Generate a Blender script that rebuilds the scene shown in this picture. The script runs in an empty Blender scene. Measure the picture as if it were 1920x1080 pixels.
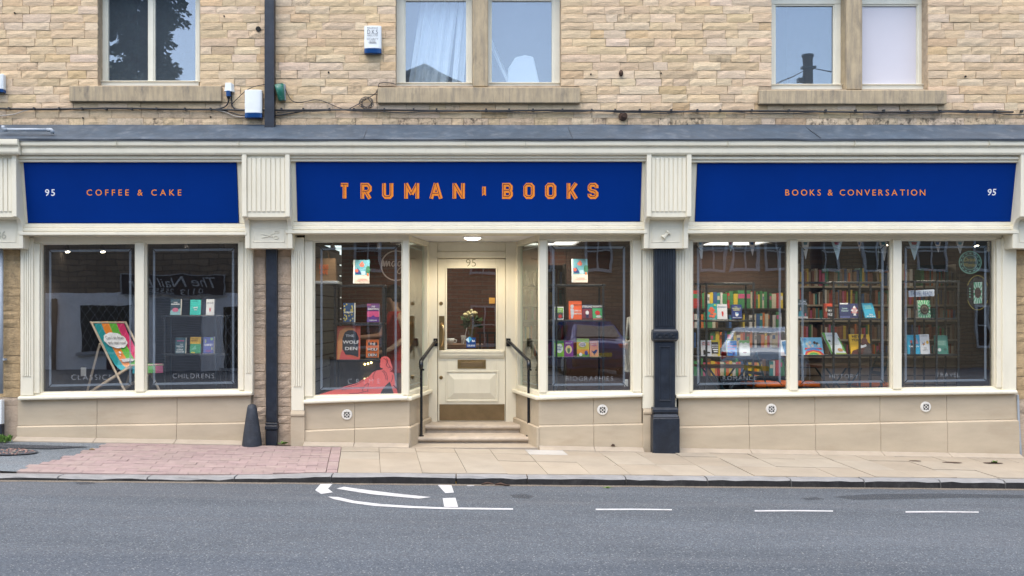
import bpy, math, random
from mathutils import Vector, Matrix
random.seed(7)
R = math.radians
D = bpy.data
sc = bpy.context.scene
COL = sc.collection

# ------------------------------------------------------------------ camera, sky, sun, exposure
EYE = 1.5
cam = D.objects.new('camera', D.cameras.new('camera'))
COL.objects.link(cam)
cam.location = (0, -10, EYE)
cam.rotation_euler = (R(90), 0, 0)
cam.data.sensor_width = 36
cam.data.lens = 36 * 1640 / 1920
cam.data.shift_x = 90 / 1920
cam.data.shift_y = 52 / 1920
cam.data.clip_start = 0.05
cam.data.clip_end = 2000
sc.camera = cam

SUN_EL, SUN_ROT = 70, 215          # overcast: high soft sun behind the photographer
w = D.worlds.new('World'); sc.world = w; w.use_nodes = True
nt = w.node_tree
sky = nt.nodes.new('ShaderNodeTexSky'); sky.sky_type = 'NISHITA'; sky.sun_disc = False
sky.sun_elevation = R(SUN_EL); sky.sun_rotation = R(SUN_ROT)
sky.air_density = 1.0; sky.dust_density = 2.2; sky.ozone_density = .4
bg = nt.nodes['Background']; bg.inputs['Strength'].default_value = 0.15
nt.links.new(sky.outputs[0], bg.inputs[0])

sun = D.objects.new('sun', D.lights.new('sun', 'SUN')); COL.objects.link(sun)
sun.data.energy = 1.5; sun.data.angle = R(80); sun.data.color = (1, .94, .84)
sd = Vector((math.sin(R(SUN_ROT)) * math.cos(R(SUN_EL)), math.cos(R(SUN_ROT)) * math.cos(R(SUN_EL)), math.sin(R(SUN_EL))))
sun.rotation_euler = (-sd).to_track_quat('-Z', 'Y').to_euler()

sc.view_settings.view_transform = 'Standard'; sc.view_settings.look = 'None'
sc.view_settings.gamma = 1; sc.view_settings.use_curve_mapping = False
sc.view_settings.exposure = 1.4
sc.render.engine = 'CYCLES'
sc.cycles.use_denoising = True
sc.cycles.max_bounces = 8; sc.cycles.transparent_max_bounces = 16
sc.cycles.diffuse_bounces = 3; sc.cycles.glossy_bounces = 4
sc.cycles.caustics_reflective = False; sc.cycles.caustics_refractive = False

# ------------------------------------------------------------------ measuring helpers (metres from the photograph's survey)
def X(px, y=0.0): return (px - 870) * (10 + y) / 1640
def Z(py, y=0.0): return EYE + (592 - py) * (10 + y) / 1640
def P(px, py, y=0.0): return Vector((X(px, y), y, Z(py, y)))
def lin(c):
    c = c / 255
    return c / 12.92 if c <= .04045 else ((c + .055) / 1.055) ** 2.4
def S(r, g, b): return (lin(r), lin(g), lin(b))
def sstep(t):
    t = max(0, min(1, t)); return t * t * (3 - 2 * t)

# ------------------------------------------------------------------ mesh builder
class MB:
    def __init__(s): s.v = []; s.f = []; s.m = []; s.c = []
    def add(s, vs, fs, mi=0, col=None):
        o = len(s.v)
        s.v += [tuple(p) for p in vs]
        s.f += [tuple(i + o for i in f) for f in fs]
        s.m += [mi] * len(fs)
        s.c += [col or (1, 1, 1, 0)] * len(vs)
        return s
    def face(s, pts, mi=0, col=None): return s.add(pts, [tuple(range(len(pts)))], mi, col)
    def slab(s, x0, x1, y0, y1, zb, zt, mi=0, col=None):
        if not hasattr(zb, '__len__'): zb = (zb, zb)
        if not hasattr(zt, '__len__'): zt = (zt, zt)
        v = [(x0, y0, zb[0]), (x1, y0, zb[1]), (x1, y1, zb[1]), (x0, y1, zb[0]), (x0, y0, zt[0]), (x1, y0, zt[1]), (x1, y1, zt[1]), (x0, y1, zt[0])]
        return s.hexa(v, mi, col)
    box = slab
    def hexa(s, v, mi=0, col=None):
        return s.add(v, [(3, 2, 1, 0), (4, 5, 6, 7), (0, 1, 5, 4), (1, 2, 6, 5), (2, 3, 7, 6), (3, 0, 4, 7)], mi, col)
    def loft(s, A, B, mi=0, col=None, caps=True):
        n = len(A)
        f = [(i, (i + 1) % n, n + (i + 1) % n, n + i) for i in range(n)]
        if caps: f += [tuple(range(n))[::-1], tuple(range(n, 2 * n))]
        return s.add(list(A) + list(B), f, mi, col)
    def prism(s, poly, y0, y1, mi=0, col=None):                       # polygon in x, z pushed along y
        return s.loft([(a, y0, b) for a, b in poly], [(a, y1, b) for a, b in poly], mi, col)
    def prof(s, poly, x0, x1, mi=0, col=None, dz=0):                  # profile in y, z run along x (dz: rise along the run)
        return s.loft([(x0, a, b) for a, b in poly], [(x1, a, b + dz) for a, b in poly], mi, col)
    def plan(s, poly, z0, z1, mi=0, col=None):                        # polygon in x, y raised along z
        return s.loft([(a, b, z0) for a, b in poly], [(a, b, z1) for a, b in poly], mi, col)
    def cyl(s, p0, p1, r0, r1=None, n=12, mi=0, col=None, caps=True):
        r1 = r0 if r1 is None else r1
        p0 = Vector(p0); p1 = Vector(p1); d = (p1 - p0).normalized()
        a = d.orthogonal().normalized(); b = d.cross(a)
        A = [p0 + (a * math.cos(t) + b * math.sin(t)) * r0 for t in (2 * math.pi * i / n for i in range(n))]
        B = [p1 + (a * math.cos(t) + b * math.sin(t)) * r1 for t in (2 * math.pi * i / n for i in range(n))]
        return s.loft(A, B, mi, col, caps)
    def tube(s, pts, r, n=8, mi=0, col=None):
        pts = [Vector(p) for p in pts]; rings = []; a = None
        for i, p in enumerate(pts):
            d = (pts[min(i + 1, len(pts) - 1)] - pts[max(i - 1, 0)]).normalized()
            a = d.orthogonal().normalized() if a is None else (a - d * a.dot(d)).normalized()
            b = d.cross(a)
            rr = r[i] if hasattr(r, '__len__') else r
            rings.append([p + (a * math.cos(2 * math.pi * k / n) + b * math.sin(2 * math.pi * k / n)) * rr for k in range(n)])
        f = []
        for i in range(len(pts) - 1):
            for k in range(n): f.append((i * n + k, i * n + (k + 1) % n, (i + 1) * n + (k + 1) % n, (i + 1) * n + k))
        f += [tuple(range(n))[::-1], tuple((len(pts) - 1) * n + k for k in range(n))]
        return s.add([v for r_ in rings for v in r_], f, mi, col)
    def lathe(s, prof, c, n=16, mi=0, axis='Z', col=None):
        vs = []
        for r, h in prof:
            for k in range(n):
                t = 2 * math.pi * k / n
                if axis == 'Z': vs.append((c[0] + r * math.cos(t), c[1] + r * math.sin(t), c[2] + h))
                else: vs.append((c[0] + r * math.cos(t), c[1] + h, c[2] + r * math.sin(t)))
        f = []
        for i in range(len(prof) - 1):
            for k in range(n): f.append((i * n + k, i * n + (k + 1) % n, (i + 1) * n + (k + 1) % n, (i + 1) * n + k))
        f += [tuple(range(n))[::-1], tuple((len(prof) - 1) * n + k for k in range(n))]
        return s.add(vs, f, mi, col)
    def ball(s, c, r, n=10, m=6, mi=0, sc_=(1, 1, 1), col=None):
        prof = [(r * math.sin(math.pi * (i + .02) / (m + .04)), -r * math.cos(math.pi * i / m)) for i in range(m + 1)]
        o = len(s.v); s.lathe(prof, (0, 0, 0), n, mi, col=col)
        for i in range(o, len(s.v)):
            v = s.v[i]; s.v[i] = (c[0] + v[0] * sc_[0], c[1] + v[1] * sc_[1], c[2] + v[2] * sc_[2])
        return s
    def ribbon(s, pts, wd, y0, y1, closed=False, mi=0, col=None, to=None):   # mitred flat stroke in x, z with thickness y0..y1
        n = len(pts); L = []; Rr = []
        for i in range(n):
            p = Vector(pts[i])
            a = Vector(pts[i - 1]) if (i > 0 or closed) else None
            b = Vector(pts[(i + 1) % n]) if (i < n - 1 or closed) else None
            d1 = (p - a).normalized() if a is not None else None
            d2 = (b - p).normalized() if b is not None else None
            d1 = d1 or d2; d2 = d2 or d1
            n1 = Vector((-d1.y, d1.x)); n2 = Vector((-d2.y, d2.x))
            m = (n1 + n2); m = m.normalized() if m.length > 1e-6 else n1
            k = wd / 2 / max(.72, m.dot(n1))
            L.append(p + m * k); Rr.append(p - m * k)
        to = to or (lambda a, b, y: (a, y, b))
        seg = n if closed else n - 1
        vs = []
        for i in range(n): vs += [to(L[i].x, L[i].y, y0), to(Rr[i].x, Rr[i].y, y0), to(L[i].x, L[i].y, y1), to(Rr[i].x, Rr[i].y, y1)]
        f = []
        for i in range(seg):
            a = i * 4; b = ((i + 1) % n) * 4
            f += [(a, a + 1, b + 1, b), (a + 2, b + 2, b + 3, a + 3), (a, b, b + 2, a + 2), (a + 1, a + 3, b + 3, b + 1)]
        if not closed:
            e = (n - 1) * 4
            f += [(0, 2, 3, 1), (e, e + 1, e + 3, e + 2)]
        return s.add(vs, f, mi, col)
    def text(s, body, at, h, y=None, to=None, mi=0, gap=1.0, align='C', bold=0.0, width=None, flip=False, shear=0):
        vs, fs, wd = glyphs(body, gap, bold, shear)
        kx = h if width is None else width / wd
        ox = {'C': -wd * kx / 2, 'L': 0, 'R': -wd * kx}[align]
        to = to or (lambda a, b: (a, y, b))
        sg = -1 if flip else 1
        s.add([to(at[0] + sg * (ox + a * kx), at[1] + b * h) for a, b in vs], fs, mi)
        return s
    def build(s, name, mats, parent=None, smooth=False, bevel=0, local=False, loc=None, kind=None, seg=1):
        me = D.meshes.new(name)
        me.from_pydata(s.v, [], s.f)
        mats = mats if isinstance(mats, (list, tuple)) else [mats]
        for m in mats: me.materials.append(m)
        if len(mats) > 1: me.polygons.foreach_set('material_index', s.m)
        if any(c != (1, 1, 1, 0) for c in s.c):
            at = me.color_attributes.new('tint', 'FLOAT_COLOR', 'POINT')
            at.data.foreach_set('color', [q for c in s.c for q in (c if len(c) == 4 else (*c, 0))])
        if smooth: me.polygons.foreach_set('use_smooth', [True] * len(me.polygons))
        me.update()
        o = D.objects.new(name, me); COL.objects.link(o)
        if bevel:
            b = o.modifiers.new('bevel', 'BEVEL'); b.width = bevel; b.segments = seg; b.limit_method = 'ANGLE'; b.angle_limit = R(40)
        if smooth:
            pass
        if parent is not None:
            o.parent = parent
            if not local: o.matrix_parent_inverse = Matrix.Translation(parent.get('at', (0, 0, 0))).inverted()
        if loc: o.location = loc
        if kind: o['kind'] = kind
        return o

_G = {}
def glyphs(body, gap=1.0, bold=0.0, shear=0):
    k = (body, gap, bold, shear)
    if k not in _G:
        cu = D.curves.new('t', 'FONT'); cu.body = body; cu.size = 1; cu.space_character = gap; cu.offset = bold; cu.resolution_u = 3; cu.shear = shear
        ob = D.objects.new('t', cu)
        me = D.meshes.new_from_object(ob)
        vs = [(v.co.x, v.co.y) for v in me.vertices]; fs = [tuple(p.vertices) for p in me.polygons]
        D.objects.remove(ob); D.curves.remove(cu); D.meshes.remove(me)
        x0 = min(a for a, b in vs); x1 = max(a for a, b in vs)
        cap = _cap()
        _G[k] = ([((a - x0) / cap, b / cap) for a, b in vs], fs, (x1 - x0) / cap)
    return _G[k]
_C = []
def _cap():
    if not _C:
        cu = D.curves.new('t', 'FONT'); cu.body = 'H'; cu.size = 1
        ob = D.objects.new('t', cu); me = D.meshes.new_from_object(ob)
        _C.append(max(v.co.y for v in me.vertices)); D.objects.remove(ob); D.curves.remove(cu); D.meshes.remove(me)
    return _C[0]

def tag(o, label, cat, group=None):
    o['label'] = label; o['category'] = cat
    if group: o['group'] = group
    return o
def thing(name, label, cat, at=(0, 0, 0), group=None):
    o = D.objects.new(name, None); COL.objects.link(o); o.location = at; o['at'] = tuple(at); o.empty_display_size = .1
    return tag(o, label, cat, group)
def dup(root, loc, rz, label):
    def cp(o, par):
        c = o.copy(); COL.objects.link(c)
        if par: c.parent = par
        for ch in o.children: cp(ch, c)
        return c
    c = cp(root, None); c.location = loc; c.rotation_euler = (0, 0, rz); c['label'] = label
    return c
def ordinal(n):
    return ['first', 'second', 'third', 'fourth', 'fifth', 'sixth', 'seventh', 'eighth', 'ninth', 'tenth', 'eleventh', 'twelfth', 'thirteenth', 'fourteenth', 'fifteenth',
            'sixteenth', 'seventeenth', 'eighteenth', 'nineteenth', 'twentieth', 'twenty-first', 'twenty-second', 'twenty-third', 'twenty-fourth', 'twenty-fifth',
            'twenty-sixth', 'twenty-seventh', 'twenty-eighth', 'twenty-ninth', 'thirtieth', 'thirty-first', 'thirty-second', 'thirty-third', 'thirty-fourth'][n]

# ------------------------------------------------------------------ materials
def nodes(name):
    m = D.materials.new(name); m.use_nodes = True
    t = m.node_tree; b = t.nodes['Principled BSDF']
    return m, t, b
def N(t, kind, **kw):
    n = t.nodes.new(kind)
    for k, v in kw.items():
        if k in n.inputs: n.inputs[k].default_value = v
        else: setattr(n, k, v)
    return n
def mixc(t, fac, a, b, mode='MIX'):
    n = t.nodes.new('ShaderNodeMix'); n.data_type = 'RGBA'; n.blend_type = mode
    for sock, val in ((n.inputs['Factor'], fac), (n.inputs[6], a), (n.inputs[7], b)):
        if hasattr(val, 'is_linked'): t.links.new(val, sock)
        else: sock.default_value = val if not hasattr(val, '__len__') or len(val) == 4 else (*val, 1)
    return n.outputs[2]
def pos(t, scale=(1, 1, 1)):
    g = t.nodes.new('ShaderNodeNewGeometry'); mp = t.nodes.new('ShaderNodeMapping'); mp.inputs['Scale'].default_value = scale
    t.links.new(g.outputs['Position'], mp.inputs['Vector']); return mp.outputs[0]
def noise(t, vec, scale, detail=5, rough=.6):
    n = N(t, 'ShaderNodeTexNoise', Scale=scale, Detail=detail, Roughness=rough); t.links.new(vec, n.inputs['Vector']); return n.outputs['Fac']
def ramp(t, fac, a, b, lo, hi):
    n = N(t, 'ShaderNodeMapRange'); n.inputs['From Min'].default_value = a; n.inputs['From Max'].default_value = b
    n.inputs['To Min'].default_value = lo; n.inputs['To Max'].default_value = hi; t.links.new(fac, n.inputs['Value']); return n.outputs[0]
def bump(t, b, h, strength, dist=.01):
    n = N(t, 'ShaderNodeBump', Strength=strength, Distance=dist); t.links.new(h, n.inputs['Height']); t.links.new(n.outputs[0], b.inputs['Normal'])
def mat(name, col, rough=.55, metal=0., var=.08, vs=6, bmp=0., bs=60, st=(1, 1, 1), tint=False, spec=.5, dirt=0., dirtcol=(.1, .08, .06), ds=2.5, spots=0.):
    m, t, b = nodes(name)
    p = pos(t, st)
    f = ramp(t, noise(t, p, vs), .3, .7, 1 - var, 1 + var)
    if tint:
        a = N(t, 'ShaderNodeAttribute', attribute_name='tint'); base = a.outputs['Color']
        c = mixc(t, 1., base, (0, 0, 0, 1), 'MULTIPLY'); 
        src = base
    else: src = (*col, 1)
    comb = N(t, 'ShaderNodeCombineColor'); [t.links.new(f, comb.inputs[i]) for i in range(3)]
    c = mixc(t, 1., src, comb.outputs[0], 'MULTIPLY')
    if dirt:
        dfac = ramp(t, noise(t, pos(t, st), ds, 8, .7), .52, .75, 0, dirt)
        c = mixc(t, dfac, c, (*dirtcol, 1))
    if spots:                                                         # gum, splashes, small dark marks
        v = N(t, 'ShaderNodeTexVoronoi', Scale=3.1); t.links.new(pos(t), v.inputs['Vector'])
        sc2 = N(t, 'ShaderNodeSeparateColor'); t.links.new(v.outputs['Color'], sc2.inputs[0])
        rr_ = ramp(t, sc2.outputs[0], .3, 1, 0, .055); su = N(t, 'ShaderNodeMath', operation='SUBTRACT'); t.links.new(rr_, su.inputs[0]); t.links.new(v.outputs['Distance'], su.inputs[1])
        c = mixc(t, ramp(t, su.outputs[0], 0, .012, 0, spots), c, (.07, .06, .055, 1))
    t.links.new(c, b.inputs['Base Color'])
    b.inputs['Roughness'].default_value = rough; b.inputs['Metallic'].default_value = metal; b.inputs['Specular IOR Level'].default_value = spec
    if bmp: bump(t, b, noise(t, pos(t, st), bs, 6, .65), bmp)
    return m
def stone_mat(name, var=.14, bmp=.5):
    m, t, b = nodes(name)
    a = N(t, 'ShaderNodeAttribute', attribute_name='tint')
    n1 = noise(t, pos(t, (1, 1, 4.5)), 8, 9, .7); n2 = noise(t, pos(t, (1, 1, 2.2)), 40, 7, .75)
    f1 = ramp(t, n1, .3, .7, 1 - var, 1 + var * .8); f2 = ramp(t, n2, .3, .7, .86, 1.12)
    mu = N(t, 'ShaderNodeMath', operation='MULTIPLY'); t.links.new(f1, mu.inputs[0]); t.links.new(f2, mu.inputs[1])
    comb = N(t, 'ShaderNodeCombineColor'); [t.links.new(mu.outputs[0], comb.inputs[i]) for i in range(3)]
    c = mixc(t, 1., a.outputs['Color'], comb.outputs[0], 'MULTIPLY')
    sp = ramp(t, noise(t, pos(t, (1, 1, .8)), 16, 8, .75), .48, .62, 0, 1)
    mm = N(t, 'ShaderNodeMath', operation='MULTIPLY'); t.links.new(sp, mm.inputs[0]); t.links.new(a.outputs['Alpha'], mm.inputs[1])
    c = mixc(t, mm.outputs[0], c, (.03, .027, .025, 1))
    t.links.new(c, b.inputs['Base Color']); b.inputs['Roughness'].default_value = .93; b.inputs['Specular IOR Level'].default_value = .2
    h = N(t, 'ShaderNodeMath', operation='ADD'); t.links.new(n1, h.inputs[0]); t.links.new(n2, h.inputs[1])
    bump(t, b, h.outputs[0], bmp, .02)
    return m
def glass_mat(name, k, tint=(.985, .99, .985), wav=.02, ws=1.6, haze=0.):
    m = D.materials.new(name); m.use_nodes = True; t = m.node_tree; t.nodes.remove(t.nodes['Principled BSDF'])
    out = t.nodes['Material Output']
    ge = t.nodes.new('ShaderNodeNewGeometry'); dt = N(t, 'ShaderNodeVectorMath', operation='DOT_PRODUCT')      # two-sided Schlick term for a thin sheet
    t.links.new(ge.outputs['Incoming'], dt.inputs[0]); t.links.new(ge.outputs['Normal'], dt.inputs[1])
    ab = N(t, 'ShaderNodeMath', operation='ABSOLUTE'); t.links.new(dt.outputs['Value'], ab.inputs[0])
    om = N(t, 'ShaderNodeMath', operation='SUBTRACT', use_clamp=True); om.inputs[0].default_value = 1; t.links.new(ab.outputs[0], om.inputs[1])
    pw = N(t, 'ShaderNodeMath', operation='POWER'); pw.inputs[1].default_value = 5; t.links.new(om.outputs[0], pw.inputs[0])
    mu = N(t, 'ShaderNodeMath', operation='MULTIPLY_ADD', use_clamp=True); mu.inputs[1].default_value = .9; mu.inputs[2].default_value = .042 * k; t.links.new(pw.outputs[0], mu.inputs[0])
    df = N(t, 'ShaderNodeBsdfDiffuse'); df.inputs['Color'].default_value = (.62, .74, .85, 1)
    tr = N(t, 'ShaderNodeBsdfTransparent'); tr.inputs['Color'].default_value = (*tint, 1)
    gl = N(t, 'ShaderNodeBsdfGlossy', Roughness=0.0); gl.inputs['Color'].default_value = (1, 1, 1, 1)
    bp = N(t, 'ShaderNodeBump', Strength=wav, Distance=.05); t.links.new(noise(t, pos(t), ws, 2), bp.inputs['Height'])
    t.links.new(bp.outputs[0], gl.inputs['Normal'])
    mx = N(t, 'ShaderNodeMixShader'); t.links.new(mu.outputs[0], mx.inputs[0]); t.links.new(tr.outputs[0], mx.inputs[1]); t.links.new(gl.outputs[0], mx.inputs[2])
    dm = N(t, 'ShaderNodeMixShader'); dm.inputs[0].default_value = haze; t.links.new(mx.outputs[0], dm.inputs[1]); t.links.new(df.outputs[0], dm.inputs[2])   # pale blue haze mixed into the colour to lighten dark panes
    t.links.new(dm.outputs[0] if haze else mx.outputs[0], out.inputs[0]); return m
def film_mat(name, col, alpha):
    m, t, b = nodes(name)
    b.inputs['Base Color'].default_value = (*col, 1); b.inputs['Alpha'].default_value = alpha; b.inputs['Roughness'].default_value = .6
    return m
def lamp_mat(name, col, st):
    m, t, b = nodes(name)
    b.inputs['Base Color'].default_value = (.9, .9, .9, 1); b.inputs['Emission Color'].default_value = (*col, 1); b.inputs['Emission Strength'].default_value = st
    return m
def asphalt_mat(name, base):
    m, t, b = nodes(name)
    v = N(t, 'ShaderNodeTexVoronoi', Scale=125); t.links.new(pos(t), v.inputs['Vector'])
    sep = N(t, 'ShaderNodeSeparateColor'); t.links.new(v.outputs['Color'], sep.inputs[0])
    sp = ramp(t, sep.outputs[0], 0, 1, .62, 1.34)
    lt = ramp(t, sep.outputs[1], .955, .97, 0, .55)
    big = ramp(t, noise(t, pos(t, (.25, 1.1, 1)), 1.1, 7, .65), .3, .7, .78, 1.18)
    fine = ramp(t, noise(t, pos(t), 260, 3), .3, .7, .75, 1.25)
    tr = ramp(t, noise(t, pos(t, (.05, 2.2, 1)), 1.3, 5), .5, .68, 0, .5)
    mu = N(t, 'ShaderNodeMath', operation='MULTIPLY'); t.links.new(sp, mu.inputs[0]); t.links.new(big, mu.inputs[1])
    m2 = N(t, 'ShaderNodeMath', operation='MULTIPLY'); t.links.new(mu.outputs[0], m2.inputs[0]); t.links.new(fine, m2.inputs[1])
    comb = N(t, 'ShaderNodeCombineColor'); [t.links.new(m2.outputs[0], comb.inputs[i]) for i in range(3)]
    c = mixc(t, 1., (*base, 1), comb.outputs[0], 'MULTIPLY')
    c = mixc(t, tr, c, (base[0] * 1.35, base[1] * 1.2, base[2] * 1.12, 1))
    oil = ramp(t, noise(t, pos(t, (.5, 1.3, 1)), .9, 7, .7), .60, .74, 0, .4)
    c = mixc(t, oil, c, (base[0] * .5, base[1] * .48, base[2] * .5, 1))
    gp = t.nodes.new('ShaderNodeNewGeometry'); sx = N(t, 'ShaderNodeSeparateXYZ'); t.links.new(gp.outputs['Position'], sx.inputs[0])
    lane = ramp(t, sx.outputs[1], -4.38, -4.22, .22, 0)                 # older, darker surfacing beyond the joint along the lane
    c = mixc(t, lane, c, (base[0] * .45, base[1] * .5, base[2] * .6, 1))
    c = mixc(t, lt, c, (.32, .32, .31, 1))
    t.links.new(c, b.inputs['Base Color']); b.inputs['Roughness'].default_value = .9; b.inputs['Specular IOR Level'].default_value = .25
    h = N(t, 'ShaderNodeMath', operation='ADD'); t.links.new(fine, h.inputs[0]); t.links.new(v.outputs['Distance'], h.inputs[1])
    bump(t, b, h.outputs[0], .5, .006)
    return m
def sill_mat(name, col):
    m, t, b = nodes(name)
    st = ramp(t, noise(t, pos(t, (1, 1, .10)), 20, 7, .75), .44, .68, 0, .72)
    n1 = ramp(t, noise(t, pos(t), 7, 7), .3, .7, .86, 1.12)
    comb = N(t, 'ShaderNodeCombineColor'); [t.links.new(n1, comb.inputs[i]) for i in range(3)]
    c = mixc(t, 1., (*col, 1), comb.outputs[0], 'MULTIPLY')
    c = mixc(t, st, c, (.17, .15, .125, 1))
    bl = ramp(t, noise(t, pos(t, (1, 1, .4)), 5, 8, .75), .54, .72, 0, .75)
    c = mixc(t, bl, c, (.10, .09, .08, 1))
    t.links.new(c, b.inputs['Base Color']); b.inputs['Roughness'].default_value = .9
    bump(t, b, noise(t, pos(t), 90, 6), .35, .004)
    return m
def wood_brick_mat(name, a, b_, mortar, s=1., bw=.22, rh=.075, ms=.007):
    m, t, b = nodes(name)
    br = N(t, 'ShaderNodeTexBrick', Scale=s); br.inputs['Color1'].default_value = (*a, 1); br.inputs['Color2'].default_value = (*b_, 1); br.inputs['Mortar'].default_value = (*mortar, 1)
    br.inputs['Brick Width'].default_value = bw; br.inputs['Row Height'].default_value = rh; br.inputs['Mortar Size'].default_value = ms
    g = t.nodes.new('ShaderNodeNewGeometry'); sx = N(t, 'ShaderNodeSeparateXYZ'); t.links.new(g.outputs['Position'], sx.inputs[0])
    ad = N(t, 'ShaderNodeMath', operation='ADD'); t.links.new(sx.outputs[0], ad.inputs[0]); t.links.new(sx.outputs[1], ad.inputs[1])
    cx = N(t, 'ShaderNodeCombineXYZ'); t.links.new(ad.outputs[0], cx.inputs[0]); t.links.new(sx.outputs[2], cx.inputs[1])
    t.links.new(cx.outputs[0], br.inputs['Vector']); t.links.new(br.outputs['Color'], b.inputs['Base Color']); b.inputs['Roughness'].default_value = .9
    bump(t, b, br.outputs['Fac'], -.5, .01)
    return m

M = {}
M['stone'] = stone_mat('split stone')
M['mortar'] = mat('mortar', (.40, .31, .21), .95, var=.25, vs=14, bmp=.4)
M['sill'] = sill_mat('weathered sill stone', (.43, .34, .215))
M['cream'] = mat('cream paint', (.745, .69, .54), .45, var=.04, vs=5, bmp=.10, bs=45, st=(1, 1, .3), dirt=.30, dirtcol=(.52, .46, .33), ds=7)
M['creamjoint'] = mat('cream paint groove', (.50, .47, .36), .5, var=.05)
M['lead'] = mat('grey painted lead', (.039, .061, .088), .5, var=.22, vs=5, bmp=.5, bs=11, dirt=.3, dirtcol=(.3, .32, .34), ds=7)
M['leadedge'] = mat('dark lead edge', (.045, .055, .07), .5, var=.2)
M['blue'] = mat('blue sign paint', (.0003, .026, .185), .5, var=.05, vs=2, spec=.06)
M['orange'] = mat('orange letters', (.92, .27, .02), .45, var=.03)
M['darkred'] = mat('dark red inline', (.10, .012, .05), .5, var=.03)
M['white'] = mat('white letters', (.8, .8, .8), .45, var=.03)
M['whiteplastic'] = mat('white plastic', (.72, .75, .74), .35, var=.04, dirt=.2, dirtcol=(.45, .45, .4))
M['blueplastic'] = mat('blue plastic', (.006, .055, .19), .25, var=.05)
M['greenmetal'] = mat('green enamel', (.01, .13, .085), .35, var=.2, vs=30, dirt=.5, dirtcol=(.55, .55, .5), ds=18)
M['navy'] = mat('navy iron paint', (.012, .017, .027), .38, var=.3, vs=9, bmp=.3, bs=40, dirt=.28, dirtcol=(.06, .07, .085), ds=8)
M['pipegrey'] = mat('grey pipe', (.32, .36, .40), .4, var=.1)
M['cable'] = mat('black cable', (.02, .021, .023), .5)
M['cablepale'] = mat('pale cable', (.45, .40, .34), .6)
M['rust'] = mat('rusty iron', (.06, .032, .02), .85, var=.5, vs=30, bmp=.5)
M['render'] = mat('smooth sandstone', (.46, .38, .27), .85, var=.10, vs=3.4, bmp=.2, bs=110, st=(.45, 1, 1.5), dirt=.42, dirtcol=(.34, .25, .16), ds=3.0, spots=.35)
M['step'] = mat('worn step stone', (.44, .37, .29), .8, var=.12, vs=8, bmp=.2, bs=80, dirt=.35, dirtcol=(.22, .18, .14), ds=6)
M['flag'] = mat('buff flagstone', (.60, .50, .40), .88, tint=True, var=.09, vs=3, bmp=.2, bs=90, dirt=.30, dirtcol=(.22, .185, .155), ds=4, spots=.55)
M['paver'] = mat('pink brick paver', (.5, .3, .27), .9, tint=True, var=.12, vs=10, bmp=.3, bs=120, dirt=.25, dirtcol=(.2, .165, .155), ds=5, spots=.4)
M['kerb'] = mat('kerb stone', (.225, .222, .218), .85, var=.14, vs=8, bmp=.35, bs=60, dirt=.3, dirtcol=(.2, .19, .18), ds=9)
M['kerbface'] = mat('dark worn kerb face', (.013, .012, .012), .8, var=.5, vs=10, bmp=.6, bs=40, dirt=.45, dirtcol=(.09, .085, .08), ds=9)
M['asphalt'] = asphalt_mat('asphalt', (.088, .100, .114))
M['asphalt2'] = asphalt_mat('patched asphalt', (.15, .17, .185))
M['grit'] = mat('gutter grit', (.16, .135, .105), .95, var=.5, vs=70, bmp=.6, bs=120)
M['roadpaint'] = mat('road paint', (.47, .47, .47), .7, var=.1, vs=25, dirt=.75, dirtcol=(.13, .14, .155), ds=14)
M['brass'] = mat('old brass', (.40, .28, .13), .33, metal=1, var=.2, vs=12)
M['kick'] = mat('brass kick plate', (.27, .19, .10), .42, metal=.85, var=.16, vs=5)
M['blackgloss'] = mat('black gloss iron', (.012, .013, .016), .22, var=.1)
M['ironhole'] = mat('dark hole', (.012, .011, .01), .9)
M['glass'] = glass_mat('shop glass', 2.9)
M['glassup'] = glass_mat('upper window glass', 4.2, tint=(.88, .93, .96), wav=.035, ws=1.1, haze=.05)
M['film'] = film_mat('pale blue glass film', (.42, .50, .60), .42)
M['filmdark'] = film_mat('dark film mitre', (.03, .035, .045), .8)
M['vinyl'] = film_mat('etched lettering', (.62, .66, .70), .33)
M['glassplay'] = glass_mat('porch side glass', .9, tint=(.88, .93, .90))
M['green'] = mat('weed leaves', (.10, .19, .03), .7, var=.3, vs=30)

# ------------------------------------------------------------------ ground: falls gently to the right, kerb dropped at the left
def yk(x): return -1.56 + .046 * max(-7, min(8, x))
def drop(x): return .036 * sstep((-1.0 - x) / 1.6)
def zp(x, y):
    k = max(0, min(1.15, y / yk(x)))
    return -.0172 * max(-40, min(40, x)) - .05 * k - drop(x) * k * k
def zr(x, y): return -.0172 * max(-40, min(40, x)) - .133 + .012 * min(3, max(0, -y - 1.5))
def G(px, py, off=.0, zf=zr):
    d = 9.
    for _ in range(30):
        x = (px - 870) * d / 1640; y = d - 10
        d = (EYE - zf(x, y) - off) * 1640 / (py - 592)
    x = (px - 870) * d / 1640; return (x, d - 10, zf(x, d - 10) + off)
def structure(o): o['kind'] = 'structure'; return o

xs = [-300, -120, -40, -14] + [-12 + .5 * i for i in range(49)] + [14, 40, 120, 300]
ys = [2, -.6, -1.2, -1.4, -1.6, -1.8, -2, -2.4, -3, -4, -5.5, -7, -9, -11, -14, -20, -40, -120, -300]
b = MB(); nx = len(xs)
b.v = [(x, y, zr(x, y) - (0 if y < -1.15 else .12)) for y in ys for x in xs]
b.f = [(j * nx + i + nx, j * nx + i + nx + 1, j * nx + i + 1, j * nx + i) for j in range(len(ys) - 1) for i in range(nx - 1)]
b.m = [0] * len(b.f); b.c = [(1, 1, 1, 0)] * len(b.v)
road = structure(b.build('road', M['asphalt']))

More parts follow.
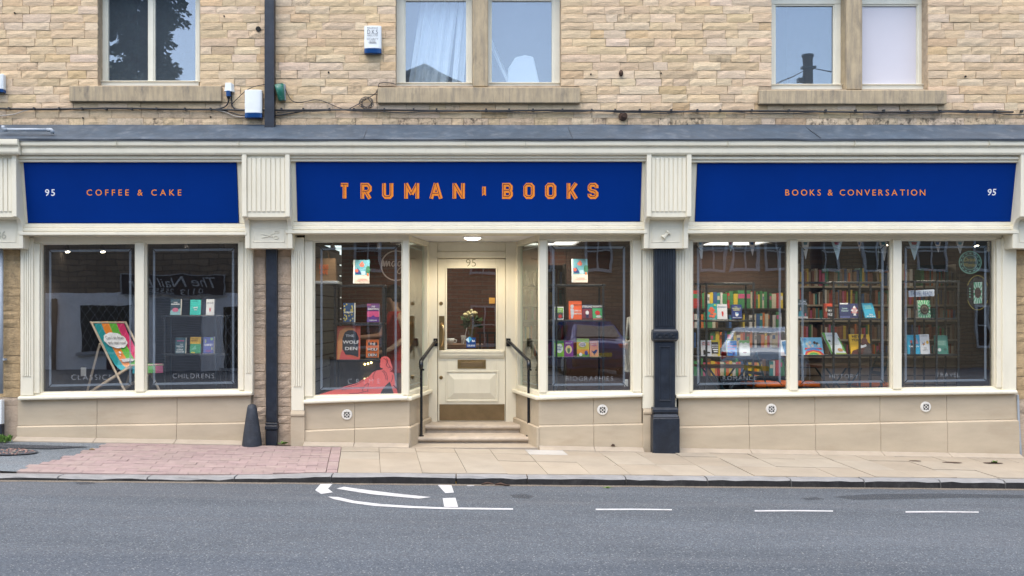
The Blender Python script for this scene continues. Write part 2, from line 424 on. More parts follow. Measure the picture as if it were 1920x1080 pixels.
def ground_poly(name, pts, m, off, parent=None, zf=zr):
    q = MB(); g = [G(x, y, off, zf) for x, y in pts]; q.face(g[::-1]); return q.build(name, m, parent)
rp = M['roadpaint']
ground_poly('road_marking', [(602.5, 905.5), (627, 904), (615, 916), (624, 923), (602, 926), (591, 919)], rp, .004, road)
ground_poly('road_marking', [(631, 916), (645, 912.5), (676, 917), (740, 925), (808, 932), (785, 934.8), (700, 927), (657, 920.5)], rp, .004, road)
ground_poly('road_marking', [(615, 931), (635, 932), (665, 939), (715, 945), (777, 949), (830, 951.2), (962, 953), (962, 955.6), (920, 955.4), (830, 954.4), (765, 952.2), (702, 948.5), (660, 943), (625, 935.5)], rp, .004, road)
ground_poly('road_marking', [(821, 909.5), (846, 908), (851, 923.5), (835, 924.5)], rp, .004, road)
ground_poly('road_marking', [(830, 934), (854, 933.2), (859, 950.6), (833, 950.2)], rp, .006, road)
ground_poly('road_marking', [(874, 909), (890, 908.5), (889, 911), (877, 911.5)], rp, .004, road)
for a, c, yy in ((1117, 1260, 955.4), (1415, 1562, 958), (1698, 1835, 960)):
    ground_poly('road_marking', [(a, yy - 1.6), ((a + c) / 2, yy - 1.9), (c, yy - .9), (c, yy + 1.2), ((a + c) / 2, yy + .6), (a, yy + 1)], rp, .004, road)
M['oil'] = film_mat('old oil film', (.02, .022, .028), .30)
for pts in ([(955, 928), (985, 926), (1002, 931), (990, 935), (962, 933)], [(1560, 931), (1640, 926), (1760, 925), (1920, 928), (1920, 934), (1800, 933), (1700, 936), (1600, 937)], [(1500, 934), (1530, 932), (1545, 936), (1515, 938)], [(140, 905), (172, 903), (180, 907), (150, 909)]):
    ground_poly('oil_stain', pts, M['oil'], .003, road)
q = MB()                                                            # narrow drift of grit along the gutter
for i in range(60):
    x0 = -6.5 + i * .22; x1 = x0 + .22
    w0, w1 = .03 + .035 * abs(math.sin(i * 1.7)), .03 + .035 * abs(math.sin((i + 1) * 1.7))
    q.face([(x0, yk(x0) - w0, zr(x0, yk(x0)) + .003), (x1, yk(x1) - w1, zr(x1, yk(x1)) + .003), (x1, yk(x1) - .002, zr(x1, yk(x1)) + .008), (x0, yk(x0) - .002, zr(x0, yk(x0)) + .008)])
q.build('gutter_grit', M['grit'], road, kind='stuff')
# old longitudinal patch joint in the asphalt
# pavement bed
b = MB(); yy = [1.4, .3, 0, -.25, -.5, -.75, -1., -1.2]
xs2 = [-14 + .5 * i for i in range(57)]
n2 = len(xs2)
for k in range(9):
    for x in xs2:
        y = 1.4 if k == 0 else (.0 + (yk(x) + .1) * (k - 1) / 7)
        b.v.append((x, y, zp(x, y) - .03))
b.f = [(j * n2 + i + n2, j * n2 + i + n2 + 1, j * n2 + i + 1, j * n2 + i) for j in range(8) for i in range(n2 - 1)]
b.m = [0] * len(b.f); b.c = [(1, 1, 1, 0)] * len(b.v)
pave = structure(b.build('pavement', mat('pavement bedding', (.175, .14, .125), .95, var=.3, vs=30)))

def lay(q, pts, up=.0, th=.03, mi=0, col=None, inset=.004, tilt=0):
    c = sum((Vector(p) for p in pts), Vector((0, 0))) / len(pts)
    ins = [Vector(p) + (c - Vector(p)).normalized() * inset * 1.4 for p in pts]
    top = [(p.x, p.y, zp(p.x, p.y) + up + tilt * (p.x - c.x)) for p in ins]
    bot = [(p[0], p[1], -.035 + zp(p[0], p[1])) for p in pts]
    n = len(pts)
    return q.add(bot + top, [tuple(range(n, 2 * n))] + [(i, (i + 1) % n, n + (i + 1) % n, n + i) for i in range(n)], mi, col)
SK = -.11
def jx(x0, y): return x0 + SK * y
XB = X(637, -.6) - .06                                               # where buff flags meet pink pavers
# buff flags
cuts = [XB]
while cuts[-1] < 7.4: cuts.append(cuts[-1] + random.choice((.40, .41, .42, .44, .43)))
for i in range(len(cuts) - 1):
    a, c = cuts[i], cuts[i + 1]
    j1 = -.36 - random.uniform(-.05, .06); j2 = -.86 - random.uniform(-.10, .06)
    rows = [-.115, j1, j2, None]
    for r in range(3):
        y0 = rows[r]; y1 = rows[r + 1]
        ya, yc = (y1, y1) if y1 is not None else (yk(a) + .145, yk(c) + .145)
        t = random.uniform(.93, 1.05); wv = random.uniform(-.015, .02)
        col = (.318 * t, (.272 + wv * .3) * t, (.208 + wv * .5) * t, 0)
        if r == 0 and i == 5: col = (.40, .385, .355, 0)
        q = MB(); lay(q, [(jx(a, ya), ya), (jx(c, yc), yc), (jx(c, y0), y0), (jx(a, y0), y0)], random.uniform(-.003, .004), col=col, inset=.0022, tilt=random.uniform(-.006, .006))
        q.build('flagstone', M['flag'], pave)
# pink pavers, running bond; the patch of asphalt takes the back left corner
LG = [G(0, 882, 0, zp), G(60, 866, 0, zp), G(110, 857, 0, zp), G(170, 839, 0, zp)]
def edge_x(y):                                                       # paver field starts right of this
    pts = sorted((p[1], p[0]) for p in LG)
    if y <= pts[0][0]: return -9
    for (ya, xa), (yc, xc) in zip(pts, pts[1:]):
        if ya <= y <= yc: return xa + (xc - xa) * (y - ya) / (yc - ya)
    return pts[-1][1] + .05
cells = []
row = 0; y = -.14
while y > -1.55:
    y1 = y - .103
    x = XB - .115; first = True
    while x > -6.2:
        xa = x - (.1 if first and row % 2 else .205); first = False
        yc = (y + y1) / 2
        if y > yk(x) + .165 and x > edge_x(yc) and xa > -6.1:
            cells.append((xa if xa > edge_x(yc) - .12 else edge_x(yc), x, y1, y))
        x = xa
    y = y1; row += 1
y = -.14
while y - .2 > yk(XB) + .1:                                          # soldier course against the flags
    cells.append((XB - .11, XB - .004, y - .2, y)); y -= .203
y_end = yk(XB) + .14
cells.append((XB - .11, XB - .004, y_end, y))
cells.sort(key=lambda c: -(5 + c[0]) * .0 + (c[2] + .2 * abs(c[0])))
rest = MB()
for k, (xa, xc, y1, y0) in enumerate(cells):
    t = random.uniform(.93, 1.07); col = (.29 * t, .217 * t * random.uniform(.97, 1.03), .2 * t, 0)
    q = MB() if k < 298 else rest
    ya, yc = max(y1, yk(xa) + .142), max(y1, yk(xc) + .142)
    lay(q, [(jx(xa, ya) + .0, ya), (jx(xc, yc), yc), (jx(xc, y0), y0), (jx(xa, y0), y0)], random.uniform(-.002, .003), col=col, inset=.0012)
    if k < 298: q.build('brick', M['paver'], pave)
if rest.v: rest.build('packed_bricks', M['paver'], pave, kind='stuff')
# strip between the pavers and the kerb on the dropped part, then asphalt patch
q = MB()
for i in range(20):
    pass
q.face([(p[0], p[1], zp(p[0], p[1]) - .006) for p in [(-9, -1.3), (-5.0, -1.5), (LG[0][0] + .3, LG[0][1] - .02), (LG[1][0] + .22, LG[1][1]), (LG[2][0] + .22, LG[2][1]), (LG[3][0] + .3, LG[3][1]), (-3.5, -.10), (-3.5, -.02), (-9, -.02)]])
structure(q.build('asphalt_patch', M['asphalt2']))
q = MB(); pts = [(-9, -.16), (-5.3, -.16), G(20, 832.5, 0, zp)[:2], G(170, 837, 0, zp)[:2], G(95, 841, 0, zp)[:2], G(0, 839, 0, zp)[:2], (-9, -.4)]
q.face([(p[0], p[1], zp(p[0], p[1]) - .002) for p in pts][::-1])
q.build('dark_patch', asphalt_mat('newer dark asphalt', (.055, .06, .07)), None)
o = D.objects['dark_patch']; structure(o)
# access cover with cobbled infill
t = thing('access_cover', 'oval brown pebbled access cover in the asphalt at the far left of the pavement', 'access cover', G(12, 846, 0, zp))
cpt = G(0, 847, 0, zp)
q = MB(); ring = [(cpt[0] + .40 * math.cos(a), cpt[1] + .17 * math.sin(a)) for a in (2 * math.pi * i / 28 for i in range(28))]
q.face([(a, c, zp(a, c) + .003) for a, c in ring]); q.build('cover_plate', M['leadedge'], t)
q = MB()
for i in range(150):
    a = random.uniform(0, 6.28); r = math.sqrt(random.random()) * .93
    x, y = cpt[0] + .4 * r * math.cos(a), cpt[1] + .17 * r * math.sin(a)
    q.ball((x, y, zp(x, y) + .004), random.uniform(.011, .019), 6, 3, col=(.24 * random.uniform(.7, 1.3), .17, .14, 0), sc_=(1, 1, .4))
q.build('pebbles', M['paver'], t, smooth=True, kind='stuff')
# kerb
kerb = structure(MB().face([(-14, yk(-14) + .13, zp(-14, yk(-14)) - .03), (-14, yk(-14) + .14, zp(-14, -1) - .03), (14, yk(14) + .14, zp(14, -1.) - .05), (14, yk(14) + .13, zp(14, -1) - .05)]).build('kerb', M['grit']))
kx = [-13, -12, -11, -10, -9, -8, -7, -6.1, -5.2] + [X(p, -1.6) for p in (-30, 120, 282, 442, 622, 855, 990, 1178, 1335, 1497, 1641, 1791, 1920)] + [6.3, 7.2, 8.1, 9, 10, 11, 12, 13]
kx = sorted(kx)
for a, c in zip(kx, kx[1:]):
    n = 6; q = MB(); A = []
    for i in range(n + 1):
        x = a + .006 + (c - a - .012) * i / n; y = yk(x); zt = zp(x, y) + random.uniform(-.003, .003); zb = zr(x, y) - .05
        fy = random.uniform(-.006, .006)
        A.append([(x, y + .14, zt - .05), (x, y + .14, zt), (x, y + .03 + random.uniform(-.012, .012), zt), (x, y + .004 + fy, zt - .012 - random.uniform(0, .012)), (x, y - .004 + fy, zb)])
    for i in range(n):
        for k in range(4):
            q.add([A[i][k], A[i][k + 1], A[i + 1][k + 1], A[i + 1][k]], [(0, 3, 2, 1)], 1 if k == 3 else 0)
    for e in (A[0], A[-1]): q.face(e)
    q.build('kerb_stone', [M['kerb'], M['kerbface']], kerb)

# ------------------------------------------------------------------ the building
bld = thing('shop_building', 'three-bay honey stone building with a cream shopfront along the ground floor', 'building', (0, .1, 0))
WY = .10
def Wx(px): return X(px, WY)
def Wz(py): return Z(py, WY)
OPEN = [(183, 375, 160), (742, 1052, 160), (1447, 1740, 167)]
SILL = [(130, 415, 158, 190), (708, 1088, 161, 193), (1423, 1775, 166, 195)]
TOPZ = 6.2
HEADZ = Wz(-34)
# backing wall with openings
q = MB(); x = -10.
zb = Wz(240)
for (a, c, zt) in OPEN:
    q.box(x, Wx(a), WY + .009, WY + .35, zb, TOPZ)
    q.box(Wx(a), Wx(c), WY + .009, WY + .35, zb, Wz(zt))
    q.box(Wx(a), Wx(c), WY + .009, WY + .35, HEADZ, TOPZ)
    x = Wx(c)
q.box(x, 10.5, WY + .009, WY + .35, zb, TOPZ)
wall = q.build('stone_wall', M['mortar'], bld)

def stone_shape(q, x0, x1, z0, z1, yf, dep=.03, col=None, rough=.0035, nz=2):
    nx_ = max(2, min(6, int((x1 - x0) / .06)))
    g = []
    tl = random.uniform(-.003, .003)
    for j in range(nz + 1):
        for i in range(nx_ + 1):
            u, v = i / nx_, j / nz
            edge = i in (0, nx_) or j in (0, nz)
            yy_ = yf + (random.uniform(.002, .0055) if edge else random.uniform(-rough, rough * .6)) + tl * (v - .5)
            g.append((x0 + (x1 - x0) * u + (random.uniform(-.004, .004)), yy_, z0 + (z1 - z0) * v + random.uniform(-.003, .003)))
    f = []; w_ = nx_ + 1
    for j in range(nz):
        for i in range(nx_): f.append((j * w_ + i, j * w_ + i + 1, (j + 1) * w_ + i + 1, (j + 1) * w_ + i))
    rim = [i for i in range(w_)] + [j * w_ + nx_ for j in range(1, nz + 1)] + [nz * w_ + i for i in range(nx_ - 1, -1, -1)] + [j * w_ for j in range(nz - 1, 0, -1)]
    o = len(g); g += [(g[i][0], yf + dep, g[i][2]) for i in rim]; n = len(rim)
    for k in range(n): f.append((rim[(k + 1) % n], rim[k], o + k, o + (k + 1) % n))
    q.add(g, f, 0, col)
def stone_col(soot=0.):
    t = random.gauss(1, .05); h = random.random()
    base = (.63, .475, .305) if h < .62 else ((.655, .51, .35) if h < .86 else ((.61, .44, .26) if h < .95 else (.54, .41, .26)))
    return (base[0] * t, base[1] * t * random.uniform(.98, 1.02), base[2] * t * random.uniform(.94, 1.06), soot)
rowz = [Wz(236)]
hs = [14.5, 15, 14, 15.5, 15.5]
py = 236 - sum(0 for _ in hs)
py = 236
for h in hs: py -= h; rowz.append(Wz(py))
while rowz[-1] < HEADZ + .8: rowz.append(rowz[-1] + random.uniform(.086, .099))
stones = []
for r in range(len(rowz) - 1):
    z0, z1 = rowz[r], rowz[r + 1]; zc = (z0 + z1) / 2
    blocked = []
    for (a, c, t_) in OPEN:
        if zc > Wz(t_) - .02 and zc < HEADZ: blocked.append((Wx(a), Wx(c)))
    for (a, c, t_, bt) in SILL:
        if Wz(bt) < zc < Wz(t_) + .02: blocked.append((X(a, .05) + .012, X(c, .05) - .012))
    if zc > HEADZ:
        for (a, c, t_) in OPEN:
            if zc < HEADZ + .2: blocked.append((Wx(a) - .12, Wx(c) + .12))
    blocked.sort(); spans = []; x = -9.9
    for a, c in blocked: spans.append((x, a)); x = c
    spans.append((x, 10.4))
    for a, c in spans:
        x = a + (random.uniform(-.2, 0) if a < -9 else 0)
        while x < c - .01:
            L = random.choice((.15, .2, .24, .28, .3, .34, .4)) * random.uniform(.85, 1.15)
            if c - (x + L) < .12: L = c - x
            pxm = 870 + (x + L / 2) * 162.4
            soot = 0
            if r == 0: soot = .85 if (1540 < pxm < 1850 or 790 < pxm < 830 or random.random() < .2) else .35
            elif r == 1 and random.random() < .25: soot = .3
            elif random.random() < .03: soot = .35
            stones.append((x + .0022, x + L - .0022, z0 + .0022, z1 - .0022, soot))
            x += L
invis = lambda s: (s[1] < -5.5 or s[0] > 6.6 or s[2] > Wz(0))
stones.sort(key=lambda s: (invis(s), -(s[1] - s[0]) * (s[3] - s[2])))
rest = MB()
for k, (x0, x1, z0, z1, soot) in enumerate(stones):
    q = MB() if k < 300 else rest
    stone_shape(q, x0, x1, z0, z1, WY - random.uniform(0, .007), .03, stone_col(soot))
    if k < 300: q.build('stone', M['stone'], wall)
rest.build('packed_stones', M['stone'], wall, kind='stuff')
# brick-red reveal edges
for i, (a, c, t_) in enumerate(OPEN):
    s_ = SILL[i]
    q = MB(); q.box(X(s_[0], .05), X(s_[1], .05), WY - .055, WY + .2, Z(s_[3], .05), Z(s_[2] + 3, .05)); q.build('window_sill', M['sill'], bld, bevel=.006)
    q = MB(); q.box(Wx(a) - .12, Wx(c) + .12, WY - .012, WY + .2, HEADZ, HEADZ + .2); q.build('lintel', M['sill'], bld, bevel=.006)

# upper windows
UY = .24                                                             # frame face
def Ux(px): return X(px, UY)
def Uz(py): return Z(py, UY)
M['upcream'] = mat('cream window paint', (.70, .67, .55), .4, var=.05, dirt=.15, dirtcol=(.4, .38, .3))
def upper_window(out0, out1, panes, bot, pane_bot, stone=None, top=-6, frames=None):
    q = MB()
    frames = frames or [(out0, out1)]
    z0, z1 = Uz(bot), HEADZ
    edges = []
    for (f0, f1) in frames:
        ps = [p for p in panes if f0 <= p[0] <= f1]
        q.box(Ux(f0), Ux(f1), UY - .035, UY + .06, z0 - .02, Uz(pane_bot + 2.5))              # bottom rail
        q.box(Ux(f0), Ux(f1), UY - .052, UY - .036, Uz(pane_bot + 3), Uz(pane_bot + 1.2))      # drip bead
        q.box(Ux(f0), Ux(f1), UY, UY + .06, Uz(top), z1)
        cur = f0
        for p in ps:
            q.box(Ux(cur), Ux(p[0]), UY, UY + .06, Uz(pane_bot + 2.5), Uz(top))
            cur = p[1]
        q.box(Ux(cur), Ux(f1), UY, UY + .06, Uz(pane_bot + 2.5), Uz(top))
    win = q.build('window', M['upcream'], bld, bevel=.005)
    for p in panes:
        g = MB(); g.box(Ux(p[0]) - .01, Ux(p[1]) + .01, UY + .03, UY + .036, Uz(pane_bot + 3), Uz(top) + .01); o = g.build('pane', M['glassup'] if p[0] != 1608 else M['lilac'], win)
        if p[0] == 1608: o['label'] = 'plain pale lilac board filling the pane in place of clear glass'
        bd = MB(); e = .014                                           # glazing bead
        for (a, c, d, h) in ((Ux(p[0]), Ux(p[0]) + e, Uz(pane_bot + 2.5), Uz(top)), (Ux(p[1]) - e, Ux(p[1]), Uz(pane_bot + 2.5), Uz(top)), (Ux(p[0]) + e, Ux(p[1]) - e, Uz(pane_bot + 2.5), Uz(pane_bot + 2.5) + e), (Ux(p[0]) + e, Ux(p[1]) - e, Uz(top) - e, Uz(top))):
            bd.box(a, c, UY + .012, UY + .029, d, h)
        bd.build('glazing_bead', M['upcream'], win)
    if stone:
        s = MB(); s.box(Ux(stone[0]), Ux(stone[1]), WY - .004, UY + .08, Z(bot + 2, .1), z1); s.build('stone_mullion', M['sill'], bld, bevel=.012)
    return win
M['lilac'] = mat('pale lilac board', (.59, .575, .615), .45, var=.03, vs=1.2, spec=.3)
upper_window(183, 375, [(200, 279), (288, 368)], 160, 152)
upper_window(742, 1052, [(758, 876), (920, 1037)], 161, 155, (886, 915), -1, [(742, 886), (911, 1052)])
upper_window(1447, 1740, [(1453, 1565), (1608, 1722)], 167, 158, (1577, 1607), 8, [(1444, 1577), (1603, 1738)])
# rooms behind the upper windows
M['room'] = mat('dim room plaster', (.20, .20, .20), .9)
rooms = MB()
for a, c in ((140, 420), (700, 1090), (1410, 1590), (1592, 1790)):
    x0, x1 = X(a, .5), X(c, .5); z0, z1 = Wz(196), TOPZ
    for f in (((x0, 2.5, z0), (x1, 2.5, z0), (x1, 2.5, z1), (x0, 2.5, z1)), ((x0, WY + .35, z0), (x0, 2.5, z0), (x0, 2.5, z1), (x0, WY + .35, z1)), ((x1, 2.5, z0), (x1, WY + .35, z0), (x1, WY + .35, z1), (x1, 2.5, z1)),
              ((x0, WY + .35, z0), (x1, WY + .35, z0), (x1, 2.5, z0), (x0, 2.5, z0)), ((x0, WY + .35, z1), (x0, 2.5, z1), (x1, 2.5, z1), (x1, WY + .35, z1))): rooms.face(f)
structure(rooms.build('upper_room_wall', M['room']))
# curtains and blinds
M['curtain'] = mat('white voile', (.86, .86, .86), .9, var=.04)
def curtain(pts0, pts1, label, y=.42, waves=5, amp=.03, m='curtain'):
    q = MB(); n = 60; rows = 14
    for j in range(rows + 1):
        v = j / rows
        for i in range(n + 1):
            u = i / n
            a = Vector(pts0[0]).lerp(Vector(pts0[1]), v); c = Vector(pts1[0]).lerp(Vector(pts1[1]), v)
            p = a.lerp(c, u)
            q.v.append((p.x, y + amp * math.sin(u * waves * 6.28 + v * 1.2) + .4 * amp * math.sin(u * waves * 14 + 2), p.y))
    w_ = n + 1
    q.f = [(j * w_ + i, j * w_ + i + 1, (j + 1) * w_ + i + 1, (j + 1) * w_ + i) for j in range(rows) for i in range(n)]
    q.m = [0] * len(q.f); q.c = [(1, 1, 1, 0)] * len(q.v)
    return tag(q.build('curtain', M[m], smooth=True), label, 'curtain')
XZ = lambda px, py, y=.42: (X(px, y), Z(py, y))
curtain((XZ(764, 170), XZ(792, -20)), (XZ(838, 170), XZ(862, -20)), 'white voile curtain drawn slanting across the pane beside the alarm box', waves=4)
curtain((XZ(846, 170), XZ(862, -20)), (XZ(868, 170), XZ(884, -20)), 'narrow white voile strip hanging right of the slanting curtain', waves=1.5)
curtain((XZ(960, 175, .4), XZ(908, 60, .4)), (XZ(966, 175, .4), XZ(914, 55, .4)), 'thin white drape tail crossing the pane right of the stone mullion', waves=.5, y=.4)
q = MB(); A = [P(a, b_, .36) for a, b_ in ((950, 166), (1014, 166), (1000, 106), (985, 103), (966, 107), (953, 128))]
q.loft([tuple(v) for v in A], [(v.x, v.y + .12, v.z) for v in A]); tag(q.build('lampshade', M['curtain'], bevel=.01), 'white tapered lampshade standing inside the pane above the middle sill', 'lampshade')

# ------------------------------------------------------------------ shopfront: fascia, cornice, flashing
XL, XR = -5.05, 6.4          # run of the front
def band(name, py0, py1, y0, y1, x0=XL - 2, x1=XR + 2, m='cream', bev=.004, back=WY + .01):
    q = MB(); q.prof([(back, Z(py1, y1)), (y1, Z(py1, y1)), (y0, Z(py0, y0)), (back, Z(py0, y0))], x0, x1)
    return q.build(name, M[m], bld, bevel=bev)
# cornice as one moulded run (returns sit at the left end)
def cornice(x0, x1, dy=0):
    pr = [(WY + .01, Z(290.5, -.33)), (-.33, Z(290.5, -.33)), (-.335, Z(289, -.335)), (-.343, Z(287.8, -.34)), (-.347, Z(285.5, -.345)), (-.347, Z(278.6, -.345)), (-.34, Z(277.2, -.34)), (-.352, Z(276.8, -.35)), (-.354, Z(275.2, -.35)), (-.345, Z(274.8, -.35)), (-.36, Z(274, -.36)), (-.371, Z(272.5, -.37)), (-.374, Z(269.5, -.37)), (-.374, Z(262.5, -.37)), (WY + .01, Z(262.5, -.37))]
    q = MB(); q.prof([(a + (dy if a < 0 else 0), b_) for a, b_ in pr], x0, x1); return q.build('cornice', M['cream'], bld, smooth=False, bevel=.002)
cornice(X(40, -.35), XR + 2)
cornice(-8, X(39, -.35) - .002, -.05)
for px in (218, 447, 873, 985, 1365, 1603, 1855):                    # joints in the cornice boards
    q = MB(); q.box(X(px, -.38), X(px, -.38) + .004, -.387, -.3, Z(274, -.38), Z(263, -.38)); q.build('board_joint', M['creamjoint'], bld)
# lead flashing
q = MB(); n = 46; xs3 = [-8 + 17 * i / n for i in range(n + 1)]
rr = lambda s: random.uniform(-s, s)
for x in xs3:
    q.v += [(x, WY + .008, Z(233, .1) + rr(.006)), (x, WY - .03, Z(235.5, .07) + rr(.004)), (x, -.13 + rr(.01), Z(246, -.13) + rr(.006)), (x, -.372, Z(258.5, -.372) + rr(.004)), (x, -.39 + rr(.004), Z(260, -.39) + rr(.003)), (x, -.388, Z(263.5, -.39) + rr(.003)), (x, -.36, Z(263.8, -.38))]
for i in range(n):
    for k in range(6):
        a = i * 7 + k; q.f.append((a, a + 1, a + 8, a + 7)); q.m.append(1 if k >= 4 else 0)
q.c = [(1, 1, 1, 0)] * len(q.v)
q.build('lead_flashing', [M['lead'], M['leadedge']], bld, smooth=False)
for px in (685, 1069, 1525):
    q = MB(); x = X(px, -.2); q.prof([(WY - .02, Z(235, .08)), (-.13, Z(244.6, -.13)), (-.4, Z(258, -.4)), (-.4, Z(259, -.4)), (-.13, Z(247, -.13))], x, x + .006); q.build('lead_seam', M['leadedge'], bld)

# fascia bays: sign trapezoid px, moulding px range
SB, ST = -.135, -.235      # board depth at foot and head
def fascia(m0, m1, s):
    # s: top-left, top-right, bottom-right, bottom-left (px) of the blue board
    yb, yt = SB, ST
    zt, zb_ = (Z(s[0][1], yt) + Z(s[1][1], yt)) / 2, (Z(s[2][1], yb) + Z(s[3][1], yb)) / 2
    # cream backing frame round the board
    x0, x1 = X(m0, -.15), X(m1, -.15)
    q = MB(); q.loft([(x0, yb + .03, zb_ - .02), (x0, yt + .03, zt + .03), (x0, WY, zt + .03), (x0, WY, zb_ - .02)], [(x1, yb + .03, zb_ - .02), (x1, yt + .03, zt + .03), (x1, WY, zt + .03), (x1, WY, zb_ - .02)])
    q.build('fascia_back', M['cream'], bld)
    for (a, c) in ((x0 + .012, X(s[3][0], yb) - .002), (X(s[2][0], yb) + .002, x1 - .012)):            # cream side stiles
        q = MB(); q.hexa([(a, yb + .001, zb_), (c, yb + .001, zb_), (c, yb + .03, zb_), (a, yb + .03, zb_), (a, yt + .001, zt), (c, yt + .001, zt), (c, yt + .03, zt), (a, yt + .03, zt)]); q.build('fascia_stile', M['cream'], bld, bevel=.003)
    # mouldings below and above
    pb = s[3][1]
    q = MB()
    q.prof([(WY, Z(pb + 7.5, -.15)), (-.15, Z(pb + 7.5, -.15)), (-.15, Z(pb + .2, -.15)), (-.13, Z(pb, -.15)), (WY, Z(pb, -.15))], x0, x1)
    q.prof([(WY, Z(pb + 15, -.17)), (-.165, Z(pb + 15, -.17)), (-.172, Z(pb + 14, -.17)), (-.172, Z(pb + 8.6, -.17)), (-.155, Z(pb + 7.8, -.16)), (WY, Z(pb + 7.8, -.16))], x0 - .012, x1 + .012)
    q.prof([(WY, Z(pb + 22, -.19)), (-.19, Z(pb + 22, -.19)), (-.195, Z(pb + 21, -.19)), (-.195, Z(pb + 16, -.19)), (-.175, Z(pb + 15.4, -.18)), (WY, Z(pb + 15.4, -.18))], x0 - .02, x1 + .02)
    q.build('fascia_moulding', M['cream'], bld, bevel=.002)
    q = MB(); pt = s[0][1]
    q.prof([(WY, Z(pt - .2, -.27)), (-.27, Z(pt - .2, -.27)), (-.278, Z(pt - 1, -.27)), (-.279, Z(pt - 5, -.28)), (-.272, Z(pt - 5.4, -.28)), (-.296, Z(pt - 5.9, -.29)), (-.30, Z(pt - 7, -.3)), (-.30, Z(pt - 11.2, -.3)), (-.29, Z(pt - 12.4, -.3)), (WY, Z(pt - 12.4, -.3))], x0 - .02, x1 + .02)
    q.build('fascia_moulding', M['cream'], bld, bevel=.002)
    # the blue board itself
    return yb, yt, zb_, zt
SIGNS = {
 'l': (43, 461, ((45, 304), (444, 303.5), (448, 418), (53, 419))),
 'c': (541, 1209, ((553, 303), (1204, 304), (1200, 415), (558, 416))),
 'r': (1291, 1902, ((1308, 305), (1904, 306), (1894, 416), (1303, 416)))}
def sign_board(key, label):
    m0, m1, s = SIGNS[key]
    yb, yt, zb_, zt = fascia(m0, m1, s)
    t = thing('sign_board', label, 'shop sign', (X((s[0][0] + s[1][0]) / 2, yb), yb, zb_))
    xl, xr = X(s[3][0], yb), X(s[2][0], yb)
    th = .012
    q = MB(); q.hexa([(xl, yb - th, zb_ + .002), (xr, yb - th, zb_ + .002), (xr, yb, zb_ + .002), (xl, yb, zb_ + .002), (xl, yt - th, zt - .004), (xr, yt - th, zt - .004), (xr, yt, zt - .004), (xl, yt, zt - .004)])
    q.build('board', M['blue'], t, bevel=.002)
    def to(px, py, lift=.0015):                                       # picture measurements to a point on the sloping board face
        y = (yb + yt) / 2
        for _ in range(4):
            z = Z(py, y); f = (z - zb_) / (zt - zb_); y = yb - th + (yt - yb) * f - lift
        return (X(px, y), y, Z(py, y))
    return t, to
def word_on_board(t, to, text, px0, px1, py0, py1, m, bold=.0, shear=0, pitch=None):
    """letters px0..px1 wide, cap top py0, base py1"""
    h = py1 - py0
    ws = [glyphs(c, 1, bold, shear)[2] * h if c != ' ' else .3 * h for c in text]
    gap = (px1 - px0 - sum(ws)) / (len(text) - 1)
    x = px0
    for c, wd in zip(text, ws):
        if c != ' ':
            vs, fs, _ = glyphs(c, 1, bold, shear)
            q = MB(); q.add([to(x + a * h, py1 - b_ * h) for a, b_ in vs], fs); q.build('letter', m, t)
        x += wd + gap
t, to = sign_board('l', 'blue sign board with small orange capitals about coffee, over the deckchair window')
word_on_board(t, to, 'COFFEE & CAKE', 162.5, 340, 355.5, 366.5, M['orange'], .004)
word_on_board(t, to, '95', 84.5, 103, 355, 367, M['white'], .01)
t, to = sign_board('r', 'blue sign board with small orange capitals about books and conversation, widest lettering at right bay')
word_on_board(t, to, 'BOOKS & CONVERSATION', 1472.5, 1735, 355.5, 366.5, M['orange'], .004)
word_on_board(t, to, '95', 1852, 1868, 354.5, 366, M['white'], .01, .15)
t, to = sign_board('c', 'big blue sign board with the shop name in outlined orange block letters')
def block(cx, w_, strokes, y0=343, y1=373, sw=7.0):
    """strokes in unit box 0..1 (x right, y down)"""
    q = MB(); q2 = MB(); k = 0
    x0 = cx - w_ / 2 + sw / 2; x1 = cx + w_ / 2 - sw / 2; ya = y0 + sw / 2; yb_ = y1 - sw / 2
    for st, closed in strokes:
        pts = [(x0 + (x1 - x0) * a, ya + (yb_ - ya) * c) for a, c in st]
        k += 1
        q.ribbon(pts, sw, .0006, .002 + .0004 * k, closed, to=lambda a, c, y: to(a, c, y))
        off = [(a - 1.25, c - 1.15) for a, c in pts]
        q2.ribbon(off, .95, .0025, .0042 + .0003 * k, closed, to=lambda a, c, y: to(a, c, y))
    o = q.build('letter', M['orange'], t); q2.build('inline', M['darkred'], o)
ch = .14
Tt = [([(0, 0), (1, 0)], 0), ([(.5, .0), (.5, 1.11)], 0)]
e = .115; f_ = .16
Rr_ = [([(0, 1.13), (0, 0), (.72, 0), (1, .2), (1, .42), (.72, .58), (.1, .58)], 0), ([(.5, .6), (1.0, 1.13)], 0)]
Uu = [([(0, -.13), (0, .85), (.22, 1), (.78, 1), (1, .85), (1, -.13)], 0)]
Mm = [([(0, -.13), (0, 1.13)], 0), ([(1, -.13), (1, 1.13)], 0), ([(.0, -.1), (.5, .78)], 0), ([(1., -.1), (.5, .78)], 0)]
Aa = [([(-.03, 1.13), (.46, -.13)], 0), ([(.54, -.13), (1.03, 1.13)], 0), ([(.2, .74), (.8, .74)], 0)]
Nn = [([(0, -.13), (0, 1.13)], 0), ([(1, -.13), (1, 1.13)], 0), ([(.02, -.06), (.98, 1.06)], 0)]
Bb = [([(0, 0), (.75, 0), (.98, .14), (.98, .36), (.8, .5), (1, .64), (1, .86), (.78, 1), (0, 1)], 1), ([(.1, .5), (.8, .5)], 0)]
Oo = [([(.24, 0), (.76, 0), (1, .16), (1, .84), (.76, 1), (.24, 1), (0, .84), (0, .16)], 1)]
